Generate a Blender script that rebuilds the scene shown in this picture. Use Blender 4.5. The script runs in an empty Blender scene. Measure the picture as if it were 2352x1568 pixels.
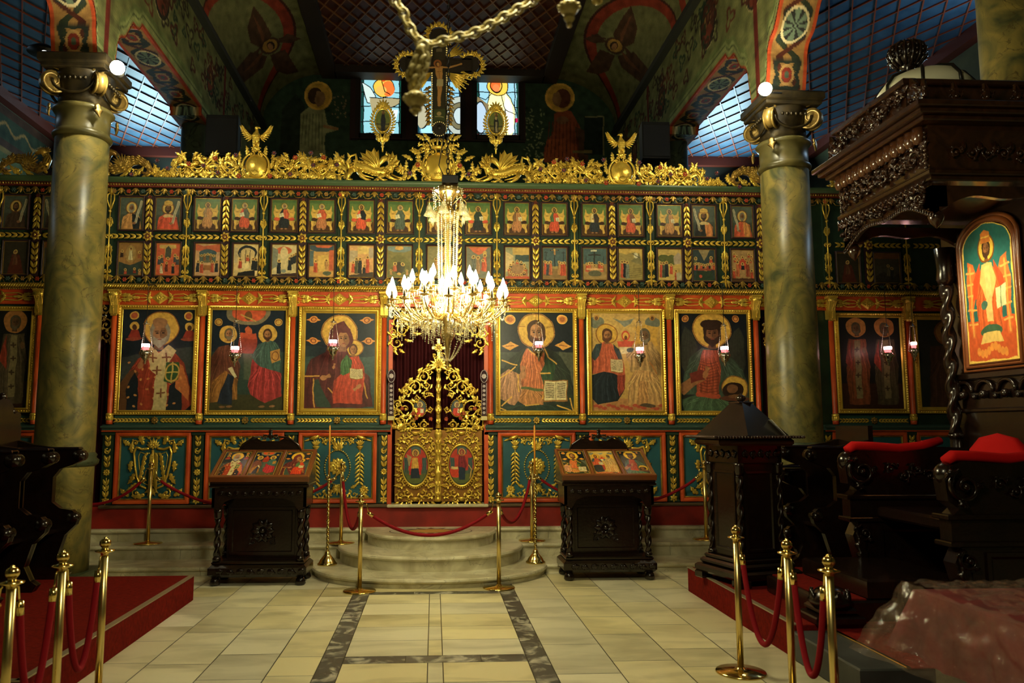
import bpy, math, random
import numpy as np
from mathutils import Vector, Matrix
random.seed(7)
pi = math.pi
sin, cos, rad = math.sin, math.cos, math.radians
SC = bpy.context.scene
COL = SC.collection

# ------------------------------------------------------------------ camera
F_PX, CX, CY, EYE = 1800.0, 1090.0, 784.0, 1.70
YAW, PITCH = math.atan(93 / 1800), math.atan(199 / 1800)
FWD = Vector((sin(YAW) * cos(PITCH), cos(YAW) * cos(PITCH), sin(PITCH)))
RGT = Vector((cos(YAW), -sin(YAW), 0))
UPV = RGT.cross(FWD)
cam_d = bpy.data.cameras.new('camera')
cam = bpy.data.objects.new('camera', cam_d)
COL.objects.link(cam)
SC.camera = cam
cam.matrix_world = Matrix(((RGT.x, UPV.x, -FWD.x, 0), (RGT.y, UPV.y, -FWD.y, 0), (RGT.z, UPV.z, -FWD.z, EYE), (0, 0, 0, 1)))
cam_d.sensor_fit = 'HORIZONTAL'
cam_d.sensor_width = 36
cam_d.lens = 36 * F_PX / 2352
cam_d.shift_x = (1176 - CX) / 2352
cam_d.clip_start = 0.05
cam_d.dof.use_dof = True
cam_d.dof.focus_distance = 9.6
cam_d.dof.aperture_fstop = 2.8

# ------------------------------------------------------------------ world, exposure
W = bpy.data.worlds.new('world')
SC.world = W
W.use_nodes = True
W.node_tree.nodes['Background'].inputs[0].default_value = (0.5, 0.65, 1.0, 1)
W.node_tree.nodes['Background'].inputs[1].default_value = 0.05
SC.view_settings.view_transform = 'Standard'
SC.view_settings.look = 'None'
SC.view_settings.gamma = 1
SC.view_settings.exposure = 1.25
SC.cycles.max_bounces = 6
SC.cycles.diffuse_bounces = 3
SC.cycles.glossy_bounces = 3
SC.cycles.transmission_bounces = 5
SC.cycles.transparent_max_bounces = 8
SC.cycles.caustics_reflective = False
SC.cycles.caustics_refractive = False
SC.cycles.sample_clamp_indirect = 3.0
SC.cycles.use_denoising = True

# ------------------------------------------------------------------ lights
def lamp(name, kind, loc, energy, color, size=0.1, aim=None, spot=None, blend=0.5, sizey=None):
    d = bpy.data.lights.new(name, kind)
    d.energy = energy
    d.color = color
    if kind == 'AREA':
        d.size = size
        if sizey:
            d.shape = 'RECTANGLE'
            d.size_y = sizey
    else:
        d.shadow_soft_size = size
    if kind == 'SPOT':
        d.spot_size = rad(spot)
        d.spot_blend = blend
    o = bpy.data.objects.new(name, d)
    COL.objects.link(o)
    o.location = loc
    if aim is not None:
        o.rotation_euler = (Vector(aim) - Vector(loc)).to_track_quat('-Z', 'Y').to_euler()
    return o

WARM = (1.0, 0.91, 0.49)
CHX, CHY = 0.125, 7.5
# candle bulbs of the lit chandelier
for k in range(6):
    a = k * pi / 3 + 0.3
    lamp('chandelier_glow', 'POINT', (CHX + 0.48 * cos(a), CHY + 0.48 * sin(a), 3.13), 25, WARM, 0.10)
lamp('chandelier_glow', 'POINT', (CHX, CHY - .35, 3.25), 9, WARM, 0.10)
# the second chandelier of the nave hangs above the photographer, its garland dips into view
lamp('nave_chandelier_glow', 'POINT', (0.3, 2.3, 4.2), 140, (1.0, 0.91, 0.55), 0.35)
# the two lamps clipped to the capitals
lamp('capital_lamp_glow', 'POINT', (-3.50, 8.68, 5.66), 15, (1.0, 0.92, 0.58), 0.05)
lamp('capital_lamp_glow', 'POINT', (3.72, 8.9, 5.52), 15, (1.0, 0.92, 0.58), 0.05)
# picture light over the icon of the throne
lamp('picture_light', 'SPOT', (4.15, 6.45, 3.3), 22, (1.0, 0.85, 0.5), 0.15, aim=(4.9, 6.6, 2.75), spot=80)
# daylight through the high aisle windows at the east end
lamp('daylight', 'AREA', (-6.3, 17.0, 6.9), 42, (0.55, 0.88, 1.0), 1.2, aim=(-5.6, 15.6, 8.0), sizey=0.9)
lamp('daylight', 'AREA', (6.6, 17.0, 6.9), 42, (0.55, 0.86, 1.0), 1.2, aim=(6.0, 15.6, 8.0), sizey=0.9)
lamp('daylight', 'AREA', (8.3, 10.0, 6.6), 16, (0.5, 0.75, 1.0), 1.2, aim=(6.6, 9.5, 8.0), sizey=0.9)
lamp('daylight', 'AREA', (-7.9, 10.0, 6.6), 6, (0.5, 0.75, 1.0), 1.2, aim=(-6.6, 9.5, 8.0), sizey=0.9)

# ------------------------------------------------------------------ picture point -> place
def ray(u, v):
    return FWD + RGT * ((u - CX) / F_PX) - UPV * ((v - CY) / F_PX)
def atY(u, v, y):
    d = ray(u, v)
    t = y / d.y
    return (d.x * t, EYE + d.z * t)
def atZ(u, v, z):
    d = ray(u, v)
    t = (z - EYE) / d.z
    return (d.x * t, d.y * t)
def atX(u, v, x):
    d = ray(u, v)
    t = x / d.x
    return (d.y * t, EYE + d.z * t)

# ------------------------------------------------------------------ colours, materials
def lin(c):
    c = np.asarray(c, dtype=float) / 255.0
    return np.where(c <= 0.04045, c / 12.92, ((c + 0.055) / 1.055) ** 2.4)
def rgb(r, g, b):
    x = lin((r, g, b))
    return (x[0], x[1], x[2], 1)
MATS = {}
def mat(name, color=(0.5, 0.5, 0.5, 1), rough=0.5, metal=0.0, spec=0.5, coat=0.0, noise=None, bump=None, attr=None,
        emit=None, trans=0, ior=1.45, alpha=1, vein=None, mottle=None):
    if name in MATS:
        return MATS[name]
    m = bpy.data.materials.new(name)
    MATS[name] = m
    m.use_nodes = True
    nt = m.node_tree
    N, L = nt.nodes, nt.links
    b = N['Principled BSDF']
    b.inputs['Base Color'].default_value = color
    b.inputs['Roughness'].default_value = rough
    b.inputs['Metallic'].default_value = metal
    b.inputs['Specular IOR Level'].default_value = spec
    b.inputs['Coat Weight'].default_value = coat
    b.inputs['Coat Roughness'].default_value = 0.12
    b.inputs['Transmission Weight'].default_value = trans
    b.inputs['IOR'].default_value = ior
    b.inputs['Alpha'].default_value = alpha
    tc = N.new('ShaderNodeTexCoord')
    src = None
    if attr:
        a = N.new('ShaderNodeAttribute')
        a.attribute_name = attr
        src = a.outputs['Color']
        L.new(src, b.inputs['Base Color'])
    if noise:      # (scale, colour2, amount) two-tone natural variation
        sc, c2, amt = noise[:3]
        n = N.new('ShaderNodeTexNoise')
        n.inputs['Scale'].default_value = sc
        n.inputs['Detail'].default_value = 6
        n.inputs['Distortion'].default_value = noise[3] if len(noise) > 3 else 0.3
        L.new(tc.outputs['Object'], n.inputs['Vector'])
        r = N.new('ShaderNodeValToRGB')
        r.color_ramp.elements[0].position = 0.5 - 0.5 * amt + 0.1
        r.color_ramp.elements[1].position = min(0.5 + 0.25 * amt, 0.95)
        L.new(n.outputs['Fac'], r.inputs[0])
        mx = N.new('ShaderNodeMix')
        mx.data_type = 'RGBA'
        if src is not None:
            L.new(src, mx.inputs[6])
        else:
            mx.inputs[6].default_value = color
        mx.inputs[7].default_value = c2
        L.new(r.outputs[0], mx.inputs[0])
        src = mx.outputs[2]
        L.new(src, b.inputs['Base Color'])
    if vein:       # (scale, colour, width)
        sc, c2, wd = vein
        n0 = N.new('ShaderNodeTexNoise')
        n0.inputs['Scale'].default_value = sc
        n0.inputs['Detail'].default_value = 5
        n0.inputs['Distortion'].default_value = 1.6
        L.new(tc.outputs['Object'], n0.inputs['Vector'])
        r = N.new('ShaderNodeValToRGB')
        e = r.color_ramp.elements
        e[0].position = 0.5 - wd
        e[0].color = (0, 0, 0, 1)
        e[1].position = 0.5 + wd
        e[1].color = (0, 0, 0, 1)
        x = e.new(0.5)
        x.color = (1, 1, 1, 1)
        L.new(n0.outputs['Fac'], r.inputs[0])
        mx = N.new('ShaderNodeMix')
        mx.data_type = 'RGBA'
        if src is not None:
            L.new(src, mx.inputs[6])
        else:
            mx.inputs[6].default_value = color
        mx.inputs[7].default_value = c2
        L.new(r.outputs[0], mx.inputs[0])
        src = mx.outputs[2]
        L.new(src, b.inputs['Base Color'])
    if bump:
        sc, st = bump
        n = N.new('ShaderNodeTexNoise')
        n.inputs['Scale'].default_value = sc
        n.inputs['Detail'].default_value = 4
        L.new(tc.outputs['Object'], n.inputs['Vector'])
        bp = N.new('ShaderNodeBump')
        bp.inputs['Strength'].default_value = st
        bp.inputs['Distance'].default_value = 0.01
        L.new(n.outputs['Fac'], bp.inputs['Height'])
        L.new(bp.outputs[0], b.inputs['Normal'])
    if emit:       # (colour or None, strength)
        if emit[0] is None:
            L.new(src, b.inputs['Emission Color'])
        else:
            b.inputs['Emission Color'].default_value = emit[0]
        b.inputs['Emission Strength'].default_value = emit[1]
    return m

GOLD = mat('gold_leaf', (0.90, 0.64, 0.11, 1), 0.30, 0.62, noise=(5, (0.70, 0.44, 0.06, 1), 0.6), bump=(40, 0.15))
GOLDD = mat('old_gold', (0.62, 0.40, 0.07, 1), 0.34, 0.6, noise=(9, (0.25, 0.13, 0.03, 1), 0.7), bump=(50, 0.2))
BRASS = mat('polished_brass', (0.83, 0.62, 0.20, 1), 0.16, 1.0)
SILVER = mat('silver', (0.72, 0.68, 0.60, 1), 0.2, 1.0)
GREEN = mat('green_paint', rgb(36, 58, 40), 0.45, noise=(4, rgb(22, 40, 30), 0.6))
TEAL = mat('teal_paint', rgb(38, 92, 98), 0.5, noise=(2.5, rgb(26, 72, 84), 0.6))
ORANGE = mat('orange_red_paint', rgb(212, 90, 36), 0.42, noise=(3, rgb(176, 62, 24), 0.5))
PLUM = mat('dark_plum_paint', rgb(52, 30, 36), 0.5)
REDP = mat('red_painted_plinth', rgb(150, 32, 18), 0.55, noise=(3, rgb(115, 22, 12), 0.6))
REDFL = mat('red_petal', rgb(172, 62, 36), 0.4)
PURFL = mat('dark_mauve_petal', rgb(92, 62, 74), 0.35, 0.2)
WOOD = mat('dark_walnut', rgb(30, 16, 10), 0.24, noise=(6, rgb(18, 9, 6), 0.6, 2.0), coat=0.3, bump=(35, 0.12))
WOOD2 = mat('brown_walnut', rgb(56, 31, 16), 0.24, noise=(6, rgb(34, 18, 10), 0.6, 2.0), coat=0.5, bump=(35, 0.12))
WOODF = mat('red_brown_frame_wood', rgb(112, 60, 28), 0.3, coat=0.3)
CARPET = mat('red_carpet', rgb(126, 26, 16), 0.95, spec=0.1, noise=(30, rgb(94, 17, 11), 0.7), bump=(300, 0.6))
VELVET = mat('red_velvet', rgb(176, 14, 14), 0.8, spec=0.15)
ROPE = mat('crimson_rope_velvet', rgb(128, 10, 22), 0.75, spec=0.2)
CURT = mat('dark_red_curtain', rgb(58, 10, 16), 0.8, spec=0.2)
MARB = mat('worn_step_marble', rgb(226, 220, 188), 0.35, noise=(3.2, rgb(168, 158, 124), 0.7, 1.2), vein=(1.2, rgb(168, 160, 132), 0.006))
COLM = mat('painted_column_marble', rgb(168, 146, 74), 0.34, noise=(2.6, rgb(62, 70, 46), 0.95, 2.4), vein=(2.2, rgb(84, 72, 40), 0.008))
COLG = mat('painted_green_marble', rgb(84, 92, 62), 0.35, noise=(2.2, rgb(52, 62, 46), 0.7, 1.8), vein=(1.7, rgb(32, 32, 22), 0.012))
GREYST = mat('dark_grey_stone', rgb(62, 64, 62), 0.5, noise=(4, rgb(44, 46, 44), 0.6))
BLACK = mat('black_iron', rgb(18, 17, 16), 0.4)
PLAST = mat('speaker_black', rgb(14, 14, 15), 0.5)
STRIP = mat('metal_edge_strip', rgb(176, 160, 130), 0.35, 0.6)
PAPER = mat('white_paper', rgb(225, 222, 210), 0.8)
WAX = mat('yellow_wax', rgb(214, 140, 40), 0.5)
IVORY = mat('old_ivory_glass', rgb(226, 212, 150), 0.28, noise=(30, rgb(170, 150, 90), 0.6))
BULB = mat('bulb_light', (1, 0.9, 0.7, 1), 0.3, emit=((1.0, 0.90, 0.62, 1), 26))
LAMPM = mat('lamp_light', (1, 1, 0.9, 1), 0.3, emit=((1.0, 0.98, 0.80, 1), 60))
REDG = mat('lit_red_glass', rgb(190, 40, 40), 0.2, emit=(rgb(255, 90, 90), 1.6))
REDGL = mat('candle_glow', rgb(255, 230, 230), 0.3, emit=(rgb(255, 205, 200), 6.5))
PAINT = mat('painted_panel', rough=0.36, attr='col', noise=None, bump=(22, 0.12))
MURAL = mat('painted_plaster', rough=0.8, spec=0.2, attr='col', bump=(12, 0.3))
STAIN = mat('stained_glass', rough=0.2, attr='col', emit=(None, .8))
for m_ in (BULB, LAMPM, REDG, REDGL, STAIN):
    m_.cycles.emission_sampling = 'NONE'
def crystal_mat():
    m = bpy.data.materials.new('crystal')
    m.use_nodes = True
    N, L = m.node_tree.nodes, m.node_tree.links
    b = N['Principled BSDF']
    b.inputs['Base Color'].default_value = (.55, 0.48, 0.30, 1)
    b.inputs['Roughness'].default_value = 0.04
    b.inputs['IOR'].default_value = 1.6
    b.inputs['Specular IOR Level'].default_value = 0.9
    b.inputs['Alpha'].default_value = 0.30
    b.inputs['Coat Weight'].default_value = 1.0
    b.inputs['Coat Roughness'].default_value = 0.02
    return m
CRYST = crystal_mat()

# ------------------------------------------------------------------ object helpers
def tag(o, label=None, cat=None, group=None, kind=None):
    if label: o['label'] = label
    if cat: o['category'] = cat
    if group: o['group'] = group
    if kind: o['kind'] = kind
    return o
def empty(name, loc=(0, 0, 0), rz=0.0, label=None, cat=None, group=None):
    o = bpy.data.objects.new(name, None)
    o.empty_display_size = 0.1
    COL.objects.link(o)
    o.location = loc
    o.rotation_euler = (0, 0, rz)
    return tag(o, label, cat, group)
def kids(o):
    return [c for c in COL.objects if c.parent == o]
def copy_tree(o, loc=None, rz=None, label=None, parent=None, table=None):
    c = o.copy()
    COL.objects.link(c)
    if parent is not None:
        c.parent = parent
    if loc is not None: c.location = loc
    if rz is not None: c.rotation_euler = (0, 0, rz)
    if label: c['label'] = label
    for ch in o.children:
        copy_tree(ch, parent=c)
    return c

class MB:
    """collects shapes; build() links them as one mesh object"""
    def __init__(s):
        s.v, s.f, s.mi, s.sm, s.c = [], [], [], [], []
        s.n = 0
        s.xf = None
        s.cur = 0
        s.smooth = False
    def add(s, V, Fc, smooth=None, mi=None):
        V = np.asarray(V, dtype=float).reshape(-1, 3)
        if s.xf is not None:
            M = s.xf
            V = V @ M[:3, :3].T + M[:3, 3]
        s.v.append(V)
        n = s.n
        sm = s.smooth if smooth is None else smooth
        k = s.cur if mi is None else mi
        for f in Fc:
            s.f.append([i + n for i in f])
        s.mi += [k] * len(Fc)
        s.sm += [sm] * len(Fc)
        s.n += len(V)
        return s
    def box(s, x0, x1, y0, y1, z0, z1, bev=0.0):
        if bev > 0:
            b = min(bev, (x1 - x0) / 2.01, (y1 - y0) / 2.01, (z1 - z0) / 2.01)
            V, Fc = [], []
            for (zz, i) in ((z0, b), (z0 + b, 0), (z1 - b, 0), (z1, b)):
                for (px, py, sx, sy) in ((x0, y0, 1, 1), (x1, y0, -1, 1), (x1, y1, -1, -1), (x0, y1, 1, -1)):
                    V += [(px + sx * i + (0 if i else 0), py + sy * i, zz)]
            for r in range(3):
                for k in range(4):
                    a, c = r * 4 + k, r * 4 + (k + 1) % 4
                    Fc.append([a, c, c + 4, a + 4])
            Fc += [[3, 2, 1, 0], [12, 13, 14, 15]]
            return s.add(V, Fc, False)
        V = [(x0, y0, z0), (x1, y0, z0), (x1, y1, z0), (x0, y1, z0), (x0, y0, z1), (x1, y0, z1), (x1, y1, z1), (x0, y1, z1)]
        return s.add(V, [[3, 2, 1, 0], [4, 5, 6, 7], [0, 1, 5, 4], [1, 2, 6, 5], [2, 3, 7, 6], [3, 0, 4, 7]], False)
    def tube(s, P, R, n=6, closed=False, flat=1.0, cap=True):
        """tube through points P with radii R (number or list)"""
        P = np.asarray(P, dtype=float)
        m = len(P)
        R = np.full(m, R, dtype=float) if np.isscalar(R) else np.asarray(R, dtype=float)
        if closed:
            T = np.roll(P, -1, 0) - np.roll(P, 1, 0)
        else:
            T = np.gradient(P, axis=0)
        T /= np.linalg.norm(T, axis=1)[:, None] + 1e-12
        up = np.array([0, 0, 1.0]) if abs(T[0][2]) < 0.9 else np.array([0, 1.0, 0])
        V = []
        a = np.cross(T[0], up)
        a /= np.linalg.norm(a) + 1e-12
        for i in range(m):
            a = a - T[i] * np.dot(a, T[i])
            a /= np.linalg.norm(a) + 1e-12
            b = np.cross(T[i], a)
            for k in range(n):
                th = 2 * pi * k / n
                V.append(P[i] + R[i] * (a * cos(th) + b * sin(th) * flat))
        Fc = []
        for i in range(m if closed else m - 1):
            j = (i + 1) % m
            for k in range(n):
                k2 = (k + 1) % n
                Fc.append([i * n + k, i * n + k2, j * n + k2, j * n + k])
        if cap and not closed:
            Fc.append(list(range(n))[::-1])
            Fc.append([(m - 1) * n + k for k in range(n)])
        return s.add(V, Fc, True)
    def lathe(s, prof, c=(0, 0, 0), n=24, sx=1.0, sy=1.0, smooth=True, a0=0.0, cap=True):
        """prof: list of (r, z)"""
        V, Fc = [], []
        for r, z in prof:
            for k in range(n):
                a = a0 + 2 * pi * k / n
                V.append((c[0] + r * cos(a) * sx, c[1] + r * sin(a) * sy, c[2] + z))
        m = len(prof)
        for i in range(m - 1):
            for k in range(n):
                k2 = (k + 1) % n
                Fc.append([i * n + k, i * n + k2, (i + 1) * n + k2, (i + 1) * n + k])
        if cap and prof[0][0] > 1e-6: Fc.append(list(range(n))[::-1])
        if cap and prof[-1][0] > 1e-6: Fc.append([(m - 1) * n + k for k in range(n)])
        return s.add(V, Fc, smooth)
    def ball(s, c, r, n=8, m=6, sx=1, sy=1, sz=1):
        return s.lathe([(r * sin(pi * i / m) * 1.0, -r * sz * cos(pi * i / m)) for i in range(m + 1)], c, n, sx, sy)
    def twist(s, c, r, h, turns, n=16, m=60, amp=0.25, lobes=2):
        V, Fc = [], []
        for i in range(m + 1):
            t = i / m
            for k in range(n):
                a = 2 * pi * k / n
                rr = r * (1 + amp * cos(lobes * (a - 2 * pi * turns * t / lobes * 1.0)))
                V.append((c[0] + rr * cos(a), c[1] + rr * sin(a), c[2] + h * t))
        for i in range(m):
            for k in range(n):
                k2 = (k + 1) % n
                Fc.append([i * n + k, i * n + k2, (i + 1) * n + k2, (i + 1) * n + k])
        Fc += [list(range(n))[::-1], [m * n + k for k in range(n)]]
        return s.add(V, Fc, True)
    def prism(s, pts, h0, h1, axis='y'):
        """polygon pts extruded; axis y: pts are (x,z); axis x: pts are (y,z); axis z: pts are (x,y)"""
        def q(p, h):
            return (p[0], h, p[1]) if axis == 'y' else (h, p[0], p[1]) if axis == 'x' else (p[0], p[1], h)
        n = len(pts)
        V = [q(p, h0) for p in pts] + [q(p, h1) for p in pts]
        Fc = [list(range(n)), list(range(n, 2 * n))[::-1]] + [[i, (i + 1) % n, n + (i + 1) % n, n + i][::-1] for i in range(n)]
        return s.add(V, Fc, False)
    def frame(s, x0, x1, z0, z1, prof, y=0.0):
        """mitred picture frame; prof = list of (inset from outer edge, height towards -y)"""
        V, Fc = [], []
        m = len(prof)
        for (d, h) in prof:
            V += [(x0 + d, y - h, z0 + d), (x1 - d, y - h, z0 + d), (x1 - d, y - h, z1 - d), (x0 + d, y - h, z1 - d)]
        for i in range(m - 1):
            for k in range(4):
                k2 = (k + 1) % 4
                Fc.append([i * 4 + k, i * 4 + k2, (i + 1) * 4 + k2, (i + 1) * 4 + k])
        return s.add(V, Fc, False)
    # --- carving, drawn in the x-z plane, relief h towards -y ---------------------------------
    def leaf(s, x, z, ang, L, Wd, curl=0.0, h=0.01, tip=0.6, lobes=0, n=9, y=0.0, fat=1.0):
        V = []
        px, pz = x, z
        if lobes: n = max(n, 5 * lobes + 4)
        ds = L / (n - 1)
        for i in range(n):
            t = i / (n - 1)
            a = ang + curl * t
            if i:
                px += ds * cos(a)
                pz += ds * sin(a)
            w = Wd * 0.5 * (sin(pi * min(1, t ** 0.75 * 0.97 + 0.03)) ** 0.8 + 0.04)
            we = w
            if lobes:
                f_ = (t * lobes + .15) % 1.0
                we = w * (1.32 - .78 * f_ ** 1.3)
                w *= 1.02 - .16 * f_
            hh = h * (0.5 + 1.0 * sin(pi * t * tip + 0.25)) * fat
            nx, nz = -sin(a), cos(a)
            for (o, k) in ((-1, 0.25), (-0.5, 1.0), (0, 0.62), (0.5, 1.0), (1, 0.25)):
                q_ = we if abs(o) == 1 else w
                V.append((px + nx * q_ * o, y - hh * k, pz + nz * q_ * o))
            V.append((px, y + h * 0.15 - hh * 0.1, pz))
        Fc = []
        for i in range(n - 1):
            for k in range(6):
                k2 = (k + 1) % 6
                Fc.append([i * 6 + k, (i + 1) * 6 + k, (i + 1) * 6 + k2, i * 6 + k2])
        Fc.append([0, 1, 2, 3, 4, 5])
        Fc.append([(n - 1) * 6 + k for k in range(6)][::-1])
        return s.add(V, Fc, True)
    def stem(s, P, r0, r1=None, y=0.0, n=5, hb=0.0):
        """round stem through 2-d points"""
        r1 = r0 if r1 is None else r1
        m = len(P)
        P3 = [(p[0], y - r0 * 0.6 - hb * sin(pi * i / max(1, m - 1)), p[1]) for i, p in enumerate(P)]
        R = [r0 + (r1 - r0) * i / (m - 1) for i in range(m)]
        return s.tube(P3, R, n)
    def spiral(s, x, z, r, a0, turns=1.4, d=1, th=0.012, y=0.0, leaves=0, lw=0.0, n=22, bud=True, h=0.01, lobes=3):
        """scroll: starts on radius r at angle a0 and winds inwards"""
        P = []
        for i in range(n):
            t = i / (n - 1)
            a = a0 + d * 2 * pi * turns * t
            rr = r * (1 - t * 0.86)
            P.append((x + rr * cos(a), z + rr * sin(a)))
        s.stem(P, th, th * 0.45, y, hb=h)
        if bud:
            s.ball((x, y - th * 1.6, z), th * 1.35, 7, 5)
        for k in range(leaves):
            t = (k + 0.2) / leaves * 0.62
            a = a0 + d * 2 * pi * turns * t
            rr = r * (1 - t * 0.86)
            s.leaf(x + rr * cos(a), z + rr * sin(a), a + d * 0.5, r * 0.75 * (1 - t * 0.5), lw or r * 0.42, d * 1.3, h * 1.6, 0.6, lobes, 8, y - th)
        return P
    def flower(s, x, z, r, y=0.0, petals=6, h=0.01, center=True, a0=0.0):
        for k in range(petals):
            a = a0 + 2 * pi * k / petals
            s.leaf(x + r * 0.2 * cos(a), z + r * 0.2 * sin(a), a, r * 0.85, r * 0.72, 0, h, 0.8, 0, 5, y)
        if center:
            s.ball((x, y - h * 1.2, z), r * 0.28, 7, 5)
        return s
    def build(s, name, m, parent=None, loc=None):
        me = bpy.data.meshes.new(name)
        V = np.concatenate(s.v) if s.v else np.zeros((0, 3))
        me.vertices.add(len(V))
        me.vertices.foreach_set('co', V.ravel())
        tot = np.fromiter((len(f) for f in s.f), dtype=np.int32, count=len(s.f))
        st = np.concatenate(([0], np.cumsum(tot)[:-1])) if len(tot) else tot
        me.loops.add(int(tot.sum()))
        me.loops.foreach_set('vertex_index', np.fromiter((i for f in s.f for i in f), dtype=np.int32, count=int(tot.sum())))
        me.polygons.add(len(s.f))
        me.polygons.foreach_set('loop_start', st.astype(np.int32))
        me.polygons.foreach_set('material_index', np.array(s.mi, dtype=np.int32))
        me.polygons.foreach_set('use_smooth', np.array(s.sm, dtype=bool))
        me.update(calc_edges=True)
        me.validate()
        for x in (m if isinstance(m, (list, tuple)) else [m]):
            me.materials.append(x)
        o = bpy.data.objects.new(name, me)
        COL.objects.link(o)
        if parent is not None: o.parent = parent
        if loc is not None: o.location = loc
        return o

def T(x=0, y=0, z=0, rz=0.0, s=1.0, rx=0.0, ry=0.0, mx=False):
    M = Matrix.Translation((x, y, z)) @ Matrix.Rotation(rz, 4, 'Z') @ Matrix.Rotation(ry, 4, 'Y') @ Matrix.Rotation(rx, 4, 'X')
    M = M @ Matrix.Diagonal((-s if mx else s, s, s, 1))
    return np.array(M)

def hook(o):
    """a top-level structure piece"""
    o['kind'] = 'structure'
    return o

# ------------------------------------------------------------------ a tiny painter for the painted panels
class Canvas:
    """colours on a vertex grid; x0..x1 across, y0..y1 downwards, in any unit"""
    def __init__(s, x0, x1, y0, y1, res, bg):
        s.b = (x0, x1, y0, y1)
        asp = abs((x1 - x0) / (y1 - y0))
        s.h = res
        s.w = max(4, int(res * asp))
        s.X, s.Y = np.meshgrid(np.linspace(x0, x1, s.w), np.linspace(y0, y1, s.h))
        s.X0, s.Y0 = s.X, s.Y
        w_ = abs(x1 - x0)
        a_, b_ = s.X / w_ * 2 * pi, s.Y / w_ * 2 * pi      # a hand-drawn wobble
        s.X = s.X + w_ * (.006 * np.sin(2.1 * b_ + 1) + .003 * np.sin(5.3 * b_ + 2.2 * a_))
        s.Y = s.Y + w_ * (.006 * np.sin(2.3 * a_ + .5) + .003 * np.sin(4.7 * a_ + 1.9 * b_))
        s.C = np.zeros((s.h, s.w, 3))
        s.C[:] = lin(bg)
        s.rng = np.random.RandomState(3)
    def put(s, m, col, a=1.0):
        c = lin(col)
        s.C[m] = s.C[m] * (1 - a) + c * a
        return m
    def e(s, cx, cy, rx, ry, col, rot=0.0, a=1.0):
        dx, dy = s.X - cx, s.Y - cy
        c, n = cos(rot), sin(rot)
        u, v = dx * c + dy * n, -dx * n + dy * c
        return s.put((u / rx) ** 2 + (v / ry) ** 2 <= 1, col, a)
    def ring(s, cx, cy, rx, ry, w, col, a=1.0):
        q = np.sqrt(((s.X - cx) / rx) ** 2 + ((s.Y - cy) / ry) ** 2)
        return s.put(abs(q - 1) <= w / max(rx, ry), col, a)
    def p(s, pts, col, a=1.0):
        m = np.zeros(s.X.shape, bool)
        n = len(pts)
        for i in range(n):
            (x1, y1), (x2, y2) = pts[i], pts[(i + 1) % n]
            if y1 == y2: continue
            k = ((y1 <= s.Y) & (s.Y < y2)) | ((y2 <= s.Y) & (s.Y < y1))
            m ^= k & (s.X < (x2 - x1) * (s.Y - y1) / (y2 - y1) + x1)
        return s.put(m, col, a)
    def r(s, x0, x1, y0, y1, col, a=1.0):
        return s.put((s.X >= x0) & (s.X <= x1) & (s.Y >= y0) & (s.Y <= y1), col, a)
    def l(s, pts, w, col, a=1.0, mask=None):
        m = np.zeros(s.X.shape, bool)
        for (x1, y1), (x2, y2) in zip(pts[:-1], pts[1:]):
            dx, dy = x2 - x1, y2 - y1
            q = dx * dx + dy * dy + 1e-12
            t = np.clip(((s.X - x1) * dx + (s.Y - y1) * dy) / q, 0, 1)
            m |= (s.X - x1 - t * dx) ** 2 + (s.Y - y1 - t * dy) ** 2 <= (w / 2) ** 2
        if mask is not None: m &= mask
        return s.put(m, col, a)
    def folds(s, m, n, col, w, sp=0.5, cx=None, seed=0):
        """drapery lines running down inside mask m"""
        if not m.any(): return
        R = np.random.RandomState(seed + 5)
        xs, ys = s.X[m], s.Y[m]
        x0, x1, y0, y1 = xs.min(), xs.max(), ys.min(), ys.max()
        cx = (x0 + x1) / 2 if cx is None else cx
        for k in range(n):
            a = x0 + (x1 - x0) * (k + 0.5) / n
            b = cx + (a - cx) * (1 + sp) + R.uniform(-1, 1) * (x1 - x0) * 0.08
            ya, yb = y0 + (y1 - y0) * R.uniform(0, 0.3), y0 + (y1 - y0) * R.uniform(0.6, 1)
            mx = (a + b) / 2 + R.uniform(-1, 1) * (x1 - x0) * 0.07
            s.l([(cx + (a - cx) * 0.6, ya), (mx, (ya + yb) / 2), (b, yb)], w, col, 0.6, m)
    def shade(s, m, k):
        s.C[m] *= k
    def grain(s, amt=0.10):
        g = s.rng.normal(0, 1, (s.h // 5 + 4, s.w // 5 + 4))
        g = np.kron(g, np.ones((5, 5)))
        for _ in range(3): g = (g + np.roll(g, 2, 0) + np.roll(g, 2, 1) + np.roll(g, (2, 2), (0, 1))) / 4
        g = g[10:s.h + 10, 10:s.w + 10] * 2.2 if g.shape[0] >= s.h + 10 and g.shape[1] >= s.w + 10 else g[:s.h, :s.w]
        s.C *= np.clip(1 + amt * g, 0.5, 1.5)[..., None]
        s.C *= np.clip(1 + amt * 0.6 * s.rng.normal(0, 1, (s.h, s.w)), 0.5, 1.5)[..., None]
    # ---- figure pieces
    def head(s, cx, cy, r, halo=(206, 160, 50), hair=(60, 36, 20), skin=(176, 118, 70), beard=None, hr=1.75, look=0.0, veil=None, rim=True, long=True):
        if halo is not None:
            s.e(cx, cy - r * 0.1, r * hr, r * hr, halo)
            if rim: s.ring(cx, cy - r * 0.1, r * hr, r * hr, r * 0.12, (120, 66, 20))
        if veil is not None:
            s.e(cx, cy - r * 0.05, r * 1.12, r * 1.3, veil)
        else:
            s.e(cx, cy - r * 0.12, r * 0.88, r * 1.08, hair)
            if long: s.e(cx, cy + r * 0.35, r * 0.85, r * 0.8, hair)
        s.p([(cx - r * .3, cy + r * .6), (cx + r * .3, cy + r * .6), (cx + r * .42, cy + r * 1.5), (cx - r * .42, cy + r * 1.5)], tuple(int(c * .8) for c in skin))
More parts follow.
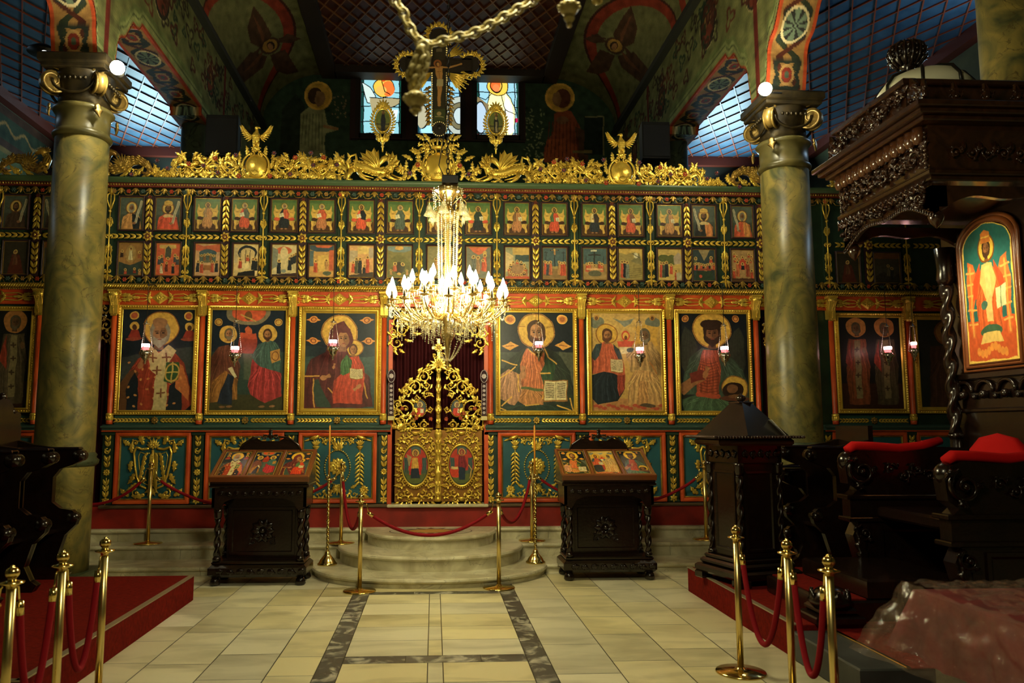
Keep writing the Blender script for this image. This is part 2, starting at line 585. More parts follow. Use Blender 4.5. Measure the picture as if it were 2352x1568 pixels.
        s.e(cx + look * r * .1, cy + r * 0.1, r * 0.60, r * 0.88, skin)
        s.e(cx + look * r * .1 + r * .28, cy + r * 0.15, r * 0.30, r * 0.66, tuple(int(c * .82) for c in skin))
        if beard:
            s.p([(cx - r * .58, cy + r * .25), (cx - r * .3, cy + r * .5), (cx + r * .3, cy + r * .5), (cx + r * .6, cy + r * .25), (cx + r * .45, cy + r * 1.0), (cx, cy + r * 1.4), (cx - r * .42, cy + r * 1.0)], beard)
            s.e(cx, cy + r * .58, r * .2, r * .05, (120, 50, 36))
        else:
            s.e(cx + look * r * .1, cy + r * .58, r * .18, r * .06, (130, 52, 40))
        for q in (-1, 1):
            ex = cx + look * r * .12 + q * r * .25
            s.e(ex, cy, r * .13, r * .07, (30, 18, 12))
            s.l([(ex - r * .17, cy - r * .17), (ex + r * .15, cy - r * .18)], r * .06, (54, 32, 20))
        s.l([(cx + look * r * .14, cy - r * .1), (cx + look * r * .2 + r * .05, cy + r * .33)], r * .07, tuple(int(c * .6) for c in skin))
    def hand(s, x, y, r, ang, skin=(170, 112, 68)):
        s.e(x, y, r, r * .7, skin, ang)
        for k in range(4):
            b = ang + (k - 1.5) * .16
            s.l([(x, y), (x + r * 1.9 * cos(b), y + r * 1.9 * sin(b))], r * .34, skin)
            s.l([(x + r * .8 * cos(b + .08), y + r * .8 * sin(b + .08)), (x + r * 1.8 * cos(b + .08), y + r * 1.8 * sin(b + .08))], r * .1, tuple(int(c * .55) for c in skin))
    def book(s, x0, y0, w, h, col=(206, 190, 140), tilt=0.0, lines=6):
        a = [(x0, y0), (x0 + w / 2, y0 + h * .06 - tilt / 2), (x0 + w, y0 - tilt), (x0 + w * .96, y0 + h - tilt), (x0 + w / 2, y0 + h * 1.04 - tilt / 2), (x0 - w * .03, y0 + h)]
        s.p([(p[0] * 1.0, p[1]) for p in a], (150, 96, 30))
        b = [(x0 + w * .04, y0 + h * .05), (x0 + w / 2, y0 + h * .10 - tilt / 2), (x0 + w * .95, y0 + h * .05 - tilt), (x0 + w * .92, y0 + h * .92 - tilt), (x0 + w / 2, y0 + h * .97 - tilt / 2), (x0 + w * .02, y0 + h * .93)]
        s.p(b, col)
        for k in range(lines):
            t = .18 + .7 * k / lines
            s.l([(x0 + w * .1, y0 + h * t), (x0 + w * .43, y0 + h * t + h * .02 - tilt * .4)], h * .035, (90, 72, 50))
            s.l([(x0 + w * .57, y0 + h * t + h * .02 - tilt * .6), (x0 + w * .88, y0 + h * t - tilt)], h * .035, (90, 72, 50))
        s.l([(x0 + w / 2, y0 + h * .08 - tilt / 2), (x0 + w / 2, y0 + h - tilt / 2)], w * .02, (120, 90, 50))
    def mesh(s, name, m, parent=None, fn=None, keep=None):
        """fn maps canvas x, y arrays to world xyz arrays"""
        x, y, z = fn(s.X0, s.Y0)
        V = np.stack([x, y, z], -1).reshape(-1, 3)
        idx = np.arange(s.h * s.w).reshape(s.h, s.w)
        A = np.stack([idx[:-1, :-1], idx[1:, :-1], idx[1:, 1:], idx[:-1, 1:]], -1)
        if keep is not None:
            A = A[keep[:-1, :-1] & keep[1:, 1:] & keep[1:, :-1] & keep[:-1, 1:]]
        A = A.reshape(-1, 4)
        me = bpy.data.meshes.new(name)
        me.vertices.add(len(V))
        me.vertices.foreach_set('co', V.ravel())
        me.loops.add(A.size)
        me.loops.foreach_set('vertex_index', A.ravel().astype(np.int32))
        me.polygons.add(len(A))
        me.polygons.foreach_set('loop_start', np.arange(0, A.size, 4, dtype=np.int32))
        at = me.color_attributes.new('col', 'FLOAT_COLOR', 'POINT')
        C = np.ones((s.h * s.w, 4))
        C[:, :3] = s.C.reshape(-1, 3)
        at.data.foreach_set('color', C.ravel())
        me.update(calc_edges=True)
        me.materials.append(m)
        o = bpy.data.objects.new(name, me)
        COL.objects.link(o)
        if parent is not None: o.parent = parent
        return o
# ================================================================== the room
def proj(x, y, z):
    dx, dy, dz = x - 0.0, y, z - EYE
    d = dx * FWD.x + dy * FWD.y + dz * FWD.z
    a = dx * RGT.x + dy * RGT.y
    b = dx * UPV.x + dy * UPV.y + dz * UPV.z
    return CX + F_PX * a / d, CY - F_PX * b / d
def wallcanvas(fn, s0, s1, t0, t1, ns, nt, bg):
    """canvas over a surface fn(s,t) -> xyz; drawn in the coordinates of the elevation as seen in the nave"""
    c = Canvas(s0, s1, t0, t1, nt, bg)
    S, Tt = np.meshgrid(np.linspace(s0, s1, ns), np.linspace(t0, t1, nt))
    c.w, c.h = ns, nt
    c.S, c.T = S, Tt
    c.P = fn(S, Tt)
    c.X, c.Y = proj(*c.P)
    c.C = np.zeros((nt, ns, 3))
    c.C[:] = lin(bg)
    return c
def putmesh(c, name, m, keep=None, parent=None):
    return c.mesh(name, m, parent, lambda a, b: c.P, keep)

XL, XR = -3.95, 4.20          # nave faces of the two arcades
ZS, ZC = 7.08, 8.55           # arcade soffit, cornice
YE, YB = 17.5, -5.0           # east end, west end
AXL, AXR, ZA = -8.2, 8.6, 8.0

# ---- marble floor: laid slabs with dark bands -------------------------------------------------
def floor_material():
    m = bpy.data.materials.new('floor_marble')
    m.use_nodes = True
    N, L = m.node_tree.nodes, m.node_tree.links
    b = N['Principled BSDF']
    b.inputs['Roughness'].default_value = 0.30
    b.inputs['Specular IOR Level'].default_value = 0.45
    a = N.new('ShaderNodeAttribute'); a.attribute_name = 'col'
    o = N.new('ShaderNodeAttribute'); o.attribute_name = 'off'
    tc = N.new('ShaderNodeTexCoord')
    ad = N.new('ShaderNodeVectorMath'); ad.operation = 'MULTIPLY_ADD'
    ad.inputs[1].default_value = (60, 60, 60)
    L.new(o.outputs['Vector'], ad.inputs[0]); L.new(tc.outputs['Object'], ad.inputs[2])
    mp = N.new('ShaderNodeMapping'); mp.inputs['Rotation'].default_value = (0, 0, 0.6)
    mp.inputs['Scale'].default_value = (0.8, 2.0, 1)
    L.new(ad.outputs[0], mp.inputs[0])
    n = N.new('ShaderNodeTexNoise'); n.inputs['Scale'].default_value = 1.5; n.inputs['Detail'].default_value = 7; n.inputs['Distortion'].default_value = 0.8
    L.new(mp.outputs[0], n.inputs['Vector'])
    r = N.new('ShaderNodeValToRGB')
    e = r.color_ramp.elements
    e[0].position = 0.26; e[0].color = (0.56, 0.55, 0.50, 1)
    e[1].position = 0.56; e[1].color = (1, 1, 1, 1)
    L.new(n.outputs['Fac'], r.inputs[0])
    mx = N.new('ShaderNodeMix'); mx.data_type = 'RGBA'; mx.blend_type = 'MULTIPLY'
    mx.inputs[0].default_value = 1
    L.new(a.outputs['Color'], mx.inputs[6]); L.new(r.outputs[0], mx.inputs[7])
    # white clouds only show in the dark bands (alpha of col marks them)
    n2 = N.new('ShaderNodeTexNoise'); n2.inputs['Scale'].default_value = 4.5; n2.inputs['Detail'].default_value = 8; n2.inputs['Distortion'].default_value = 1.8
    L.new(ad.outputs[0], n2.inputs['Vector'])
    r2 = N.new('ShaderNodeValToRGB')
    r2.color_ramp.elements[0].position = 0.50; r2.color_ramp.elements[1].position = 0.66
    L.new(n2.outputs['Fac'], r2.inputs[0])
    mu = N.new('ShaderNodeMath'); mu.operation = 'MULTIPLY'
    L.new(r2.outputs[0], mu.inputs[0]); L.new(o.outputs['Alpha'], mu.inputs[1])
    mx2 = N.new('ShaderNodeMix'); mx2.data_type = 'RGBA'
    mx2.inputs[7].default_value = rgb(190, 186, 168)
    L.new(mu.outputs[0], mx2.inputs[0]); L.new(mx.outputs[2], mx2.inputs[6])
    L.new(mx2.outputs[2], b.inputs['Base Color'])
    return m
def build_floor():
    R = random.Random(4)
    rects = []
    g = 0.0035
    def tile(x0, x1, y0, y1, dark=False):
        rects.append((x0 + g, x1 - g, y0 + g, y1 - g, dark))
    xc0, xc1, xi0, xi1, xo0, xo1 = -0.035, 0.075, -0.655, 0.70, -0.82, 0.86
    rows = [5.05, 5.5, 5.95, 6.13, 6.57, 7.0, 7.45, 7.9, 8.33, 8.46]
    ys = [YB]
    while ys[-1] < 4.5: ys.append(ys[-1] + 0.45)
    ys += rows
    ys = sorted(set(round(y, 3) for y in ys))
    for y0, y1 in zip(ys[:-1], ys[1:]):
        dark = (abs(y0 - 5.95) < .01) or (abs(y0 - 8.33) < .01) or (abs((y0 + 50) % 3.9) < .2 and y0 < 4)
        if dark:
            for a, b in ((xi0, -0.2), (-0.2, 0.36), (0.36, xi1)): tile(a, b, y0, y1, True)
        else:
            tile(xi0, xc0, y0, y1); tile(xc0, xc1, y0, y1); tile(xc1, xi1, y0, y1)
    tile(xi0, xi1, 8.46, 10.4)
    for a, b in ((xo0, xi0), (xi1, xo1)):
        y = YB
        while y < 10.4:
            e = y + R.uniform(0.5, 1.3)
            tile(a, b, y, min(e, 10.4), True)
            y = e
    edges = [xo1, 1.318, 1.78, 2.24, 2.70]
    while edges[-1] < AXR: edges.append(min(edges[-1] + 0.46, AXR + .01))
    le = [xo0, -1.15, -1.607, -2.06, -2.52]
    while le[-1] > AXL: le.append(max(le[-1] - 0.46, AXL - .01))
    for seq in (edges, le):
        for a, b in zip(seq[:-1], seq[1:]):
            a, b = min(a, b), max(a, b)
            y = YB + R.uniform(-.5, 0)
            while y < YE:
                e = y + R.choice([0.46, 0.6, 0.75, 0.9])
                tile(a, b, max(y, YB), min(e, YE))
                y = e
    V, Fc, Cc, Oc = [], [], [], []
    for (x0, x1, y0, y1, dk) in rects:
        if dk:
            c = lin((R.randint(70, 92),) * 3) * np.array([1, 1.0, .95])
        else:
            k = R.uniform(0.80, 1.0)
            t = R.random()
            c = lin((232, 226 - t * 8, 200 - t * 34)) * k
        off = (R.random(), R.random(), R.random(), 1.0 if dk else 0.0)
        n = len(V)
        V += [(x0, y0, 0), (x1, y0, 0), (x1, y1, 0), (x0, y1, 0)]
        Fc.append((n, n + 1, n + 2, n + 3))
        Cc += [(*c, 1)] * 4
        Oc += [off] * 4
    n = len(V)
    V += [(AXL, YB, -.003), (AXR, YB, -.003), (AXR, YE, -.003), (AXL, YE, -.003)]
    Fc.append((n, n + 1, n + 2, n + 3)); Cc += [(.02, .018, .012, 1)] * 4; Oc += [(0, 0, 0, 0)] * 4
    me = bpy.data.meshes.new('floor')
    me.from_pydata(V, [], Fc)
    for nm, D in (('col', Cc), ('off', Oc)):
        at = me.color_attributes.new(nm, 'FLOAT_COLOR', 'POINT')
        at.data.foreach_set('color', np.array(D).ravel())
    me.materials.append(floor_material())
    o = bpy.data.objects.new('floor', me)
    COL.objects.link(o)
    hook(o)
build_floor()

# ---- marble steps ------------------------------------------------------------------------------
STEPZ = (0.10, 0.268, 0.42)
STEPY = (9.47, 10.0, 10.36)
IY = 10.5                      # face of the icon screen
def nosed(mb, outline, z0, z1, closed_back=True):
    """step body under an outline (x,y) with a rounded nosing"""
    n = len(outline)
    c = np.mean(outline, axis=0)
    prof = [(0.025, z0), (0.025, z1 - 0.055), (0.0, z1 - 0.045), (-0.008, z1 - 0.028), (0.0, z1 - 0.008), (0.016, z1)]
    V, Fc = [], []
    nrm = []
    for i in range(n):
        a, b = np.array(outline[max(i - 1, 0)]), np.array(outline[min(i + 1, n - 1)])
        t = b - a
        t = t / (np.linalg.norm(t) + 1e-9)
        nrm.append((t[1], -t[0]))
    for (d, z) in prof:
        for i in range(n):
            V.append((outline[i][0] - nrm[i][0] * d, outline[i][1] - nrm[i][1] * d, z))
    for r in range(len(prof) - 1):
        for i in range(n - 1):
            Fc.append([r * n + i, r * n + i + 1, (r + 1) * n + i + 1, (r + 1) * n + i])
    k = len(prof) - 1
    Fc.append([k * n + i for i in range(n)])
    mb.add(V, Fc, False)
for k, (z, y) in enumerate(zip(STEPZ, STEPY)):
    m = MB()
    z0 = 0 if k == 0 else STEPZ[k - 1]
    m.f = m.f
    # long straight tread, cut into slabs by joints
    xs = [-5.6, -4.4, -3.1, -2.2, -1.2, 0.9, 1.9, 3.0, 4.3, 5.6] if k % 2 else [-5.6, -4.0, -2.7, -1.6, 0.0, 1.5, 2.6, 4.0, 5.6]
    for a, b in zip(xs[:-1], xs[1:]):
        nosed(m, [(a + .0015, IY + .0), (a + .0015, y), (b - .0015, y), (b - .0015, IY)][1:3], z0, z)
        m.add([(a + .0015, y + .014, z), (b - .0015, y + .014, z), (b - .0015, IY + .3, z), (a + .0015, IY + .3, z)], [[0, 1, 2, 3]])
    hook(m.build('trim_%d' % (k + 1), MARB))
def arc(cx, y0, yf, hw, n=48, p=2.0):
    """bowed step outline: straight back at y0, front at yf"""
    out = []
    for i in range(n + 1):
        a = pi + pi * i / n
        x, y = cos(a), sin(a)
        out.append((cx + hw * (abs(x) ** (2 / p)) * (1 if x > 0 else -1), y0 + (y0 - yf) * (-(abs(y) ** (2 / p)))))
    return out
for k, (yf, hw, yb) in enumerate(((8.57, 1.40, 9.75), (8.98, 1.15, 10.15), (9.46, 0.83, 10.36))):
    m = MB()
    z0 = 0 if k == 0 else STEPZ[k - 1]
    ol = arc(-0.03, yb, yf, hw, p=2.25)
    nosed(m, ol, z0, STEPZ[k] + 0.001)
    if k == 2:   # inlaid star of black, white and ochre marble
        m.cur = 1
        z = STEPZ[2] + 0.0025
        cx, cy = -0.03, 10.02
        def disc(rx, ry, n=40): return [(cx + rx * cos(2 * pi * i / n), cy + ry * sin(2 * pi * i / n), z) for i in range(n)]
        m.add(disc(.52, .33), [list(range(40))], mi=1)
        z += .001
        m.add(disc(.505, .318), [list(range(40))], mi=2)
        z += .001
        for i in range(16):
            a = 2 * pi * i / 16
            for (r0, r1, q, mi) in ((.28, .50, .19, 1),):
                P = [(cx + r1 * cos(a), cy + r1 * .63 * sin(a), z), (cx + r0 * cos(a + q), cy + r0 * .63 * sin(a + q), z), (cx + r0 * cos(a - q), cy + r0 * .63 * sin(a - q), z)]
                m.add(P, [[0, 2, 1]], mi=mi)
        m.add(disc(.27, .17), [list(range(40))], mi=3)
    hook(m.build('trim_%d' % (k + 4), [MARB, mat('inlay_black', rgb(40, 38, 34), .3), mat('inlay_white', rgb(210, 204, 176), .3), mat('inlay_ochre', rgb(196, 150, 70), .3)]))

# ---- arcades -----------------------------------------------------------------------------------
def opening(Y, off):
    """height of the arch head above the arcade at depth Y"""
    Y = np.asarray(Y, dtype=float) - off
    z = np.full(Y.shape, ZS)
    def br(q):    # q = distance from the pier, lobed bracket
        q = np.clip(q, 0, 1.2)
        s = 5.98 + 0.35 * np.clip(q / 0.08, 0, 1) + (ZS - 6.33) * np.clip((q - 0.08) / 0.75, 0, 1) ** 0.62
        return np.minimum(s + 0.05 * np.sin(q * 15) * (q > .08) * (q < 0.85), ZS)
    z = np.minimum(z, np.where(Y > 9.40, br(Y - 9.40), 99))
    z = np.minimum(z, np.where(Y < 8.95, br(8.95 - Y), 99))
    z = np.where((Y >= 8.95) & (Y <= 9.40), 5.98, z)
    z = np.where((Y < 5.8) & (Y > 5.35), 5.98, z)
    z = np.where(Y > 12.95, np.where(Y < 13.75, 6.95, ZS), z)
    return z
def scrollwork(c, cells, dark, red, cream):
    """painted strapwork: cells = list of (cx, cy, r) in drawing units"""
    for (x, y, r) in cells:
        c.e(x, y, r * .95, r * .8, dark)
        c.ring(x, y, r * .62, r * .5, r * .12, cream)
        c.e(x, y, r * .4, r * .3, red)
        for q in (-1, 1):
            c.ring(x + q * r * .5, y + r * .5, r * .4, r * .34, r * .1, cream)
def arcade(side):
    xf = XL if side < 0 else XR
    off = 0 if side < 0 else 0.42
    xb = xf + side * 0.52
    nm = 'left' if side < 0 else 'right'
    fn = lambda S, Tt: (np.full(S.shape, xf), S, Tt)
    s0, s1 = (YB, YE)
    ns, nt = 900, 150
    c = wallcanvas(fn, s0, s1, ZC + .02, 5.98, ns, nt, (112, 112, 66))
    Yg, Zg = c.S, c.T
    # painted bands and ornament in wall coordinates
    z_o = opening(Yg, off)
    d = Zg - z_o
    c.put(d < 0.30, (104, 112, 64)); c.put(d < 0.22, (132, 138, 84)); c.put(abs(d - .15) < .012, (70, 76, 44)); c.put(abs(d - .10) < .012, (150, 150, 96)); c.put(d < 0.04, (150, 60, 30))
    for (yy, zz, rr) in ((10.9, 7.95, .42), (9.2, 7.5, .30), (15.4, 7.5, .30), (13.4, 7.75, .30), (7.0, 7.9, .4)):
        m1 = ((Yg - yy - off) / (rr * .86)) ** 2 + ((Zg - zz) / rr) ** 2
        c.put(m1 < 1.0, (176, 160, 110)); c.put(m1 < .90, (40, 40, 28)); c.put(m1 < .62, (84, 50, 34))
        c.put(((Yg - yy - off) / (rr * .34)) ** 2 + ((Zg - zz - rr * .1) / (rr * .34)) ** 2 < 1, (150, 120, 60))
        c.put(((Yg - yy - off) / (rr * .2)) ** 2 + ((Zg - zz - rr * .1) / (rr * .26)) ** 2 < 1, (110, 74, 44))
        c.put((((Yg - yy - off) / (rr * .5)) ** 2 + ((Zg - zz + rr * .62) / (rr * .5)) ** 2 < 1) & (m1 < .6), (120, 58, 38))
    R = np.random.RandomState(11)
    for k in range(80):       # foliage arabesques between the roundels
        yy, zz, rr = R.uniform(8.3, 17), R.uniform(7.5, 8.35), R.uniform(.1, .26)
        col = [(74, 36, 22), (44, 60, 38), (56, 44, 28), (96, 50, 28)][k % 4]
        q = np.sqrt((Yg - yy) ** 2 + ((Zg - zz) * 1.15) ** 2)
        th = np.arctan2(Zg - zz, Yg - yy)
        c.put((abs(q - rr * (0.55 + 0.25 * np.cos(3 * th + k))) < .034) & (d > .3), col)
    for yy in (9.17, 14.3):   # red corner strips rising from the piers
        c.put((abs(Yg - yy - off) < .07) & (d > .0), (96, 34, 22))
    c.grain(.12)
    keep = (Zg >= z_o - 0.01)
    hook(putmesh(c, 'wall_%s' % nm, MURAL, keep))
    # aisle face and top
    m = MB()
    ys = np.arange(YB, YE + .01, 0.1)
    zo = opening(ys, off)
    V, Fc = [], []
    for y, z in zip(ys, zo):
        V += [(xb, y, z), (xb, y, ZC + .3)]
    for i in range(len(ys) - 1):
        Fc.append([2 * i, 2 * i + 2, 2 * i + 3, 2 * i + 1])
    m.add(V, Fc)
    hook(m.build('wall_%s_aisle_face' % nm, MURAL))
    # painted soffit
    ysf = np.concatenate([np.arange(YB, 7.9, .1), np.arange(7.9, 8.84, .012), np.arange(8.84, 8.96, .0015), np.arange(8.97, 9.39, .02), np.arange(9.39, 9.5, .0015), np.arange(9.5, 10.6, .012), np.arange(10.6, YE, .02)]) + off
    zz = opening(ysf, off)
    # arclength
    arc_ = np.concatenate([[0], np.cumsum(np.hypot(np.diff(ysf), np.diff(zz)))])
    nt2 = 40
    c = Canvas(0, 1, 0, 1, 10, (146, 108, 56))
    c.w, c.h = len(ysf), nt2
    tt = np.linspace(0, 1, nt2)
    S, Tt = np.meshgrid(arc_, tt)
    c.X, c.Y = S, Tt
    c.C = np.zeros((nt2, len(ysf), 3)); c.C[:] = lin((146, 108, 56))
    XX = xf + (xb - xf) * Tt
    YY = np.broadcast_to(ysf, S.shape); ZZ = np.broadcast_to(zz, S.shape)
    c.P = (XX, YY, ZZ)
    U = S
    per = 0.62
    ph = (U % per) / per
    kk = np.floor(U / per).astype(int)
    q = np.sqrt(((ph - .5) / .42) ** 2 + ((Tt - .5) / .36) ** 2)
    th = np.arctan2(Tt - .5, (ph - .5) * 1.2)
    wave = 0.5 + .27 * np.sin(2 * pi * U / per)
    c.put(abs(Tt - wave) < .10, (44, 50, 32)); c.put(abs(Tt - (1 - wave)) < .09, (74, 34, 22))
    c.put((abs(q - .8 + .14 * np.cos(4 * th)) < .15), (38, 44, 34)); c.put(q < .42 + .1 * np.cos(5 * th), (128, 46, 30)); c.put(abs(q - .45) < .07, (170, 130, 74)); c.put(q < .17, (70, 84, 62))
    c.put((kk % 3 == 1) & (q < .85), (96, 110, 84)); c.put((kk % 3 == 1) & (q < .85) & (abs(np.sin(th * 4)) > .8), (40, 40, 34)); c.put((kk % 3 == 1) & (abs(q - .85) < .07), (200, 180, 130))
    c.put((abs(Tt - .5) > .41), (168, 66, 30))
    c.grain(.1)
    hook(putmesh(c, 'trim_soffit_%s' % nm, mat('painted_soffit', rough=.7, spec=.2, attr='col', bump=(12, .3))))
    # cornice where the vault springs
    m = MB()
    pr = [(0, 0), (.10, .05), (.10, .12), (.05, .16), (.05, .24), (0, .26)]
    V, Fc = [], []
    for y in (YB, YE):
        V += [(xf - side * p[0], y, ZC + p[1] - .1) for p in pr]
    n = len(pr)
    for i in range(n - 1): Fc.append([i, i + 1, n + i + 1, n + i])
    m.add(V, Fc, False)
    hook(m.build('trim_cornice_%s' % nm, mat('dark_cornice', rgb(44, 44, 34), .7)))
    # coved vault with its seraph
    xi = -2.42 if side < 0 else 2.62
    def cove(S, Tt):
        return (xf + (xi - xf) * (1 - np.cos(Tt)), S, ZC + .1 + (9.85 - ZC - .1) * np.sin(Tt))
    c = wallcanvas(cove, YB, YE, pi / 2, 0, 820, 150, (96, 94, 58))
    c.Y2 = c.S
    A = c.T * 1.9
    def arcband(yc, r, w, col):
        qq = np.sqrt((c.S - yc) ** 2 + (c.T * 1.75 - .05) ** 2)
        c.put(abs(qq - r) < w, col)
    arcband(15.0, 2.05, .13, (118, 44, 26)); arcband(15.0, 2.20, .03, (60, 30, 20)); arcband(10.3, 2.1, .13, (118, 44, 26))
    if side < 0:
        sx, sy, q = 620, 105, 1
    else:
        sx, sy, q = 1412, 105, -1
    far = c.S > 13
    keepC = c.C.copy()
    wing, w2 = (66, 44, 28), (92, 56, 34)
    for pts in ([(-10, 10), (-44, -6), (-52, -40), (-38, -92), (-18, -66), (4, -26)], [(-6, 24), (-44, 14), (-84, 62), (-64, 88), (-16, 50)],
                [(0, 22), (14, 58), (40, 66), (66, 60), (34, 8)], [(16, -8), (40, -28), (72, -16), (46, -6)], [(-20, 0), (-52, 30), (-68, 60), (-30, 26)]):
        m_ = c.p([(sx + q * a * (1.0), sy + b) for a, b in pts], wing)
    for k in range(9):
        c.l([(sx + q * (-14), sy + 10), (sx + q * (-60 + k * 4), sy + 62 - k * 3)], 1.6, w2)
        c.l([(sx + q * (-14), sy - 4), (sx + q * (-38 + k * 3), sy - 70 + k * 5)], 1.6, w2)
    c.e(sx, sy, 24, 18, wing, rot=-.5 * q); c.e(sx, sy, 18, 14, (150, 112, 50), rot=-.5 * q); c.e(sx + 2 * q, sy, 9, 10, (46, 30, 20), rot=-.5 * q); c.e(sx + 1 * q, sy + 2, 6, 8, (140, 96, 60), rot=-.5 * q)
    c.l([(sx + q * 22, sy - 16), (sx + q * 52, sy - 24)], 4, wing)
    c.C = np.where(far[..., None], c.C, keepC)
    c.grain(.1)
    c.C = np.clip(c.C * 1.5, 0, 1)
    hook(putmesh(c, 'ceiling_cove_%s' % nm, MURAL))
arcade(-1)
arcade(1)

# ---- ceilings ----------------------------------------------------------------------------------
def lattice(m, x0, x1, y0, y1, z, ang, sp, w=0.03, h=0.05):
    for sgn in (-1, 1):
        a = sgn * ang
        d = np.array([sin(a), cos(a)]); n = np.array([cos(a), -sin(a)])
        cs = [np.dot(n, p) for p in ((x0, y0), (x1, y0), (x1, y1), (x0, y1))]
        k = math.floor(min(cs) / sp)
        while k * sp < max(cs):
            c = k * sp
            k += 1
            t0, t1 = -1e9, 1e9
            for i, (lo, hi) in enumerate(((x0, x1), (y0, y1))):
                p = n[i] * c
                a1, a2 = sorted(((lo - p) / d[i], (hi - p) / d[i]))
                t0, t1 = max(t0, a1), min(t1, a2)
            if t1 - t0 < .05: continue
            P = [n * c + d * t for t in (t0, t1)]
            V = []
            for p in P:
                for (o, zz) in ((-w / 2, z), (w / 2, z), (w / 2, z - h), (-w / 2, z - h)):
                    V.append((p[0] + n[0] * o, p[1] + n[1] * o, zz - (.003 if sgn > 0 else 0)))
            m.add(V, [[0, 4, 5, 1], [1, 5, 6, 2], [2, 6, 7, 3], [3, 7, 4, 0], [0, 1, 2, 3], [7, 6, 5, 4]], False)
BLUEP = mat('blue_painted_planks', rgb(62, 92, 112), 0.45, noise=(2.5, rgb(40, 66, 86), .6))
REDB = mat('red_brown_battens', rgb(132, 62, 38), 0.4)
NCEIL = mat('nave_ceiling_wood', rgb(96, 44, 24), 0.5, noise=(3, rgb(60, 26, 14), .6))
NBAT = mat('nave_battens', rgb(130, 84, 50), 0.5)
m = MB()
m.add([(-2.42, YB, 9.9), (2.62, YB, 9.9), (2.62, YE, 9.9), (-2.42, YE, 9.9)], [[0, 1, 2, 3]])
m.cur = 1
lattice(m, -2.3, 2.5, 10, 17.15, 9.9, rad(30), .27, .022, .03)
m.cur = 2
for (a, b) in ((-2.62, -2.28), (2.48, 2.82)): m.box(a, b, YB, YE, 9.72, 9.93)
m.box(-2.3, 2.5, 17.1, YE, 9.72, 9.93)
m.box(-2.3, 2.5, 9.6, 9.9, 9.72, 9.93)
hook(m.build('ceiling', [NCEIL, NBAT, mat('dark_beam', rgb(48, 36, 26), .6)]))
for nm, a, b in (('left', AXL, XL - .5), ('right', XR + .5, AXR)):
    m = MB()
    m.add([(a, YB, ZA), (b, YB, ZA), (b, YE, ZA), (a, YE, ZA)], [[0, 1, 2, 3]])
    m.cur = 1
    lattice(m, a, b, 8, YE, ZA, rad(27), .32, .02, .02)
    hook(m.build('ceiling_aisle_%s' % nm, [BLUEP, REDB]))
    m = MB()
    m.box(a, b, YE - .12, YE, ZA - .22, ZA)
    ox = AXL if nm == 'left' else AXR
    s = 1 if nm == 'left' else -1
    m.box(min(ox, ox + s * .18), max(ox, ox + s * .18), YB, YE, ZA - .2, ZA)
    hook(m.build('trim_aisle_%s' % nm, mat('aisle_cornice_red', rgb(96, 36, 20), .5)))

# ---- outer walls ---------------------------------------------------------------------------------
OLIVE = mat('olive_plaster', rgb(94, 98, 60), 0.8, noise=(1.5, rgb(60, 56, 36), .7))
DARKW = mat('dark_plaster', rgb(46, 46, 34), 0.8)
for nm, x in (('outer_left', AXL), ('outer_right', AXR)):
    m = MB()
    m.box(min(x, x + (.3 if x > 0 else -.3)), max(x, x + (.3 if x > 0 else -.3)), YB, YE, 0, ZA)
    hook(m.build('wall_%s' % nm, OLIVE))
m = MB(); m.box(AXL, AXR, YB - .3, YB, 0, 10); hook(m.build('wall_back', DARKW))
# painted band and arch on the north outer wall
c = wallcanvas(lambda S, Tt: (np.full(S.shape, AXL + .012), S, Tt), 10, YE - .2, ZA - .22, 3.2, 260, 180, (98, 102, 62))
c.put(c.T > 7.0, (74, 46, 30)); c.put((c.T > 7.15) & (c.T < 7.62), (56, 62, 42)); c.put(abs(c.T - 7.4 - .08 * np.sin(c.S * 9)) < .03, (150, 110, 60))
c.put(abs(np.sqrt((c.S - 14.6) ** 2 + (c.T - 5.4) ** 2) - 1.2) < .1, (120, 60, 36)); c.put(abs(c.T - 6.95) < .04, (140, 110, 60))
c.grain(.12)
hook(putmesh(c, 'wall_outer_left_mural', MURAL))

# ---- east wall with its murals and windows ---------------------------------------------------------
WIN = ((828, 925, 174, 313), (958, 1060, 174, 313), (1092, 1192, 174, 316))
def east(S, Tt):
    return (S, np.full(S.shape, YE - .02), Tt)
c = wallcanvas(east, XL - .02, XR + .02, 9.9, 3.0, 520, 440, (34, 44, 30))
c.e(1012, 250, 30000, 1, (34, 44, 30))
c.p([(585, 700), (585, 270), (600, 235), (630, 200), (665, 172), (700, 160), (1330, 160), (1380, 175), (1420, 205), (1450, 250), (1462, 300), (1462, 700)], (58, 40, 28))
c.p([(598, 700), (598, 275), (612, 240), (640, 207), (672, 182), (705, 171), (1325, 171), (1370, 185), (1408, 214), (1436, 256), (1447, 300), (1447, 700)], (36, 50, 36))
# the angel
c.p([(640, 380), (648, 250), (680, 215), (700, 240), (705, 300), (690, 380)], (30, 38, 28))
c.p([(688, 360), (690, 262), (712, 243), (745, 250), (752, 286), (772, 292), (772, 300), (748, 306), (745, 330), (750, 370)], (112, 112, 78))
for k in range(7): c.l([(698 + k * 7, 262), (692 + k * 8, 330 + k * 3)], 2, (78, 82, 56))
c.e(731, 220, 32, 33, (176, 138, 60)); c.e(731, 220, 27, 28, (156, 120, 50))
c.e(724, 220, 17, 19, (50, 34, 22)); c.p([(728, 208), (744, 212), (748, 226), (742, 240), (730, 246), (722, 232)], (110, 82, 54)); c.l([(745, 290), (774, 296)], 7, (120, 90, 58))
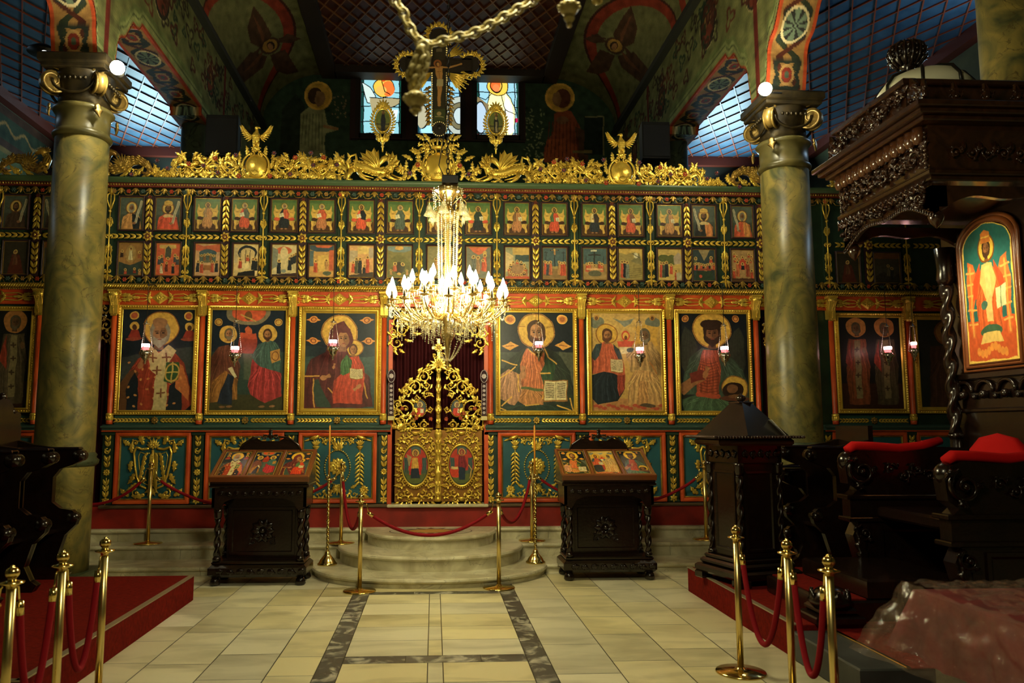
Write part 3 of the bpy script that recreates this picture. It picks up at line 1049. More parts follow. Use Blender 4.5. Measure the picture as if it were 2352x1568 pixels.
# the seated woman
c.p([(1248, 370), (1250, 340), (1272, 300), (1272, 262), (1290, 250), (1312, 255), (1332, 290), (1340, 330), (1330, 370)], (104, 52, 30))
c.p([(1250, 372), (1256, 320), (1300, 318), (1340, 350), (1336, 375)], (120, 60, 30)); c.p([(1330, 372), (1320, 290), (1345, 300), (1352, 372)], (60, 40, 26))
c.e(1286, 224, 34, 33, (170, 132, 56)); c.e(1286, 224, 29, 28, (150, 114, 46))
c.e(1292, 226, 19, 22, (74, 40, 26)); c.p([(1272, 214), (1284, 210), (1290, 228), (1284, 246), (1272, 240), (1268, 228)], (106, 76, 48)); c.e(1292, 276, 14, 9, (96, 66, 44))
for k in range(9): c.l([(1262 + k * 8, 280), (1256 + k * 9, 360)], 2, (74, 36, 22))
c.r(1342, 1385, 268, 355, (22, 30, 24)); c.l([(1344, 268), (1386, 268), (1386, 356)], 3, (96, 92, 60)); c.r(1315, 1360, 345, 352, (96, 84, 50))
R_ = np.random.RandomState(5)
for k in range(70):
    x, y = R_.uniform(1205, 1250), R_.uniform(250, 360)
    c.e(x, y, 3, 1.6, (96, 104, 74), rot=R_.uniform(0, 3))
    x, y = R_.uniform(760, 795), R_.uniform(220, 270)
    if k < 30: c.e(x, y, 2.5, 1.4, (96, 84, 60), rot=R_.uniform(0, 3))
c.C = np.clip(c.C * 2.2, 0, 1); c.grain(.1)
keep = np.ones(c.X.shape, bool)
for (a, b, t, d) in WIN: keep &= ~((c.X > a - 3) & (c.X < b + 3) & (c.Y > t - 2) & (c.Y < d + 2))
c.X0 = c.X
hook(putmesh(c, 'wall_east', MURAL, keep))
m = MB()
m.box(AXL, XL - .02, YE, YE + .3, 0, ZA); m.box(XR + .02, AXR, YE, YE + .3, 0, ZA); m.box(XL - .3, XR + .3, YE + .35, YE + .45, 0, 3.05); m.box(XL - .02, XR + .02, YE, YE + .2, 0, 3.05)
hook(m.build('wall_east_lower', DARKW))
LEAD = mat('window_lead', rgb(14, 14, 12), .6)
def window(n, a, b, t, d, draw):
    x0, z1 = atY(a, t, YE + .1); x1, _ = atY(b, t, YE + .1); _, z0 = atY(a, d, YE + .1)
    f = MB()
    for (p, q, r, s_) in ((x0 - .09, x0 + .03, z0 - .09, z1 + .09), (x1 - .03, x1 + .09, z0 - .09, z1 + .09), (x0, x1, z0 - .09, z0 + .02), (x0, x1, z1 - .02, z1 + .09)):
        f.box(p, q, YE - .06, YE + .16, r, s_)
    w = f.build('window_%d' % n, mat('window_frame_dark', rgb(34, 22, 16), .6))
    w['kind'] = 'structure'
    def fn(X, Y):
        xx = x0 + (X - a) / (b - a) * (x1 - x0)
        zz = z1 - (Y - t) / (d - t) * (z1 - z0)
        return xx, np.full(X.shape, YE + .1), zz
    g = Canvas(a, b, t, d, 190, (150, 196, 205))
    draw(g)
    g.mesh('stained_pane', STAIN, w, fn)
BLK = (6, 6, 6)
def grid_(g, a, b, t, d, xs, ys):
    for x in xs: g.l([(x, t), (x, d)], 2.2, BLK)
    for y in ys: g.l([(a, y), (b, y)], 2.2, BLK)
def w1(g):
    g.r(828, 925, 174, 313, (120, 170, 178)); g.r(828, 837, 174, 313, (16, 50, 44)); g.r(919, 925, 174, 313, (16, 60, 50)); g.r(828, 925, 306, 313, (60, 12, 20))
    g.r(870, 890, 190, 230, (160, 200, 205))
    g.r(828, 925, 174, 183, BLK)
    grid_(g, 828, 925, 180, 308, (836, 918), (211, 244, 279, 306))
    g.p([(832, 188), (850, 200), (862, 218), (866, 240), (845, 236), (837, 215)], (170, 186, 180)); g.l([(832, 188), (850, 200), (862, 218), (866, 240), (845, 236), (837, 215), (832, 188)], 2, BLK)
    g.p([(850, 224), (920, 224), (918, 236), (900, 246), (870, 246), (856, 262)], (140, 130, 96)); g.l([(850, 224), (920, 224), (918, 236), (900, 246), (870, 246)], 2, BLK)
    g.e(882, 200, 25, 23, BLK); g.e(882, 200, 23, 21, (206, 160, 60)); g.e(892, 203, 14, 18, (226, 96, 40)); g.e(876, 206, 12, 10, (196, 150, 70)); g.l([(876, 178), (884, 210), (896, 216)], 2, BLK); g.e(882, 180, 5, 7, (220, 70, 30))
    g.p([(866, 250), (915, 250), (905, 306), (880, 306)], (186, 210, 212)); g.l([(866, 250), (880, 306)], 2, BLK)
def w2(g):
    g.r(958, 1060, 174, 313, (118, 166, 186)); g.r(958, 966, 174, 313, (18, 50, 60)); g.r(958, 1060, 306, 313, (60, 12, 20)); g.r(1054, 1060, 174, 313, (30, 30, 26))
    grid_(g, 958, 1060, 174, 308, (968, 1010, 1055), (212, 246, 306))
    g.r(968, 1055, 246, 306, (140, 190, 212)); g.l([(1035, 246), (1035, 306)], 2, BLK)
    for r, cl in ((44, (150, 160, 150)), (30, (96, 92, 66)), (18, (160, 176, 176))):
        g.e(1056, 264, r * .75 + 2, r + 2, BLK); g.e(1056, 264, r * .75, r, cl)
    g.e(972, 268, 14, 28, BLK); g.e(970, 268, 12, 26, (150, 146, 120))
def w3(g):
    g.r(1092, 1192, 174, 316, (128, 172, 186)); g.r(1186, 1192, 174, 316, (20, 60, 50)); g.r(1180, 1188, 270, 280, (150, 20, 60)); g.r(1092, 1100, 174, 316, (20, 56, 50)); g.r(1092, 1192, 308, 316, (80, 14, 26))
    grid_(g, 1092, 1192, 178, 310, (1100, 1182), (211, 246, 306)); g.r(1092, 1192, 174, 181, BLK)
    g.p([(1124, 210), (1158, 206), (1172, 225), (1182, 250), (1180, 300), (1172, 312), (1150, 312), (1128, 290), (1120, 240)], (236, 226, 150)); g.p([(1160, 215), (1176, 240), (1180, 300), (1168, 308), (1158, 250)], (236, 236, 216))
    for pts in ([(1124, 210), (1120, 240), (1128, 300)], [(1158, 206), (1172, 225), (1184, 250), (1186, 265)], [(1150, 215), (1160, 250), (1162, 310)], [(1160, 250), (1182, 262)], [(1128, 215), (1115, 228), (1100, 224)]): g.l(pts, 2, BLK)
    g.e(1143, 197, 25, 23, BLK); g.e(1143, 197, 23, 21, (214, 170, 64)); g.e(1138, 192, 12, 17, (226, 92, 40)); g.e(1140, 202, 8, 9, (216, 110, 60)); g.ring(1140, 195, 13, 17, 1.6, BLK)
    g.p([(1096, 222), (1124, 240), (1118, 256), (1096, 234)], (110, 96, 66)); g.e(1104, 270, 14, 36, (150, 170, 186)); g.ring(1104, 270, 14, 36, 1.6, BLK)
window(1, *WIN[0], w1); window(2, *WIN[1], w2); window(3, *WIN[2], w3)
m = MB()   # dark surround of the three windows
for (a, b) in ((806, 824), (930, 954), (1064, 1088), (1196, 1206)):
    x0, z1 = atY(a, 160, YE - .03); x1, _ = atY(b, 160, YE - .03); _, z0 = atY(a, 322, YE - .03)
    m.box(x0, x1, YE - .05, YE - .03, z0, z1)
x0, z1 = atY(806, 158, YE - .04); x1, z0 = atY(1206, 172, YE - .04); m.box(x0, x1, YE - .055, YE - .03, z0, z1)
x0, z1 = atY(806, 318, YE - .04); x1, z0 = atY(1206, 328, YE - .04); m.box(x0, x1, YE - .12, YE - .03, z0, z1)
hook(m.build('trim_window_surround', mat('surround_dark_red', rgb(50, 24, 20), .6)))

# ---- columns -------------------------------------------------------------------------------------
def volute(m, x, y, z, r, ang, w=.10):
    """scroll of a capital: a spiral band standing in the vertical plane at angle ang"""
    P = []
    for i in range(34):
        t = i / 33
        a = pi * .5 + 2 * pi * 1.6 * t
        rr = r * (1 - t * .85)
        P.append((rr * cos(a), rr * sin(a)))
    for s in (-1, 1):
        Q = [(x + p[0] * cos(ang) - s * w * .5 * sin(ang), y + p[0] * sin(ang) + s * w * .5 * cos(ang), z + p[1]) for p in P]
        m.tube(Q, [.022 * (1 - .5 * i / 33) for i in range(34)], 6)
    m.xf = T(x, y, z, ang)
    m.tube([(0, -w * .5, 0), (0, w * .5, 0)], r * .72, 18)
    m.xf = None
def column(x, y, z0, zt, r, label, full=True, lit=True):
    c = empty('marble_column', (x, y, 0))
    tag(c, label, 'column', kind='thing')
    m = MB()
    rt = r * .93
    m.lathe([(r * .98, .1), (r * 1.0, z0), (r * 1.0, z0 + .2), (r * .99, 2.5), (rt, zt - .9 if full else zt)], n=48)
    m.build('shaft', COLM if full else COLG, c)
    m = MB()
    m.box(-r * 1.2, r * 1.2, -r * 1.2, r * 1.2, 0, .12, .02)
    m.lathe([(r * 1.0, z0 - .13), (r * 1.12, z0 - .10), (r * 1.15, z0 - .06), (r * 1.04, z0 - .03), (r * 1.08, z0), (r * 1.0, z0 + .03)], n=40)
    m.build('base_ring', COLG, c)
    if full:
        m = MB()
        zc = zt - .62
        m.lathe([(rt, zc - .32), (rt * 1.08, zc - .30), (rt * 1.12, zc - .27), (rt * 1.06, zc - .24), (rt * 1.0, zc - .22), (rt * 1.01, zc - .02), (rt * 1.10, zc), (rt * 1.16, zc + .03), (rt * 1.08, zc + .06)], n=40)
        m.build('neck_ring', mat('column_neck_stone', rgb(112, 100, 54), .35, noise=(3, rgb(66, 62, 36), .7)), c)
        m = MB()
        m.lathe([(rt * .98, zc + .03), (rt * .95, zc + .2), (rt * 1.15, zc + .45), (rt * 1.2, zc + .52)], n=32)
        m.box(-rt * 1.32, rt * 1.32, -rt * 1.32, rt * 1.32, zc + .50, zc + .62, .02)
        m.box(-rt * 1.22, rt * 1.22, -rt * 1.22, rt * 1.22, zc + .45, zc + .51, .01)
        for s in (-1, 1):      # egg row and garland on the faces
            for k in range(6):
                m.ball((-rt * .5 + k * rt * .2, s * rt * 1.16, zc + .33), .022, 6, 4)
                m.ball((s * rt * 1.16, -rt * .5 + k * rt * .2, zc + .33), .022, 6, 4)
            m.tube([(rt * .8 * cos(t), s * rt * 1.08, zc + .32 - .16 * sin(t)) for t in np.linspace(0, pi, 14)], .018, 5)
            m.tube([(s * rt * 1.08, rt * .8 * cos(t), zc + .32 - .16 * sin(t)) for t in np.linspace(0, pi, 14)], .018, 5)
        m.build('capital', mat('bronzed_capital', rgb(66, 54, 30), .38, .4, noise=(12, rgb(34, 28, 18), .7)), c)
        for k in range(4):
            a = pi / 4 + k * pi / 2
            m = MB()
            volute(m, rt * 1.28 * cos(a), rt * 1.28 * sin(a), zc + .30, .17, a)
            m.xf = T(rt * 1.3 * cos(a), rt * 1.3 * sin(a), zc + .02, a + pi / 2)
            m.leaf(0, .02, -pi / 2, .16, .09, .3, .02, .7, 2)
            m.xf = None
            m.build('volute', mat('gilded_volute', rgb(128, 104, 52), .38, .45), c)
    return c
LCX, LCY, RCX, RCY = -4.17, 9.18, 4.43, 9.45
column(LCX, LCY, 1.40, 6.0, .315, 'tall yellow-green marbled column beside the dark stalls, its ionic capital lit by a lamp')
column(RCX, RCY, 1.50, 5.86, .312, 'tall yellow-green marbled column next to the carved throne canopy')
column(-4.22, 13.5, 1.4, 6.97, .24, 'plain green marbled column behind the screen, nearer the painted angel', False)
column(4.46, 13.9, 1.4, 6.97, .24, 'plain green marbled column behind the screen, nearer the painted seated woman', False)
c_ = column(5.66, 7.0, 1.4, 7.78, .33, 'partly seen marbled column above and behind the throne canopy', False)
for k_ in c_.children:
    if k_.name.startswith('shaft'): k_.data.materials[0] = COLM
# ================================================================== painted panels (drawn as flat paint)
SK = (168, 110, 66)
GH = (202, 156, 52)
def fold_poly(c, pts, col, n=6, dk=None, w=None, sp=.5, seed=0):
    m = c.p(pts, col)
    x0, x1, y0, y1 = c.b
    if m.any():
        W_ = abs(x1 - x0); xs_, ys_ = c.X[m], c.Y[m]; cxm = xs_.mean(); ym = ys_.min(); sp_ = max(xs_.max() - xs_.min(), 1e-6)
        f_ = (xs_ - cxm) / (sp_ * (.6 + .5 * (ys_ - ym) / max(ys_.max() - ym, 1e-6)))
        k_ = 1 + .20 * np.sin(f_ * pi * n * 1.1 + seed + .8 * np.sin((ys_ - ym) / W_ * 14)) - .38 * np.clip(np.abs(f_) * 1.5 - .35, 0, 1)
        c.C[m] *= k_[:, None]
    n = int(n * 1.6)
    c.folds(m, n, dk or tuple(int(v * .62) for v in col), w or abs(x1 - x0) * .008, sp, seed=seed)
    lt = tuple(min(255, int(v * 1.35 + 20)) for v in col)
    c.folds(m, max(2, n - 2), lt, (w or abs(x1 - x0) * .008) * .6, sp, seed=seed + 9)
    return m
def icon_bishop(c):      # bishop in red cope with a cross-marked stole and closed book
    c.r(0, 3000, 0, 3000, (24, 36, 46)); c.p([(833, 470), (1255, 400), (1255, 560), (833, 600)], (52, 60, 60)); c.r(833, 1260, 640, 800, (20, 26, 34))
    for x, y, r in ((903, 219, 26), (1211, 219, 26)): c.e(x, y, r, r, GH); c.e(x, y, r * .7, r * .7, (170, 70, 34))
    for x in (903, 1215): c.e(x, 283, 27, 26, GH); c.e(x, 290, 13, 17, (74, 44, 28)); c.p([(x - 38, 350), (x - 18, 305), (x + 18, 305), (x + 38, 352)], (140, 34, 24)); c.e(x, 360, 48, 10, (150, 60, 40))
    c.e(1055, 295, 101, 103, (205, 158, 50)); c.ring(1055, 295, 99, 101, 3, (140, 80, 26))
    fold_poly(c, [(833, 640), (880, 560), (930, 480), (1000, 440), (1120, 420), (1190, 500), (1235, 640), (1250, 740), (1200, 790), (840, 790)], (150, 44, 24), 10)
    c.p([(833, 640), (870, 570), (905, 540), (935, 560), (930, 790), (835, 790)], (96, 60, 34)); c.p([(870, 660), (915, 560), (940, 600), (940, 790), (880, 790)], (22, 32, 42))
    c.p([(1118, 640), (1180, 590), (1190, 790), (1100, 790)], (24, 34, 44)); c.p([(1150, 500), (1185, 520), (1230, 640), (1225, 725), (1150, 650)], (184, 96, 40))
    for k in range(26):
        a, b = (880 + (k * 37) % 330, 500 + (k * 53) % 270); c.e(a, b, 9, 6, (200, 130, 60), rot=k)
    c.p([(1000, 395), (1050, 440), (1100, 395), (1150, 430), (1105, 500), (1100, 790), (1022, 790), (1036, 570), (1000, 540), (985, 440)], (190, 172, 118))
    for x, y in ((1092, 470), (1068, 680), (1015, 470), (1040, 545)): c.l([(x - 22, y), (x + 22, y)], 9, (120, 66, 34)); c.l([(x, y - 24), (x, y + 24)], 9, (120, 66, 34))
    c.head(1048, 322, 66, None, (130, 124, 110), (150, 104, 68), beard=(150, 146, 130), hr=1.2); c.e(1048, 262, 42, 34, (150, 104, 68))
    c.p([(1090, 500), (1165, 500), (1165, 600), (1125, 630), (1085, 610)], (40, 84, 44)); c.l([(1128, 500), (1126, 620)], 8, (190, 160, 70)); c.l([(1090, 560), (1165, 560)], 8, (190, 160, 70)); c.ring(1127, 562, 38, 52, 5, (190, 150, 60))
    c.hand(945, 520, 22, -1.2)
def icon_two_apostles(c):    # two apostles holding up a red church
    c.r(0, 3000, 0, 3000, (22, 36, 50)); c.r(1300, 1900, 430, 700, (44, 66, 60)); c.r(1300, 1900, 690, 800, (62, 60, 36)); c.e(1610, 190, 130, 76, (120, 110, 84)); c.e(1612, 185, 100, 60, (206, 74, 34)); c.e(1612, 210, 22, 30, (110, 70, 36)); c.l([(1570, 205), (1655, 240)], 8, (180, 150, 70))
    for x in (1438, 1790): c.e(x, 249, 24, 23, GH); c.ring(x, 249, 17, 16, 3, (140, 80, 30))
    c.p([(1556, 350), (1565, 312), (1590, 318), (1612, 270), (1634, 318), (1655, 312), (1664, 350)], (176, 60, 26)); c.r(1556, 1664, 350, 440, (140, 44, 26)); c.e(1612, 300, 20, 22, (190, 80, 34))
    c.r(1590, 1640, 440, 600, (70, 84, 66))
    c.e(1492, 320, 52, 54, GH); c.e(1725, 320, 55, 57, GH)
    fold_poly(c, [(1395, 720), (1400, 470), (1440, 400), (1500, 385), (1545, 440), (1570, 520), (1550, 690)], (104, 56, 40), 6); fold_poly(c, [(1400, 740), (1410, 610), (1480, 540), (1560, 600), (1560, 720)], (150, 96, 34), 5); fold_poly(c, [(1440, 740), (1500, 560), (1535, 580), (1528, 750)], (34, 44, 60), 3)
    c.head(1496, 318, 30, None, (96, 84, 60), SK, beard=(120, 108, 84)); c.p([(1495, 530), (1520, 520), (1552, 580), (1540, 588)], (206, 196, 150))
    fold_poly(c, [(1650, 560), (1640, 460), (1672, 380), (1730, 355), (1785, 380), (1812, 440), (1800, 560)], (56, 90, 82), 6); fold_poly(c, [(1620, 640), (1640, 470), (1690, 520), (1810, 560), (1820, 700), (1720, 740), (1640, 690)], (160, 34, 44), 8)
    c.head(1724, 322, 30, None, (74, 46, 26), SK, beard=(74, 44, 26)); c.p([(1745, 430), (1800, 410), (1808, 480), (1755, 500)], (186, 130, 50)); c.ring(1778, 456, 20, 26, 3, (110, 60, 24))
    for x in (1470, 1510, 1700, 1760): c.e(x, 760, 18, 7, (140, 96, 60))
def icon_mother(c):      # woman in dark mantle with a child in red
    c.r(0, 3000, 0, 3000, (16, 32, 44)); c.r(160, 570, 560, 870, (50, 78, 76)); c.r(160, 570, 500, 562, (30, 48, 56))
    for x, y in ((210, 347), (510, 347), (210, 470), (520, 470)):
        c.e(x, y, 24, 20, (214, 130, 40)); c.p([(x - 42, y), (x - 20, y - 8), (x + 20, y - 8), (x + 42, y), (x + 20, y + 8), (x - 20, y + 8)], (214, 130, 40)); c.ring(x, y, 13, 11, 3, (130, 60, 24))
    c.e(358, 418, 103, 102, (206, 160, 48)); c.ring(358, 418, 99, 98, 3, (140, 84, 26)); c.e(440, 508, 52, 50, (206, 160, 48)); c.ring(440, 508, 49, 47, 3, (140, 84, 26))
    fold_poly(c, [(160, 860), (168, 660), (200, 580), (280, 530), (300, 420), (330, 370), (380, 355), (420, 400), (425, 470), (400, 520), (440, 600), (530, 680), (550, 850)], (86, 30, 34), 12, seed=2)
    c.p([(215, 700), (240, 690), (320, 850), (232, 850)], (46, 66, 56)); c.l([(215, 690), (222, 850)], 7, (196, 140, 46)); c.l([(168, 676), (245, 672)], 8, (196, 140, 46)); c.l([(300, 740), (330, 770)], 7, (196, 140, 46)); c.l([(495, 700), (520, 800)], 7, (196, 140, 46))
    c.head(375, 455, 52, None, (80, 30, 34), (160, 108, 64), veil=(92, 34, 38), look=.8); c.e(372, 400, 40, 24, (92, 34, 38))
    fold_poly(c, [(325, 830), (330, 700), (380, 650), (420, 560), (470, 555), (500, 620), (500, 700), (490, 830)], (186, 50, 28), 10, seed=5); fold_poly(c, [(362, 660), (372, 590), (400, 550), (435, 580), (420, 650), (380, 670)], (60, 104, 58), 4)
    c.head(435, 515, 27, None, (84, 50, 28), SK); c.book(417, 625, 76, 62, lines=6)
    c.hand(270, 680, 20, -.35); c.hand(470, 730, 17, 2.5); c.hand(330, 620, 11, -1.3)
def icon_christ(c):    # long-haired man blessing, holding an open book
    c.r(0, 3000, 0, 3000, (18, 28, 36)); c.r(60, 540, 420, 520, (52, 62, 56)); c.r(440, 540, 420, 620, (74, 80, 64))
    for x in (145, 460): c.e(x, 221, 30, 26, (216, 130, 40)); c.e(x, 221, 17, 15, (170, 90, 34)); c.ring(x, 221, 30, 26, 3, (240, 180, 70))
    for x in (142, 461): c.p([(x - 52, 382), (x - 20, 368), (x, 355), (x + 20, 368), (x + 52, 382), (x + 20, 398), (x, 410), (x - 20, 398)], (216, 146, 44)); c.l([(x - 22, 382), (x + 22, 382)], 6, (140, 80, 30))
    c.e(300, 293, 112, 111, (208, 162, 48)); c.ring(300, 293, 108, 107, 3, (140, 84, 26)); c.l([(190, 268), (235, 268)], 3, (140, 84, 26)); c.l([(365, 268), (410, 268)], 3, (140, 84, 26)); c.l([(300, 184), (300, 230)], 3, (140, 84, 26))
    fold_poly(c, [(80, 780), (90, 620), (80, 560), (130, 470), (230, 395), (300, 385), (380, 400), (450, 450), (500, 540), (520, 640), (520, 780)], (38, 50, 38), 9)
    fold_poly(c, [(215, 720), (200, 500), (240, 400), (300, 430), (350, 400), (350, 500), (340, 720)], (192, 96, 48), 12, seed=3); fold_poly(c, [(76, 700), (80, 560), (130, 520), (200, 560), (225, 680), (160, 745)], (176, 120, 84), 9, seed=4)
    fold_poly(c, [(190, 720), (220, 640), (330, 650), (340, 740), (240, 760)], (186, 116, 56), 6); c.l([(215, 640), (345, 650)], 16, (84, 100, 50)); fold_poly(c, [(80, 780), (110, 730), (200, 745), (340, 735), (510, 750), (515, 780)], (30, 50, 38), 8); fold_poly(c, [(320, 540), (350, 490), (350, 400), (420, 500), (380, 620), (340, 620)], (38, 70, 40), 5)
    for P in ([(95, 470), (180, 500)], [(80, 580), (170, 510)], [(185, 560), (195, 660)], [(350, 400), (375, 450), (420, 495)], [(320, 545), (380, 550)], [(360, 600), (335, 700)], [(90, 745), (150, 690)], [(230, 745), (310, 735)], [(500, 700), (515, 770)], [(80, 760), (110, 770)], [(420, 745), (500, 770)], [(250, 405), (300, 440), (350, 405)]): c.l(P, 8, (216, 160, 46))
    c.head(300, 300, 64, None, (70, 44, 26), (172, 116, 68), beard=(84, 50, 28)); c.hand(215, 560, 26, -1.45); c.book(343, 588, 146, 130, lines=9)
def icon_trinity(c):     # two seated figures against gold
    c.r(0, 3000, 0, 3000, (190, 150, 70)); c.r(660, 1100, 170, 300, (200, 162, 84)); c.r(660, 1100, 700, 790, (176, 120, 64))
    for x, q in ((705, 1), (1045, -1)): c.e(x, 235, 46, 36, (110, 116, 100)); c.e(x + 2 * q, 205, 17, 17, (196, 140, 46)); c.e(x + 2 * q, 208, 10, 12, (110, 70, 40))
    c.p([(800, 210), (860, 225), (935, 212), (910, 245), (870, 262), (850, 240)], (130, 136, 122)); c.e(762, 310, 66, 63, (208, 160, 44)); c.ring(762, 310, 64, 61, 3, (140, 84, 26))
    c.p([(925, 268), (1000, 250), (1085, 262), (1060, 330), (1075, 380), (930, 370), (950, 320)], (206, 158, 50)); c.e(875, 318, 24, 34, (200, 60, 30)); c.e(875, 318, 17, 22, (216, 170, 60)); c.e(875, 330, 9, 14, (110, 60, 30)); c.p([(822, 350), (930, 350), (915, 385), (835, 385)], (196, 64, 36)); c.p([(840, 390), (910, 385), (915, 420), (850, 430)], (214, 200, 150))
    fold_poly(c, [(665, 550), (670, 440), (700, 380), (760, 350), (830, 400), (860, 470), (870, 560)], (182, 76, 44), 9); fold_poly(c, [(665, 440), (700, 370), (735, 365), (720, 440), (690, 470)], (48, 66, 70), 3); fold_poly(c, [(800, 370), (840, 400), (862, 470), (830, 460)], (48, 66, 70), 2)
    fold_poly(c, [(670, 700), (665, 560), (740, 540), (830, 560), (870, 640), (820, 720), (700, 740)], (26, 38, 46), 10); fold_poly(c, [(820, 560), (870, 555), (870, 640), (830, 690)], (150, 50, 34), 3)
    fold_poly(c, [(900, 540), (880, 430), (940, 380), (1030, 350), (1085, 430), (1090, 560)], (176, 140, 84), 9); fold_poly(c, [(880, 740), (890, 590), (930, 530), (1060, 540), (1090, 640), (1085, 740)], (196, 146, 84), 12); fold_poly(c, [(930, 740), (960, 600), (1010, 600), (1000, 740)], (186, 130, 70), 5)
    c.head(764, 318, 36, None, (84, 50, 30), SK, beard=(90, 54, 30)); c.head(992, 318, 38, None, (90, 84, 66), (120, 88, 56), beard=(120, 112, 90)); c.book(782, 460, 78, 84, lines=7)
    for k in range(16): c.e(690 + k * 26, 745 + (k % 3) * 9, 16, 9, (176, 60, 36))
    c.e(1000, 745, 46, 12, (80, 66, 50)); c.l([(1020, 480), (1060, 550)], 7, (190, 120, 40)); c.e(905, 405, 22, 14, (60, 80, 84))
def icon_forerunner(c):    # winged dark-haired man holding a haloed head on a dish
    c.r(0, 3000, 0, 3000, (20, 28, 36)); c.r(1220, 1660, 540, 800, (26, 32, 34))
    for x in (1279, 1581): c.e(x, 215, 21, 21, (206, 130, 44)); c.ring(x, 215, 13, 13, 3, (140, 70, 30))
    for q in (-1, 1):
        m = c.p([(1435 + q * 90, 380), (1435 + q * 130, 290), (1435 + q * 165, 262), (1435 + q * 190, 330), (1435 + q * 200, 480), (1435 + q * 170, 540), (1435 + q * 100, 480)], (50, 54, 46)); c.folds(m, 8, (30, 34, 32), 3)
    c.e(1434, 282, 118, 108, (208, 162, 48)); c.ring(1434, 282, 114, 104, 3, (140, 84, 26))
    fold_poly(c, [(1240, 660), (1260, 540), (1300, 450), (1370, 390), (1450, 400), (1530, 430), (1600, 500), (1650, 620), (1640, 700)], (58, 80, 66), 10)
    fold_poly(c, [(1330, 700), (1340, 520), (1380, 400), (1470, 400), (1480, 520), (1460, 700)], (160, 62, 36), 8)
    for k in range(12): c.l([(1350, 470 + k * 17), (1400, 482 + k * 17), (1465, 470 + k * 17)], 3.5, (104, 34, 22))
    c.p([(1240, 650), (1240, 600), (1300, 560), (1380, 545), (1390, 575), (1320, 620), (1255, 665)], (150, 96, 56)); c.p([(1290, 540), (1370, 520), (1385, 575), (1300, 600)], (110, 34, 26))
    fold_poly(c, [(1250, 770), (1240, 690), (1330, 670), (1470, 690), (1600, 740), (1600, 775)], (66, 96, 70), 10); c.l([(1340, 665), (1460, 675)], 26, (180, 64, 34))
    c.head(1434, 300, 62, None, (46, 28, 20), (120, 76, 46), beard=(52, 32, 22)); c.e(1434, 250, 66, 32, (46, 28, 20)); c.hand(1385, 545, 24, -1.2, (160, 104, 60))
    c.e(1563, 625, 80, 72, (208, 162, 48)); c.ring(1563, 625, 77, 69, 3, (140, 84, 26)); c.e(1552, 640, 66, 46, (44, 26, 20), rot=-.25); c.e(1548, 632, 34, 26, (120, 76, 46), rot=-.25); c.e(1560, 688, 90, 16, (96, 50, 34)); c.e(1570, 676, 50, 12, (120, 78, 46))
def icon_two_bishops(c):     # two standing bishops with halos
    c.r(-200, 3000, 0, 3000, (24, 26, 28)); c.r(-200, 3000, 880, 2000, (60, 30, 20))
    for x, cl in ((.30, (128, 62, 30)), (.75, (84, 70, 50))):
        X = c.b[0] + (c.b[1] - c.b[0]) * x; w = (c.b[1] - c.b[0]); Yt = c.b[2]; h = c.b[3] - c.b[2]
        c.e(X, Yt + h * .11, w * .16, w * .16, (176, 110, 44))
        fold_poly(c, [(X - w * .14, Yt + h * .24), (X + w * .14, Yt + h * .24), (X + w * .19, Yt + h * .55), (X + w * .16, Yt + h * .95), (X - w * .16, Yt + h * .95), (X - w * .19, Yt + h * .55)], cl, 7)
        fold_poly(c, [(X - w * .2, Yt + h * .5), (X - w * .1, Yt + h * .25), (X - w * .08, Yt + h * .6)], (150, 44, 24), 3)
        c.p([(X - w * .04, Yt + h * .25), (X + w * .05, Yt + h * .25), (X + w * .05, Yt + h * .88), (X - w * .05, Yt + h * .88)], (132, 116, 76))
        for k in range(4): c.l([(X - w * .03, Yt + h * (.35 + k * .14)), (X + w * .03, Yt + h * (.35 + k * .14))], w * .02, (70, 46, 30)); c.l([(X, Yt + h * (.33 + k * .14)), (X, Yt + h * (.37 + k * .14))], w * .02, (70, 46, 30))
        c.head(X, Yt + h * .12, w * .085, None, (80, 70, 52), (110, 72, 44), beard=(96, 84, 64))
        c.e(X + w * .12, Yt + h * .36, w * .03, w * .05, (120, 84, 50))
def icon_dark_saint(c):
    c.r(-200, 3000, 0, 3000, (30, 34, 34)); w = c.b[1] - c.b[0]; X = (c.b[0] + c.b[1]) / 2; h = c.b[3] - c.b[2]; Yt = c.b[2]
    fold_poly(c, [(X - w * .3, Yt + h * .3), (X + w * .3, Yt + h * .3), (X + w * .36, Yt + h), (X - w * .36, Yt + h)], (70, 40, 30), 8); c.head(X, Yt + h * .16, w * .12, (150, 104, 44), (50, 36, 26), (110, 74, 46), beard=(60, 44, 32))

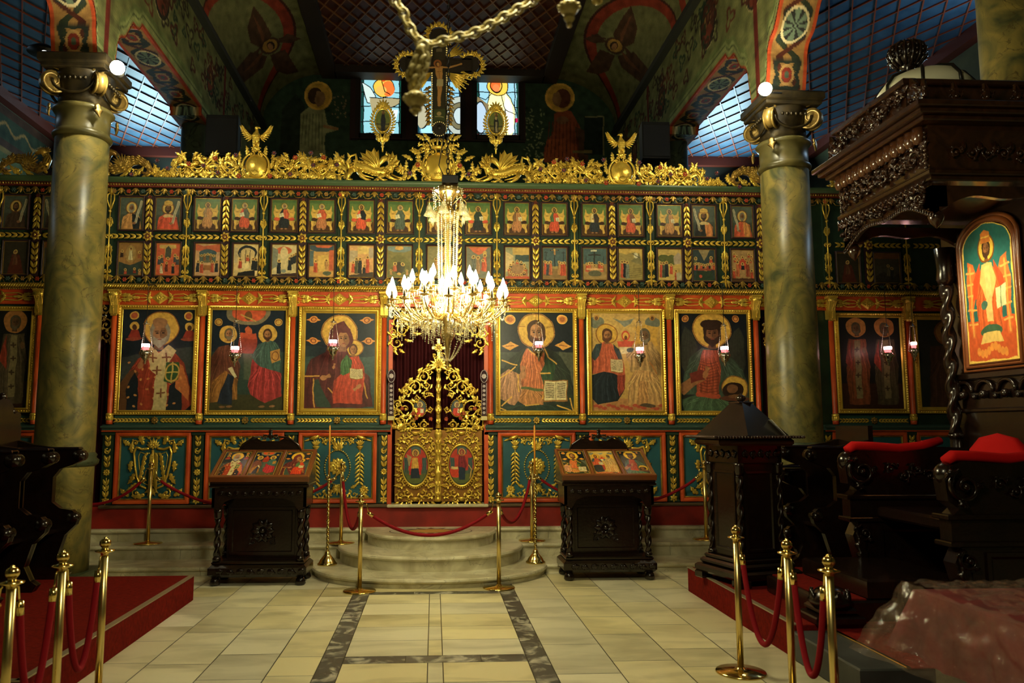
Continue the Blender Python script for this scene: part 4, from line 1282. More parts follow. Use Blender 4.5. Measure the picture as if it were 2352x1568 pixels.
# -------- small panels of the upper tier, drawn on a 58 x 75 field
def seated(c, robe, cloak, book=0, mirror=1, lap=None, hair=(70, 46, 28), gray=False, cushion=(60, 30, 24)):
    c.r(0, 58, 0, 75, (88, 116, 58)); c.r(0, 58, 0, 8, (70, 104, 54)); c.r(0, 58, 50, 75, (74, 44, 28))
    q = lambda x: 29 + mirror * (x - 29)
    for s in (-1, 1):
        X = lambda x: 29 + s * x
        c.p([(X(6), 20), (X(13), 24), (X(18), 22), (X(22), 12), (X(23), 24), (X(25), 30), (X(21), 44), (X(4), 42)], (206, 162, 62)); c.p([(X(12), 50), (X(25), 50), (X(23), 60), (X(25), 70), (X(20), 72), (X(18), 62), (X(13), 58)], (206, 162, 62)); c.l([(X(14), 30), (X(20), 30)], 1, (140, 96, 34)); c.l([(X(16), 54), (X(20), 66)], 1, (140, 96, 34)); c.e(X(17), 46, 7, 4, cushion)
    fold_poly(c, [(q(19), 32), (q(24), 23), (q(34), 23), (q(40), 32), (q(38), 46), (q(20), 46)], robe, 4, w=.8)
    fold_poly(c, [(q(20), 44), (q(38), 44), (q(42), 56), (q(38), 68), (q(18), 66), (q(17), 56)], lap or cloak, 6, w=.8)
    fold_poly(c, [(q(27), 24), (q(35), 23), (q(41), 33), (q(38), 46), (q(28), 44)], cloak, 3, w=.8)
    for x in (24, 33): c.e(q(x), 69, 3, 1.6, (170, 116, 70))
    c.head(29, 16, 4.4, (210, 172, 74), (140, 134, 118) if gray else hair, (150, 100, 62), beard=(150, 144, 128) if gray else hair, hr=1.55)
    if book == 1: c.p([(q(17), 33), (q(27), 31), (q(29), 40), (q(19), 42)], (206, 198, 164)); c.l([(q(22), 32), (q(24), 41)], .7, (130, 110, 80))
    elif book == 2: c.p([(q(32), 34), (q(41), 33), (q(41), 43), (q(33), 43)], (206, 198, 164)); c.l([(q(36), 34), (q(37), 43)], .7, (130, 110, 80))
    else: c.e(q(26), 36, 3, 2, (160, 110, 66))
def halfking(c, robe, crown, scroll=1, beard=(60, 40, 26), collar=None, cloak=None):
    c.r(0, 58, 0, 75, (72, 84, 76)); c.r(0, 58, 40, 75, (60, 70, 62))
    x = 29
    fold_poly(c, [(4, 75), (8, 46), (20, 38), (38, 38), (50, 46), (56, 75)], robe, 6, w=.9)
    if cloak: fold_poly(c, [(30, 38), (42, 40), (52, 52), (50, 75), (34, 75)], cloak, 3, w=.9)
    if collar: c.p([(16, 42), (29, 36), (42, 42), (38, 46), (20, 46)], collar)
    c.head(x, 25, 8.5, (206, 168, 78), beard, (128, 84, 52), beard=beard, hr=1.6)
    if crown: c.p([(20, 19), (19, 9), (24, 7), (29, 6), (34, 7), (39, 9), (38, 19)], (206, 160, 60)); c.l([(20, 17), (38, 17)], 1.4, (140, 70, 30))
    s = -scroll
    P = [(29 + s * 12, 58), (29 + s * 15, 40), (29 + s * 21, 24), (29 + s * 24, 10)]
    c.l(P, 6, (186, 178, 148)); c.l(P, 3.2, (150, 140, 112)); c.e(29 + s * 8, 60, 4, 3, (140, 94, 60))
SCB = dict(sky=(120, 120, 84), sea=(60, 84, 86))
def crowd(c, pts, r=3.0, robes=((184, 66, 36), (40, 46, 50), (70, 90, 78), (186, 120, 60)), long=15):
    for k, (x, y) in enumerate(pts):
        col = robes[k % len(robes)]
        fold_poly(c, [(x - r * 1.1, y + r), (x + r * 1.1, y + r), (x + r * 1.5, y + long), (x - r * 1.5, y + long)], col, 2, w=.6)
    for (x, y) in pts:
        c.e(x, y, r * 1.25, r * 1.25, (214, 176, 84)); c.e(x, y + .3, r * .75, r * .85, (80, 50, 32)); c.e(x, y + r * .4, r * .45, r * .55, (160, 108, 70))
def S(kind):
    def f(c):
        gold, red, navy, tan = (196, 158, 80), (186, 60, 34), (34, 40, 48), (176, 124, 70)
        if kind == 0:   # figure in light on a hill
            c.r(0, 58, 0, 75, (150, 104, 50)); c.p([(0, 44), (29, 52), (58, 40), (58, 75), (0, 75)], (52, 66, 62)); c.e(29, 26, 13, 20, (166, 130, 70)); crowd(c, [(29, 14)], 3.4, [(200, 186, 140)], 26); crowd(c, [(8, 20), (50, 22)], 2.8, [(60, 40, 34), (150, 80, 40)], 14); crowd(c, [(18, 62), (40, 60), (52, 64)], 2.6, [red, (150, 50, 30), tan], 10)
        elif kind == 1:
            c.r(0, 58, 0, 75, (200, 80, 44)); c.p([(8, 12), (8, 3), (48, 3), (48, 12), (38, 12), (36, 30), (22, 30), (20, 12)], gold); c.p([(22, 14), (29, 6), (36, 14), (36, 34), (22, 34)], (70, 74, 64)); crowd(c, [(14, 30), (46, 28), (29, 36), (8, 34), (52, 34)], 3, [(60, 66, 74), (60, 66, 74), red], 16); crowd(c, [(14, 50), (42, 50), (26, 46)], 2.6, [(206, 196, 160), navy, (90, 40, 34)], 20)
        elif kind == 2:
            c.r(0, 58, 0, 75, (196, 150, 110)); c.p([(0, 0), (20, 6), (58, 0), (58, 20), (0, 16)], (190, 84, 50)); c.e(29, 22, 20, 9, (56, 84, 96)); c.r(10, 48, 24, 44, (96, 96, 70)); crowd(c, [(15, 28), (22, 26), (29, 25), (36, 26), (43, 28)], 2.5, [(70, 90, 90), (120, 84, 50)], 14); crowd(c, [(7, 42), (16, 44), (40, 42), (50, 42)], 2.8, [navy, red, red, navy], 24); c.r(20, 38, 50, 62, (150, 96, 50))
        elif kind == 3:
            c.r(0, 58, 0, 75, (206, 176, 116)); c.e(32, 20, 22, 17, navy); c.e(32, 24, 18, 15, (206, 176, 116)); [c.l([(x, 14), (x, 44)], 1.5, navy) for x in (16, 28, 38, 50)]; c.p([(18, 46), (36, 42), (38, 56), (20, 62)], (222, 200, 140)); crowd(c, [(33, 28)], 3, [red], 12); crowd(c, [(46, 34), (52, 36)], 3, [navy], 26); crowd(c, [(16, 36)], 3, [red], 20); c.p([(12, 66), (50, 60), (50, 75), (8, 75)], (34, 34, 36)); c.r(0, 10, 8, 44, (180, 160, 120))
        elif kind == 4:
            c.r(0, 58, 0, 75, (196, 176, 126)); c.e(28, 14, 18, 9, (196, 84, 44)); c.e(28, 20, 9, 14, (210, 190, 140)); c.p([(0, 6), (14, 12), (14, 50), (0, 60)], (120, 124, 110)); crowd(c, [(17, 38)], 3.4, [navy], 30); crowd(c, [(42, 32)], 3.2, [navy], 28); crowd(c, [(46, 26), (51, 24), (55, 22)], 2.6, [navy], 20); c.p([(0, 70), (58, 66), (58, 75), (0, 75)], (60, 40, 40)); c.e(28, 62, 6, 4, (120, 130, 120))
        elif kind == 5:
            c.r(0, 58, 0, 75, (190, 140, 70)); c.e(30, 6, 32, 10, (56, 76, 88)); c.e(34, 2, 20, 5, (200, 84, 44)); c.r(0, 10, 14, 50, (80, 100, 104)); c.r(46, 58, 12, 60, (196, 84, 50)); c.p([(20, 26), (44, 22), (46, 50), (20, 52)], (206, 164, 76)); crowd(c, [(15, 38)], 3.2, [red], 26); crowd(c, [(40, 36)], 3, [tan], 20); c.r(22, 38, 50, 62, (206, 164, 76)); c.e(42, 66, 10, 5, (80, 90, 70))
        elif kind == 6:
            c.r(0, 58, 0, 75, (206, 150, 92)); c.r(0, 20, 12, 40, (170, 150, 120)); c.p([(20, 4), (36, 0), (48, 4), (48, 20), (20, 20)], (214, 178, 96)); c.r(46, 58, 6, 30, (170, 150, 130)); crowd(c, [(18, 32), (26, 32)], 3.2, [(80, 80, 56), navy], 34); crowd(c, [(44, 28)], 3.2, [red], 36); crowd(c, [(10, 40), (36, 48)], 2.8, [red, navy], 24); c.p([(0, 70), (58, 62), (58, 75), (0, 75)], (60, 50, 40))
        elif kind == 7:
            c.r(0, 58, 0, 75, (120, 110, 62)); c.e(29, 6, 30, 9, (110, 130, 130)); c.e(29, 5, 10, 5, (206, 150, 60)); c.p([(0, 40), (24, 20), (44, 26), (58, 44), (58, 75), (0, 75)], (104, 100, 52)); c.e(29, 52, 12, 14, (60, 50, 36)); crowd(c, [(19, 42), (37, 43)], 3.6, [(190, 84, 50), (70, 70, 56)], 18); c.e(29, 66, 5, 3, (210, 160, 70)); crowd(c, [(10, 58), (48, 58)], 2.2, [tan], 10)
        elif kind == 8:
            c.r(0, 58, 0, 75, (130, 120, 80)); c.p([(30, 0), (50, 10), (44, 60), (30, 40)], (190, 130, 80)); crowd(c, [(20, 30), (40, 34)], 3, [tan, (90, 100, 90)], 24)
        elif kind == 9:
            c.r(0, 58, 0, 75, (110, 110, 96)); c.p([(4, 0), (54, 0), (40, 14), (29, 20), (16, 12)], (206, 90, 50)); c.e(44, 14, 5, 5, gold); crowd(c, [(17, 24), (28, 26), (44, 20)], 3.6, [(90, 96, 90), (150, 110, 76), (200, 84, 50)], 38); crowd(c, [(40, 32)], 3, [red], 24)
        elif kind == 10:
            c.r(0, 58, 0, 75, (140, 140, 110)); c.p([(0, 10), (20, 20), (20, 50), (0, 60)], (196, 170, 120)); c.r(18, 58, 0, 18, gold); c.r(24, 58, 18, 34, (56, 76, 76)); c.p([(6, 75), (6, 52), (29, 40), (54, 52), (54, 75)], (150, 96, 60)); c.e(29, 50, 20, 12, (150, 110, 76)); crowd(c, [(10 + 19 * (1 - cos(a)), 50 - 17 * sin(a)) for a in np.linspace(0, 2 * pi, 12, endpoint=False)], 2.7, [red, navy, tan], 6); c.r(0, 58, 69, 75, red)
        elif kind == 11:
            c.r(0, 58, 0, 75, (66, 90, 96)); c.r(0, 58, 44, 75, (150, 130, 80)); c.r(0, 58, 50, 75, (130, 100, 60)); [c.l([(x, 9), (x, 34)], 1.4, (40, 34, 30)) for x in (8, 50)]; c.l([(29, 3), (29, 44)], 2, (40, 34, 30)); [c.l([(x - 4, 12), (x + 4, 12)], 1.2, (40, 34, 30)) for x in (8, 50)]; c.l([(19, 6), (39, 6)], 2, (40, 34, 30)); c.l([(22, 6), (36, 6)], 1.2, tan); c.e(29, 12, 2.4, 6, tan); c.e(29, 5, 2.4, 2.4, (206, 160, 70)); crowd(c, [(6, 34), (12, 36), (19, 34), (40, 34), (46, 36), (52, 36)], 2.8, [red, (60, 66, 74), (190, 90, 50), tan, red], 30)
        elif kind == 12:
            c.r(0, 58, 0, 75, (66, 92, 96)); c.r(0, 58, 38, 75, (150, 120, 70)); c.l([(28, 6), (28, 40)], 3, (50, 44, 40)); c.l([(14, 16), (42, 16)], 3, (50, 44, 40)); c.p([(20, 4), (34, 4), (34, 8), (20, 8)], (206, 200, 170)); [c.l([(x, 20), (x, 36)], 1.4, (50, 44, 40)) for x in (8, 50)]; crowd(c, [(10, 38), (16, 36), (22, 36), (40, 34), (46, 38), (28, 42)], 2.8, [red, (190, 84, 50), tan], 18); c.e(29, 60, 16, 7, (90, 90, 70)); c.l([(10, 50), (46, 50)], 4, (206, 160, 110))
        elif kind == 13:
            c.r(0, 58, 0, 75, (200, 164, 76)); c.p([(0, 10), (20, 14), (40, 8), (58, 30), (58, 75), (0, 75)], (150, 132, 74)); c.p([(30, 30), (50, 10), (58, 40)], (124, 116, 76)); c.e(42, 16, 5, 7, (206, 200, 170)); c.l([(34, 12), (52, 22)], 1.6, (70, 70, 66)); crowd(c, [(9, 32), (15, 31), (21, 33)], 3.2, [red, navy, (110, 120, 110)], 38); [c.l([(22, 50 + 5 * k), (56, 46 + 5 * k)], .8, (100, 90, 50)) for k in range(5)]
        elif kind == 14:
            c.r(0, 58, 0, 75, (196, 164, 84)); c.e(14, 22, 14, 9, (84, 92, 46)); c.e(34, 26, 14, 12, (90, 96, 50)); c.p([(38, 18), (50, 8), (58, 14), (58, 36), (40, 36)], (170, 150, 130)); crowd(c, [(8, 34), (14, 34), (21, 32)], 3.2, [red, (70, 80, 66), navy], 34); crowd(c, [(32, 38), (44, 52)], 2.8, [red], 22); c.r(44, 58, 56, 75, (170, 160, 130))
        elif kind == 15:
            c.r(0, 58, 0, 75, (44, 60, 64)); c.p([(16, 0), (46, 0), (30, 28)], (150, 130, 90)); crowd(c, [(8, 22), (48, 20)], 3.4, [(96, 96, 66), red], 14); crowd(c, [(6 + k * 5.4, 36 - 2 * sin(k)) for k in range(10)], 2.6, [red, navy, tan], 14); c.p([(6, 75), (10, 52), (50, 52), (54, 75)], (40, 60, 46)); c.l([(14, 48), (46, 48)], 5, (150, 60, 40)); c.e(20, 64, 4, 4, red)
        elif kind == 16:
            c.r(0, 58, 0, 75, (170, 130, 80)); crowd(c, [(8, 10), (14, 16), (46, 10), (52, 16), (10, 22), (20, 24), (38, 22), (50, 24), (29, 18)], 2.8, [red, (190, 90, 50)], 8); c.e(29, 36, 11, 13, (196, 54, 34)); crowd(c, [(29, 34)], 3.2, [navy], 14); crowd(c, [(16, 30), (42, 30)], 3.4, [(190, 90, 50), (150, 60, 40)], 34); crowd(c, [(6, 48), (52, 50)], 3, [red], 20); c.r(0, 58, 68, 75, (80, 50, 34))
        elif kind == 17:
            c.r(0, 58, 0, 75, (66, 62, 54)); c.r(0, 58, 0, 14, (120, 70, 40)); c.p([(0, 60), (20, 46), (40, 60), (58, 50), (58, 75), (0, 75)], (50, 44, 36)); crowd(c, [(32, 32), (40, 38)], 3, [(90, 80, 60), navy], 26)
        else:
            c.r(0, 58, 0, 75, (52, 46, 36)); c.p([(10, 75), (20, 30), (38, 30), (50, 75)], (90, 34, 24)); crowd(c, [(28, 24)], 4, [(100, 60, 40)], 30)
    return f
# ================================================================== the carved icon screen
PX = 1 / 171.4
def iz(v): return atY(1000, v, IY)[1]
def ix(u, v=1000): return atY(u, v, IY)[0]
screen = empty('iconostasis', (0, IY, 0.42), label='wide carved and gilded icon screen standing across the nave on marble steps', cat='icon screen')
screen['kind'] = 'thing'
SO = Vector((0, IY, 0.42))
def sp(mb, name, m, parent=screen):
    """part of the screen: geometry is given in world x,z with y relative to the screen face"""
    o = mb.build(name, m, parent)
    if parent is screen:
        o.location = (0, 0, -0.42)
    return o
U_P = [248, 455, 669, 882, 1127, 1337, 1544, 1752]        # pilasters
U_C = [261, 464, 672, 882, 1126, 1335, 1537, 1736]        # colonnettes, measured at v=840
z_pl0, z_pl1, z_lo0, z_lo1, z_led, z_lb1, z_ic0, z_ic1 = .42, iz(1158), iz(1155), iz(987), iz(975), iz(957), iz(953), iz(707)
z_fr1, z_rp1, z_fb1, z_r20, z_r21, z_m1, z_r10, z_r11, z_tb1, z_bd1, z_co1 = iz(673), iz(662), iz(643), iz(640), iz(565), iz(538), iz(536), iz(463), iz(441), iz(433), iz(422)
XA, XB = ix(-160), 8.55
dl0, dl1 = ix(108), ix(238)       # north door
dc0, dc1 = ix(897), ix(1115)      # royal doors
dr0, dr1 = ix(1757), ix(1892)     # south door
zdt = iz(735)
segs = [(XA, dl0), (dl1, dc0), (dc1, dr0), (dr1, XB)]
m = MB()
for a, b in segs: m.box(a, b, .02, .20, z_pl1, z_fr1)
m.box(XA, XB, .02, .20, iz(690), z_co1)
sp(m, 'backing', GREEN)
m = MB(); m.box(XA, XB, -.03, .22, .42, z_pl1 - .01)
sp(m, 'plinth', REDP)
m = MB()
for a, b in ((XA, dl0), (dl1, dc0), (dc1, dr0), (dr1, XB)):
    m.box(a, b, -.06, .05, z_pl1 - .03, z_pl1 + .012, .01)
sp(m, 'plinth_ledge', mat('brown_ledge', rgb(84, 66, 44), .5))
m = MB(); m.box(dc0 - .03, dc1 + .03, -.10, .2, z_pl1 - .03, z_pl1 + .01, .01); sp(m, 'door_sill', MARB)
m = MB()
for a, b in segs:
    m.box(a - .01, b + .01, -.10, .03, z_led - .045, z_led - .015, .008); m.box(a, b, -.075, .03, z_led - .075, z_led - .045, .006); m.box(a, b, -.06, .03, z_led - .015, z_led, .004)
sp(m, 'ledge', mat('ledge_green', rgb(54, 78, 70), .4))
m = MB()
for a, b in segs: m.box(a, b, -.083, -.05, z_led - .092, z_led - .075, .005)
sp(m, 'ledge_gold_line', ORANGE)

# ---- lower panels with their carving --------------------------------------------------------------
def wreath_carving(m):
    """oval bead wreath with birds, wheat ears and sunburst, about 0.9 x 0.85"""
    for k in range(44):
        a = 2 * pi * k / 44
        m.ball((.19 * cos(a), -.02, .26 * sin(a)), .0125, 6, 4)
    m.flower(0, .01, .13, -.01, 12, .014); m.flower(0, .01, .07, -.03, 8, .012)
    for s in (-1, 1):
        for k in range(8):      # wheat ears
            z = .22 - k * .062
            m.leaf(s * .33, z, pi / 2 + s * -.9 + pi, .10, .035, .2 * s, .012, y=-.01)
            m.leaf(s * .33, z, pi / 2 + s * .9 + pi, .10, .035, -.2 * s, .012, y=-.01)
        m.stem([(s * .33, .26), (s * .335, 0), (s * .31, -.26)], .009)
        m.lathe([(.015, 0), (.05, .045), (.055, .06), (.04, .062)], (s * .33, -.01, .26), 10, 1, .5)
        for k in range(5): m.leaf(s * .33, .33, pi / 2 + (k - 2) * .42, .09, .04, 0, .012, y=-.01)
        # bird
        bx, bz = s * .33, .44
        m.tube([(bx + s * .10, -.02, bz - .02), (bx + s * .04, -.03, bz), (bx - s * .02, -.03, bz + .02), (bx - s * .06, -.02, bz + .06)], [.012, .032, .028, .014], 8)
        m.ball((bx - s * .07, -.02, bz + .075), .022, 8, 6); m.leaf(bx + s * .09, bz - .02, (0 if s > 0 else pi) - s * .3, .09, .03, 0, .01, y=-.01); m.leaf(bx - s * .08, bz + .075, (pi if s > 0 else 0), .04, .012, 0, .01, y=-.01)
        for k, (x, z, r, a0, d) in enumerate(((.12, .36, .06, -.5, 1), (.22, .46, .05, 1.2, -1), (.12, -.36, .07, .5, -1), (.25, -.40, .06, 2.6, 1), (.06, .47, .05, 2.0, 1))):
            xx = s * x; aa = a0 if s > 0 else pi - a0
            m.spiral(xx, z, r, aa, 1.1, d * s, .009, leaves=4, lw=.03, bud=True, n=16)
        for (x, z, a, L) in ((.05, .30, 1.3, .14), (.10, .42, .8, .13), (.28, .52, .2, .15), (.38, .50, 1.0, .10), (.05, -.30, -1.3, .14), (.15, -.46, -.3, .15), (.30, -.46, .2, .14), (.40, -.40, -.9, .10), (.2, -.30, .1, .11), (.24, .36, 2.2, .1), (.16, .52, 2.4, .1)):
            m.leaf(s * x, z, a if s > 0 else pi - a, L, .055, .7 * s, .016, lobes=3)
        m.flower(s * .40, -.34, .07, 0, 9, .012)
    for k in range(7): m.leaf(0, .27, pi / 2 + (k - 3) * .38, .15 - abs(k - 3) * .018, .05, 0, .02, lobes=2, y=-.005)
    for k in range(7): m.leaf(0, -.27, -pi / 2 + (k - 3) * .38, .15 - abs(k - 3) * .018, .05, 0, .02, lobes=2, y=-.005)
def strap_carving(m, flip=1, plume=True):
    """tall shield of strapwork with leaf plumes"""
    for s in (-1, 1):
        P = [(s * .06, .28), (s * .16, .27), (s * .24, .30), (s * .27, .22), (s * .25, .05), (s * .22, -.12), (s * .16, -.26), (s * .07, -.30)]
        Q = []
        for i in range(len(P) - 1):
            for t in (0, .33, .66): Q.append((P[i][0] * (1 - t) + P[i + 1][0] * t, P[i][1] * (1 - t) + P[i + 1][1] * t))
        Q.append(P[-1])
        m.stem(Q, .020, .015, hb=.014)
        m.stem([(x * .78, z * .8 - .01) for x, z in Q], .007, .006)
        m.spiral(s * .26, .36, .055, -1.2 if s > 0 else pi + 1.2, 1.2, s, .013, leaves=3); m.spiral(s * .22, -.36, .06, 1.6, 1.3, -s, .013, leaves=3); m.spiral(s * .13, -.18, .05, 0 if s > 0 else pi, 1.2, s, .009, leaves=2)
        for (x, z, a, L, cu) in ((.30, .22, 1.2, .12, .8), (.30, .10, -1.2, .12, -.6), (.26, -.08, -1.4, .13, .6), (.22, -.22, -1.0, .13, .7), (.32, -.40, .3, .12, .8), (.14, .34, .9, .14, .8), (.22, .42, 2.3, .12, .7), (.10, -.38, -.6, .14, .9), (.06, .42, 1.2, .10, .5), (.34, .34, .2, .09, .9)):
            m.leaf(s * x, z, a if s > 0 else pi - a, L * 1.35, .085, cu * s, .026, lobes=3)
        for k in range(6): m.leaf(s * (.08 + .012 * k), .22 - k * .07, -pi / 2 + s * .75, .15, .05, -.6 * s, .02, lobes=2)
    for k in range(7): m.leaf(0, .30, pi / 2 + (k - 3) * .4, .14 - abs(k - 3) * .012, .05, 0, .022, lobes=2)
    m.flower(0, .33, .06, -.02, 8, .014)
    for k in range(13):
        z = .22 - k * .038
        for s in (-1, 1): m.leaf(flip * .02, z, -pi / 2 + s * 1.0, .11, .04, -.8 * s, .026, y=-.014)
    m.stem([(0, .26), (.02 * flip, 0), (0, -.28)], .02, .012, y=-.01, hb=.02)
    for k in range(5): m.leaf(0, -.30, -pi / 2 + (k - 2) * .5, .12, .05, 0, .02, lobes=2)
def lower_panel(x0, x1, kind, flip=1):
    m = MB()
    m.cur = 0
    m.frame(x0, x1, z_lo0 + .01, z_lo1 - .03, [(0, 0), (0, .05), (.02, .055), (.045, .05), (.05, .03)], 0.0)
    m.cur = 1
    m.frame(x0 + .05, x1 - .05, z_lo0 + .06, z_lo1 - .08, [(0, .03), (.008, .038), (.016, .03), (.02, .01)], 0.0)
    m.cur = 2
    m.box(x0 + .06, x1 - .06, -.012, .02, z_lo0 + .07, z_lo1 - .09)
    p = sp(m, 'lower_panel', [ORANGE, GOLDD, TEAL])
    if kind:
        m = MB()
        w, h = x1 - x0, z_lo1 - z_lo0
        m.xf = T((x0 + x1) / 2, -.012, (z_lo0 + z_lo1) / 2 - .01, s=min(w / 1.12, h / 1.10)) if kind == 'w' else T((x0 + x1) / 2, -.012, (z_lo0 + z_lo1) / 2 - .01, s=min(w / 1.0, h / 1.08))
        (wreath_carving if kind == 'w' else lambda q: strap_carving(q, flip))(m)
        m.build('gilt_carving', GOLD, p)
def leafpair_column(m, x, z0, z1, step, L=.075, w=.032, up=True, rosettes=()):
    z = z0
    d = 1 if up else -1
    m.stem([(x, z0), (x, z1)], .006)
    while z < z1 - .02:
        zz = z if up else z0 + z1 - z
        for s in (-1, 1): m.leaf(x, zz, d * pi / 2 - s * d * .62, L, w, .35 * s * d, .014, y=-.004)
        z += step
def pilaster(x, zt=z_lo1):
    m = MB()
    m.box(x - .07, x + .07, -.03, .02, z_lo0, z_lo1 - .03, .01); m.box(x - .085, x + .085, -.05, .02, z_lo1 - .07, z_lo1 - .02, .008); m.box(x - .08, x + .08, -.04, .02, z_lo0, z_lo0 + .03, .006)
    p = sp(m, 'pilaster', GREEN)
    m = MB(); m.xf = T(0, -.03, 0)
    h = z_lo1 - z_lo0
    leafpair_column(m, x, z_lo0 + .10, z_lo0 + h * .36, .075, .085, .04)
    leafpair_column(m, x, z_lo0 + h * .50, z_lo0 + h * .64, .075, .085, .04)
    leafpair_column(m, x, z_lo0 + h * .78, z_lo1 - .12, .07, .08, .04)
    m.flower(x, z_lo0 + h * .43, .045, 0, 8, .014); 
    m.spiral(x, z_lo0 + h * .71, .042, 1.6, 1.2, 1, .008); m.flower(x, z_lo0 + .05, .05, 0, 6, .012, a0=.5)
    for s in (-1, 1): m.leaf(x, z_lo0 + h * .70, pi / 2 + s * 1.2, .06, .03, -s, .014)
    m.build('pilaster_carving', GOLD, p)
def colonnette(u):
    x = atY(u, 840, IY)[0]
    m = MB(); zc = iz(727)
    m.lathe([(.040, z_led + .005), (.042, z_led + .05), (.036, z_led + .06), (.034, z_led + .10), (.034, zc - .02)], (x, -.05, 0), 20)
    p = sp(m, 'colonnette', ORANGE)
    m = MB()
    m.lathe([(.036, 0), (.05, .015), (.038, .04), (.046, .07), (.05, .085), (.036, .10)], (x, -.05, z_led + .05), 20)
    for k in range(8): m.xf = T(x, -.05, z_led + .055, k * pi / 4); m.leaf(0, 0, pi / 2, .06, .028, 0, .006, y=-.04); m.xf = None
    m.build('colonnette_base', GOLD, p)
    m = MB()
    h = iz(676) - zc
    # fluted scroll bracket: rolls forward at the top
    for k in range(5):
        o = (k - 2) * .017
        P = [(x + o, -.085 - .00 * abs(k - 2), zc + h * t - .03) for t in (0, .2, .4)] + [(x + o * 1.1, -.105, zc + h * .55), (x + o * 1.25, -.135, zc + h * .72), (x + o * 1.3, -.145, zc + h * .88), (x + o * 1.2, -.115, zc + h * .97)]
        m.tube(P, [.009, .012, .013, .013, .014, .013, .008], 6)
    m.box(x - .05, x + .05, -.10, .0, zc - .01, zc + h * .9, .01)
    m.tube([(x - .062, -.125, zc + h * .82), (x + .062, -.125, zc + h * .82)], .032, 12); m.box(x - .068, x + .068, -.15, .0, zc + h * .93, zc + h + .01, .006)
    for k in range(9): m.ball((x, -.098 - .006 * k, zc + .0 + k * .02), .008, 6, 4)
    m.build('capital', GOLD, p)
    return x
def leaf_band(x0, x1):
    m = MB()
    m.box(x0, x1, -.02, .03, z_led, z_lb1 + .015, .005)
    p = sp(m, 'leaf_band', mat('band_green', rgb(40, 72, 66), .45))
    m = MB(); m.xf = T(0, -.022, 0)
    zc, xc = (z_led + z_lb1) / 2 + .004, (x0 + x1) / 2
    for s in (-1, 1):
        x = .07
        while x < (x1 - x0) / 2 - .045:
            for q in (-1, 1): m.leaf(xc + s * x, zc, (0 if s > 0 else pi) + q * .62 * s, .062, .026, -.3 * q * s, .013)
            x += .045
    m.build('leaf_carving', GOLD, p)
    m = MB(); m.xf = T(0, -.03, 0)
    m.flower(xc, zc, .05, 0, 8, .016); m.ball((xc, -.02, zc), .02)
    m.build('rosette', GOLDD, p)
def frieze(x0, x1):
    m = MB()
    m.box(x0, x1, -.035, .03, z_ic1 + .005, z_fr1, .004)
    p = sp(m, 'frieze_panel', ORANGE)
    m = MB(); m.xf = T(0, -.037, 0)
    zc, xc, w = (z_ic1 + z_fr1) / 2, (x0 + x1) / 2, (x1 - x0) / 2
    for s in (-1, 1):
        A = 0 if s > 0 else pi
        m.stem([(xc + s * .05, zc), (xc + s * w * .45, zc + .0), (xc + s * w * .7, zc)], .008)
        for q in (-1, 1):
            m.stem([(xc + s * .10, zc), (xc + s * .2, zc + q * .045), (xc + s * w * .55, zc + q * .05), (xc + s * w * .72, zc + q * .01)], .008, hb=.01)
            m.leaf(xc + s * w * .62, zc, A + q * .75 * s, .15, .05, -.9 * q * s, .02, lobes=3); m.leaf(xc + s * w * .60, zc, A + q * .3 * s, .17, .04, -.4 * q * s, .02, lobes=3); m.leaf(xc + s * w * .30, zc, A + q * .7 * s + pi, .10, .04, .5 * q * s, .016, lobes=2)
            m.spiral(xc + s * w * .90, zc + q * .04, .03, A, 1.0, q * s, .008, n=12)
        m.leaf(xc + s * w * .45, zc, A, .14, .045, 0, .022, lobes=2)
    m.add([(xc - .12, 0, zc), (xc, 0, zc + .085), (xc + .12, 0, zc), (xc, 0, zc - .085), (xc - .09, -.016, zc), (xc, -.016, zc + .06), (xc + .09, -.016, zc), (xc, -.016, zc - .06)], [[0, 1, 5, 4], [1, 2, 6, 5], [2, 3, 7, 6], [3, 0, 4, 7], [4, 5, 6, 7]], False)
    m.flower(xc, zc, .05, -.016, 8, .012)
    m.build('frieze_carving', GOLD, p)
kinds_ = ['s', 's', 'w', None, 'w', 's', 's']
bx = [ix(u, 1070) for u in U_P]
for i in range(7):
    if i == 3: continue
    lower_panel(bx[i] + .095, bx[i + 1] - .095, kinds_[i], 1 if i < 3 else -1)
for a, b in ((XA, dl0 - .12), (dr1 + .10, ix(2090) - .07), (ix(2090) + .07, XB)): lower_panel(a, b, None)
for x in bx + [dl0 - .05, dr1 + .04, ix(2090)]: pilaster(x)
cx_ = [colonnette(u) for u in U_C + [89, 1909, 2086]]
for i in range(7):
    a, b = cx_[i], cx_[i + 1]
    if i != 3: leaf_band(a + .05, b - .05)
    frieze(a + .0, b - .0)
frieze(XA, cx_[8]); frieze(cx_[8], cx_[0]); frieze(cx_[7], cx_[9]); frieze(cx_[9], cx_[10]); frieze(cx_[10], XB)
for a, b in ((XA, cx_[8] - .05), (cx_[9] + .05, cx_[10] - .05)): leaf_band(a, b)

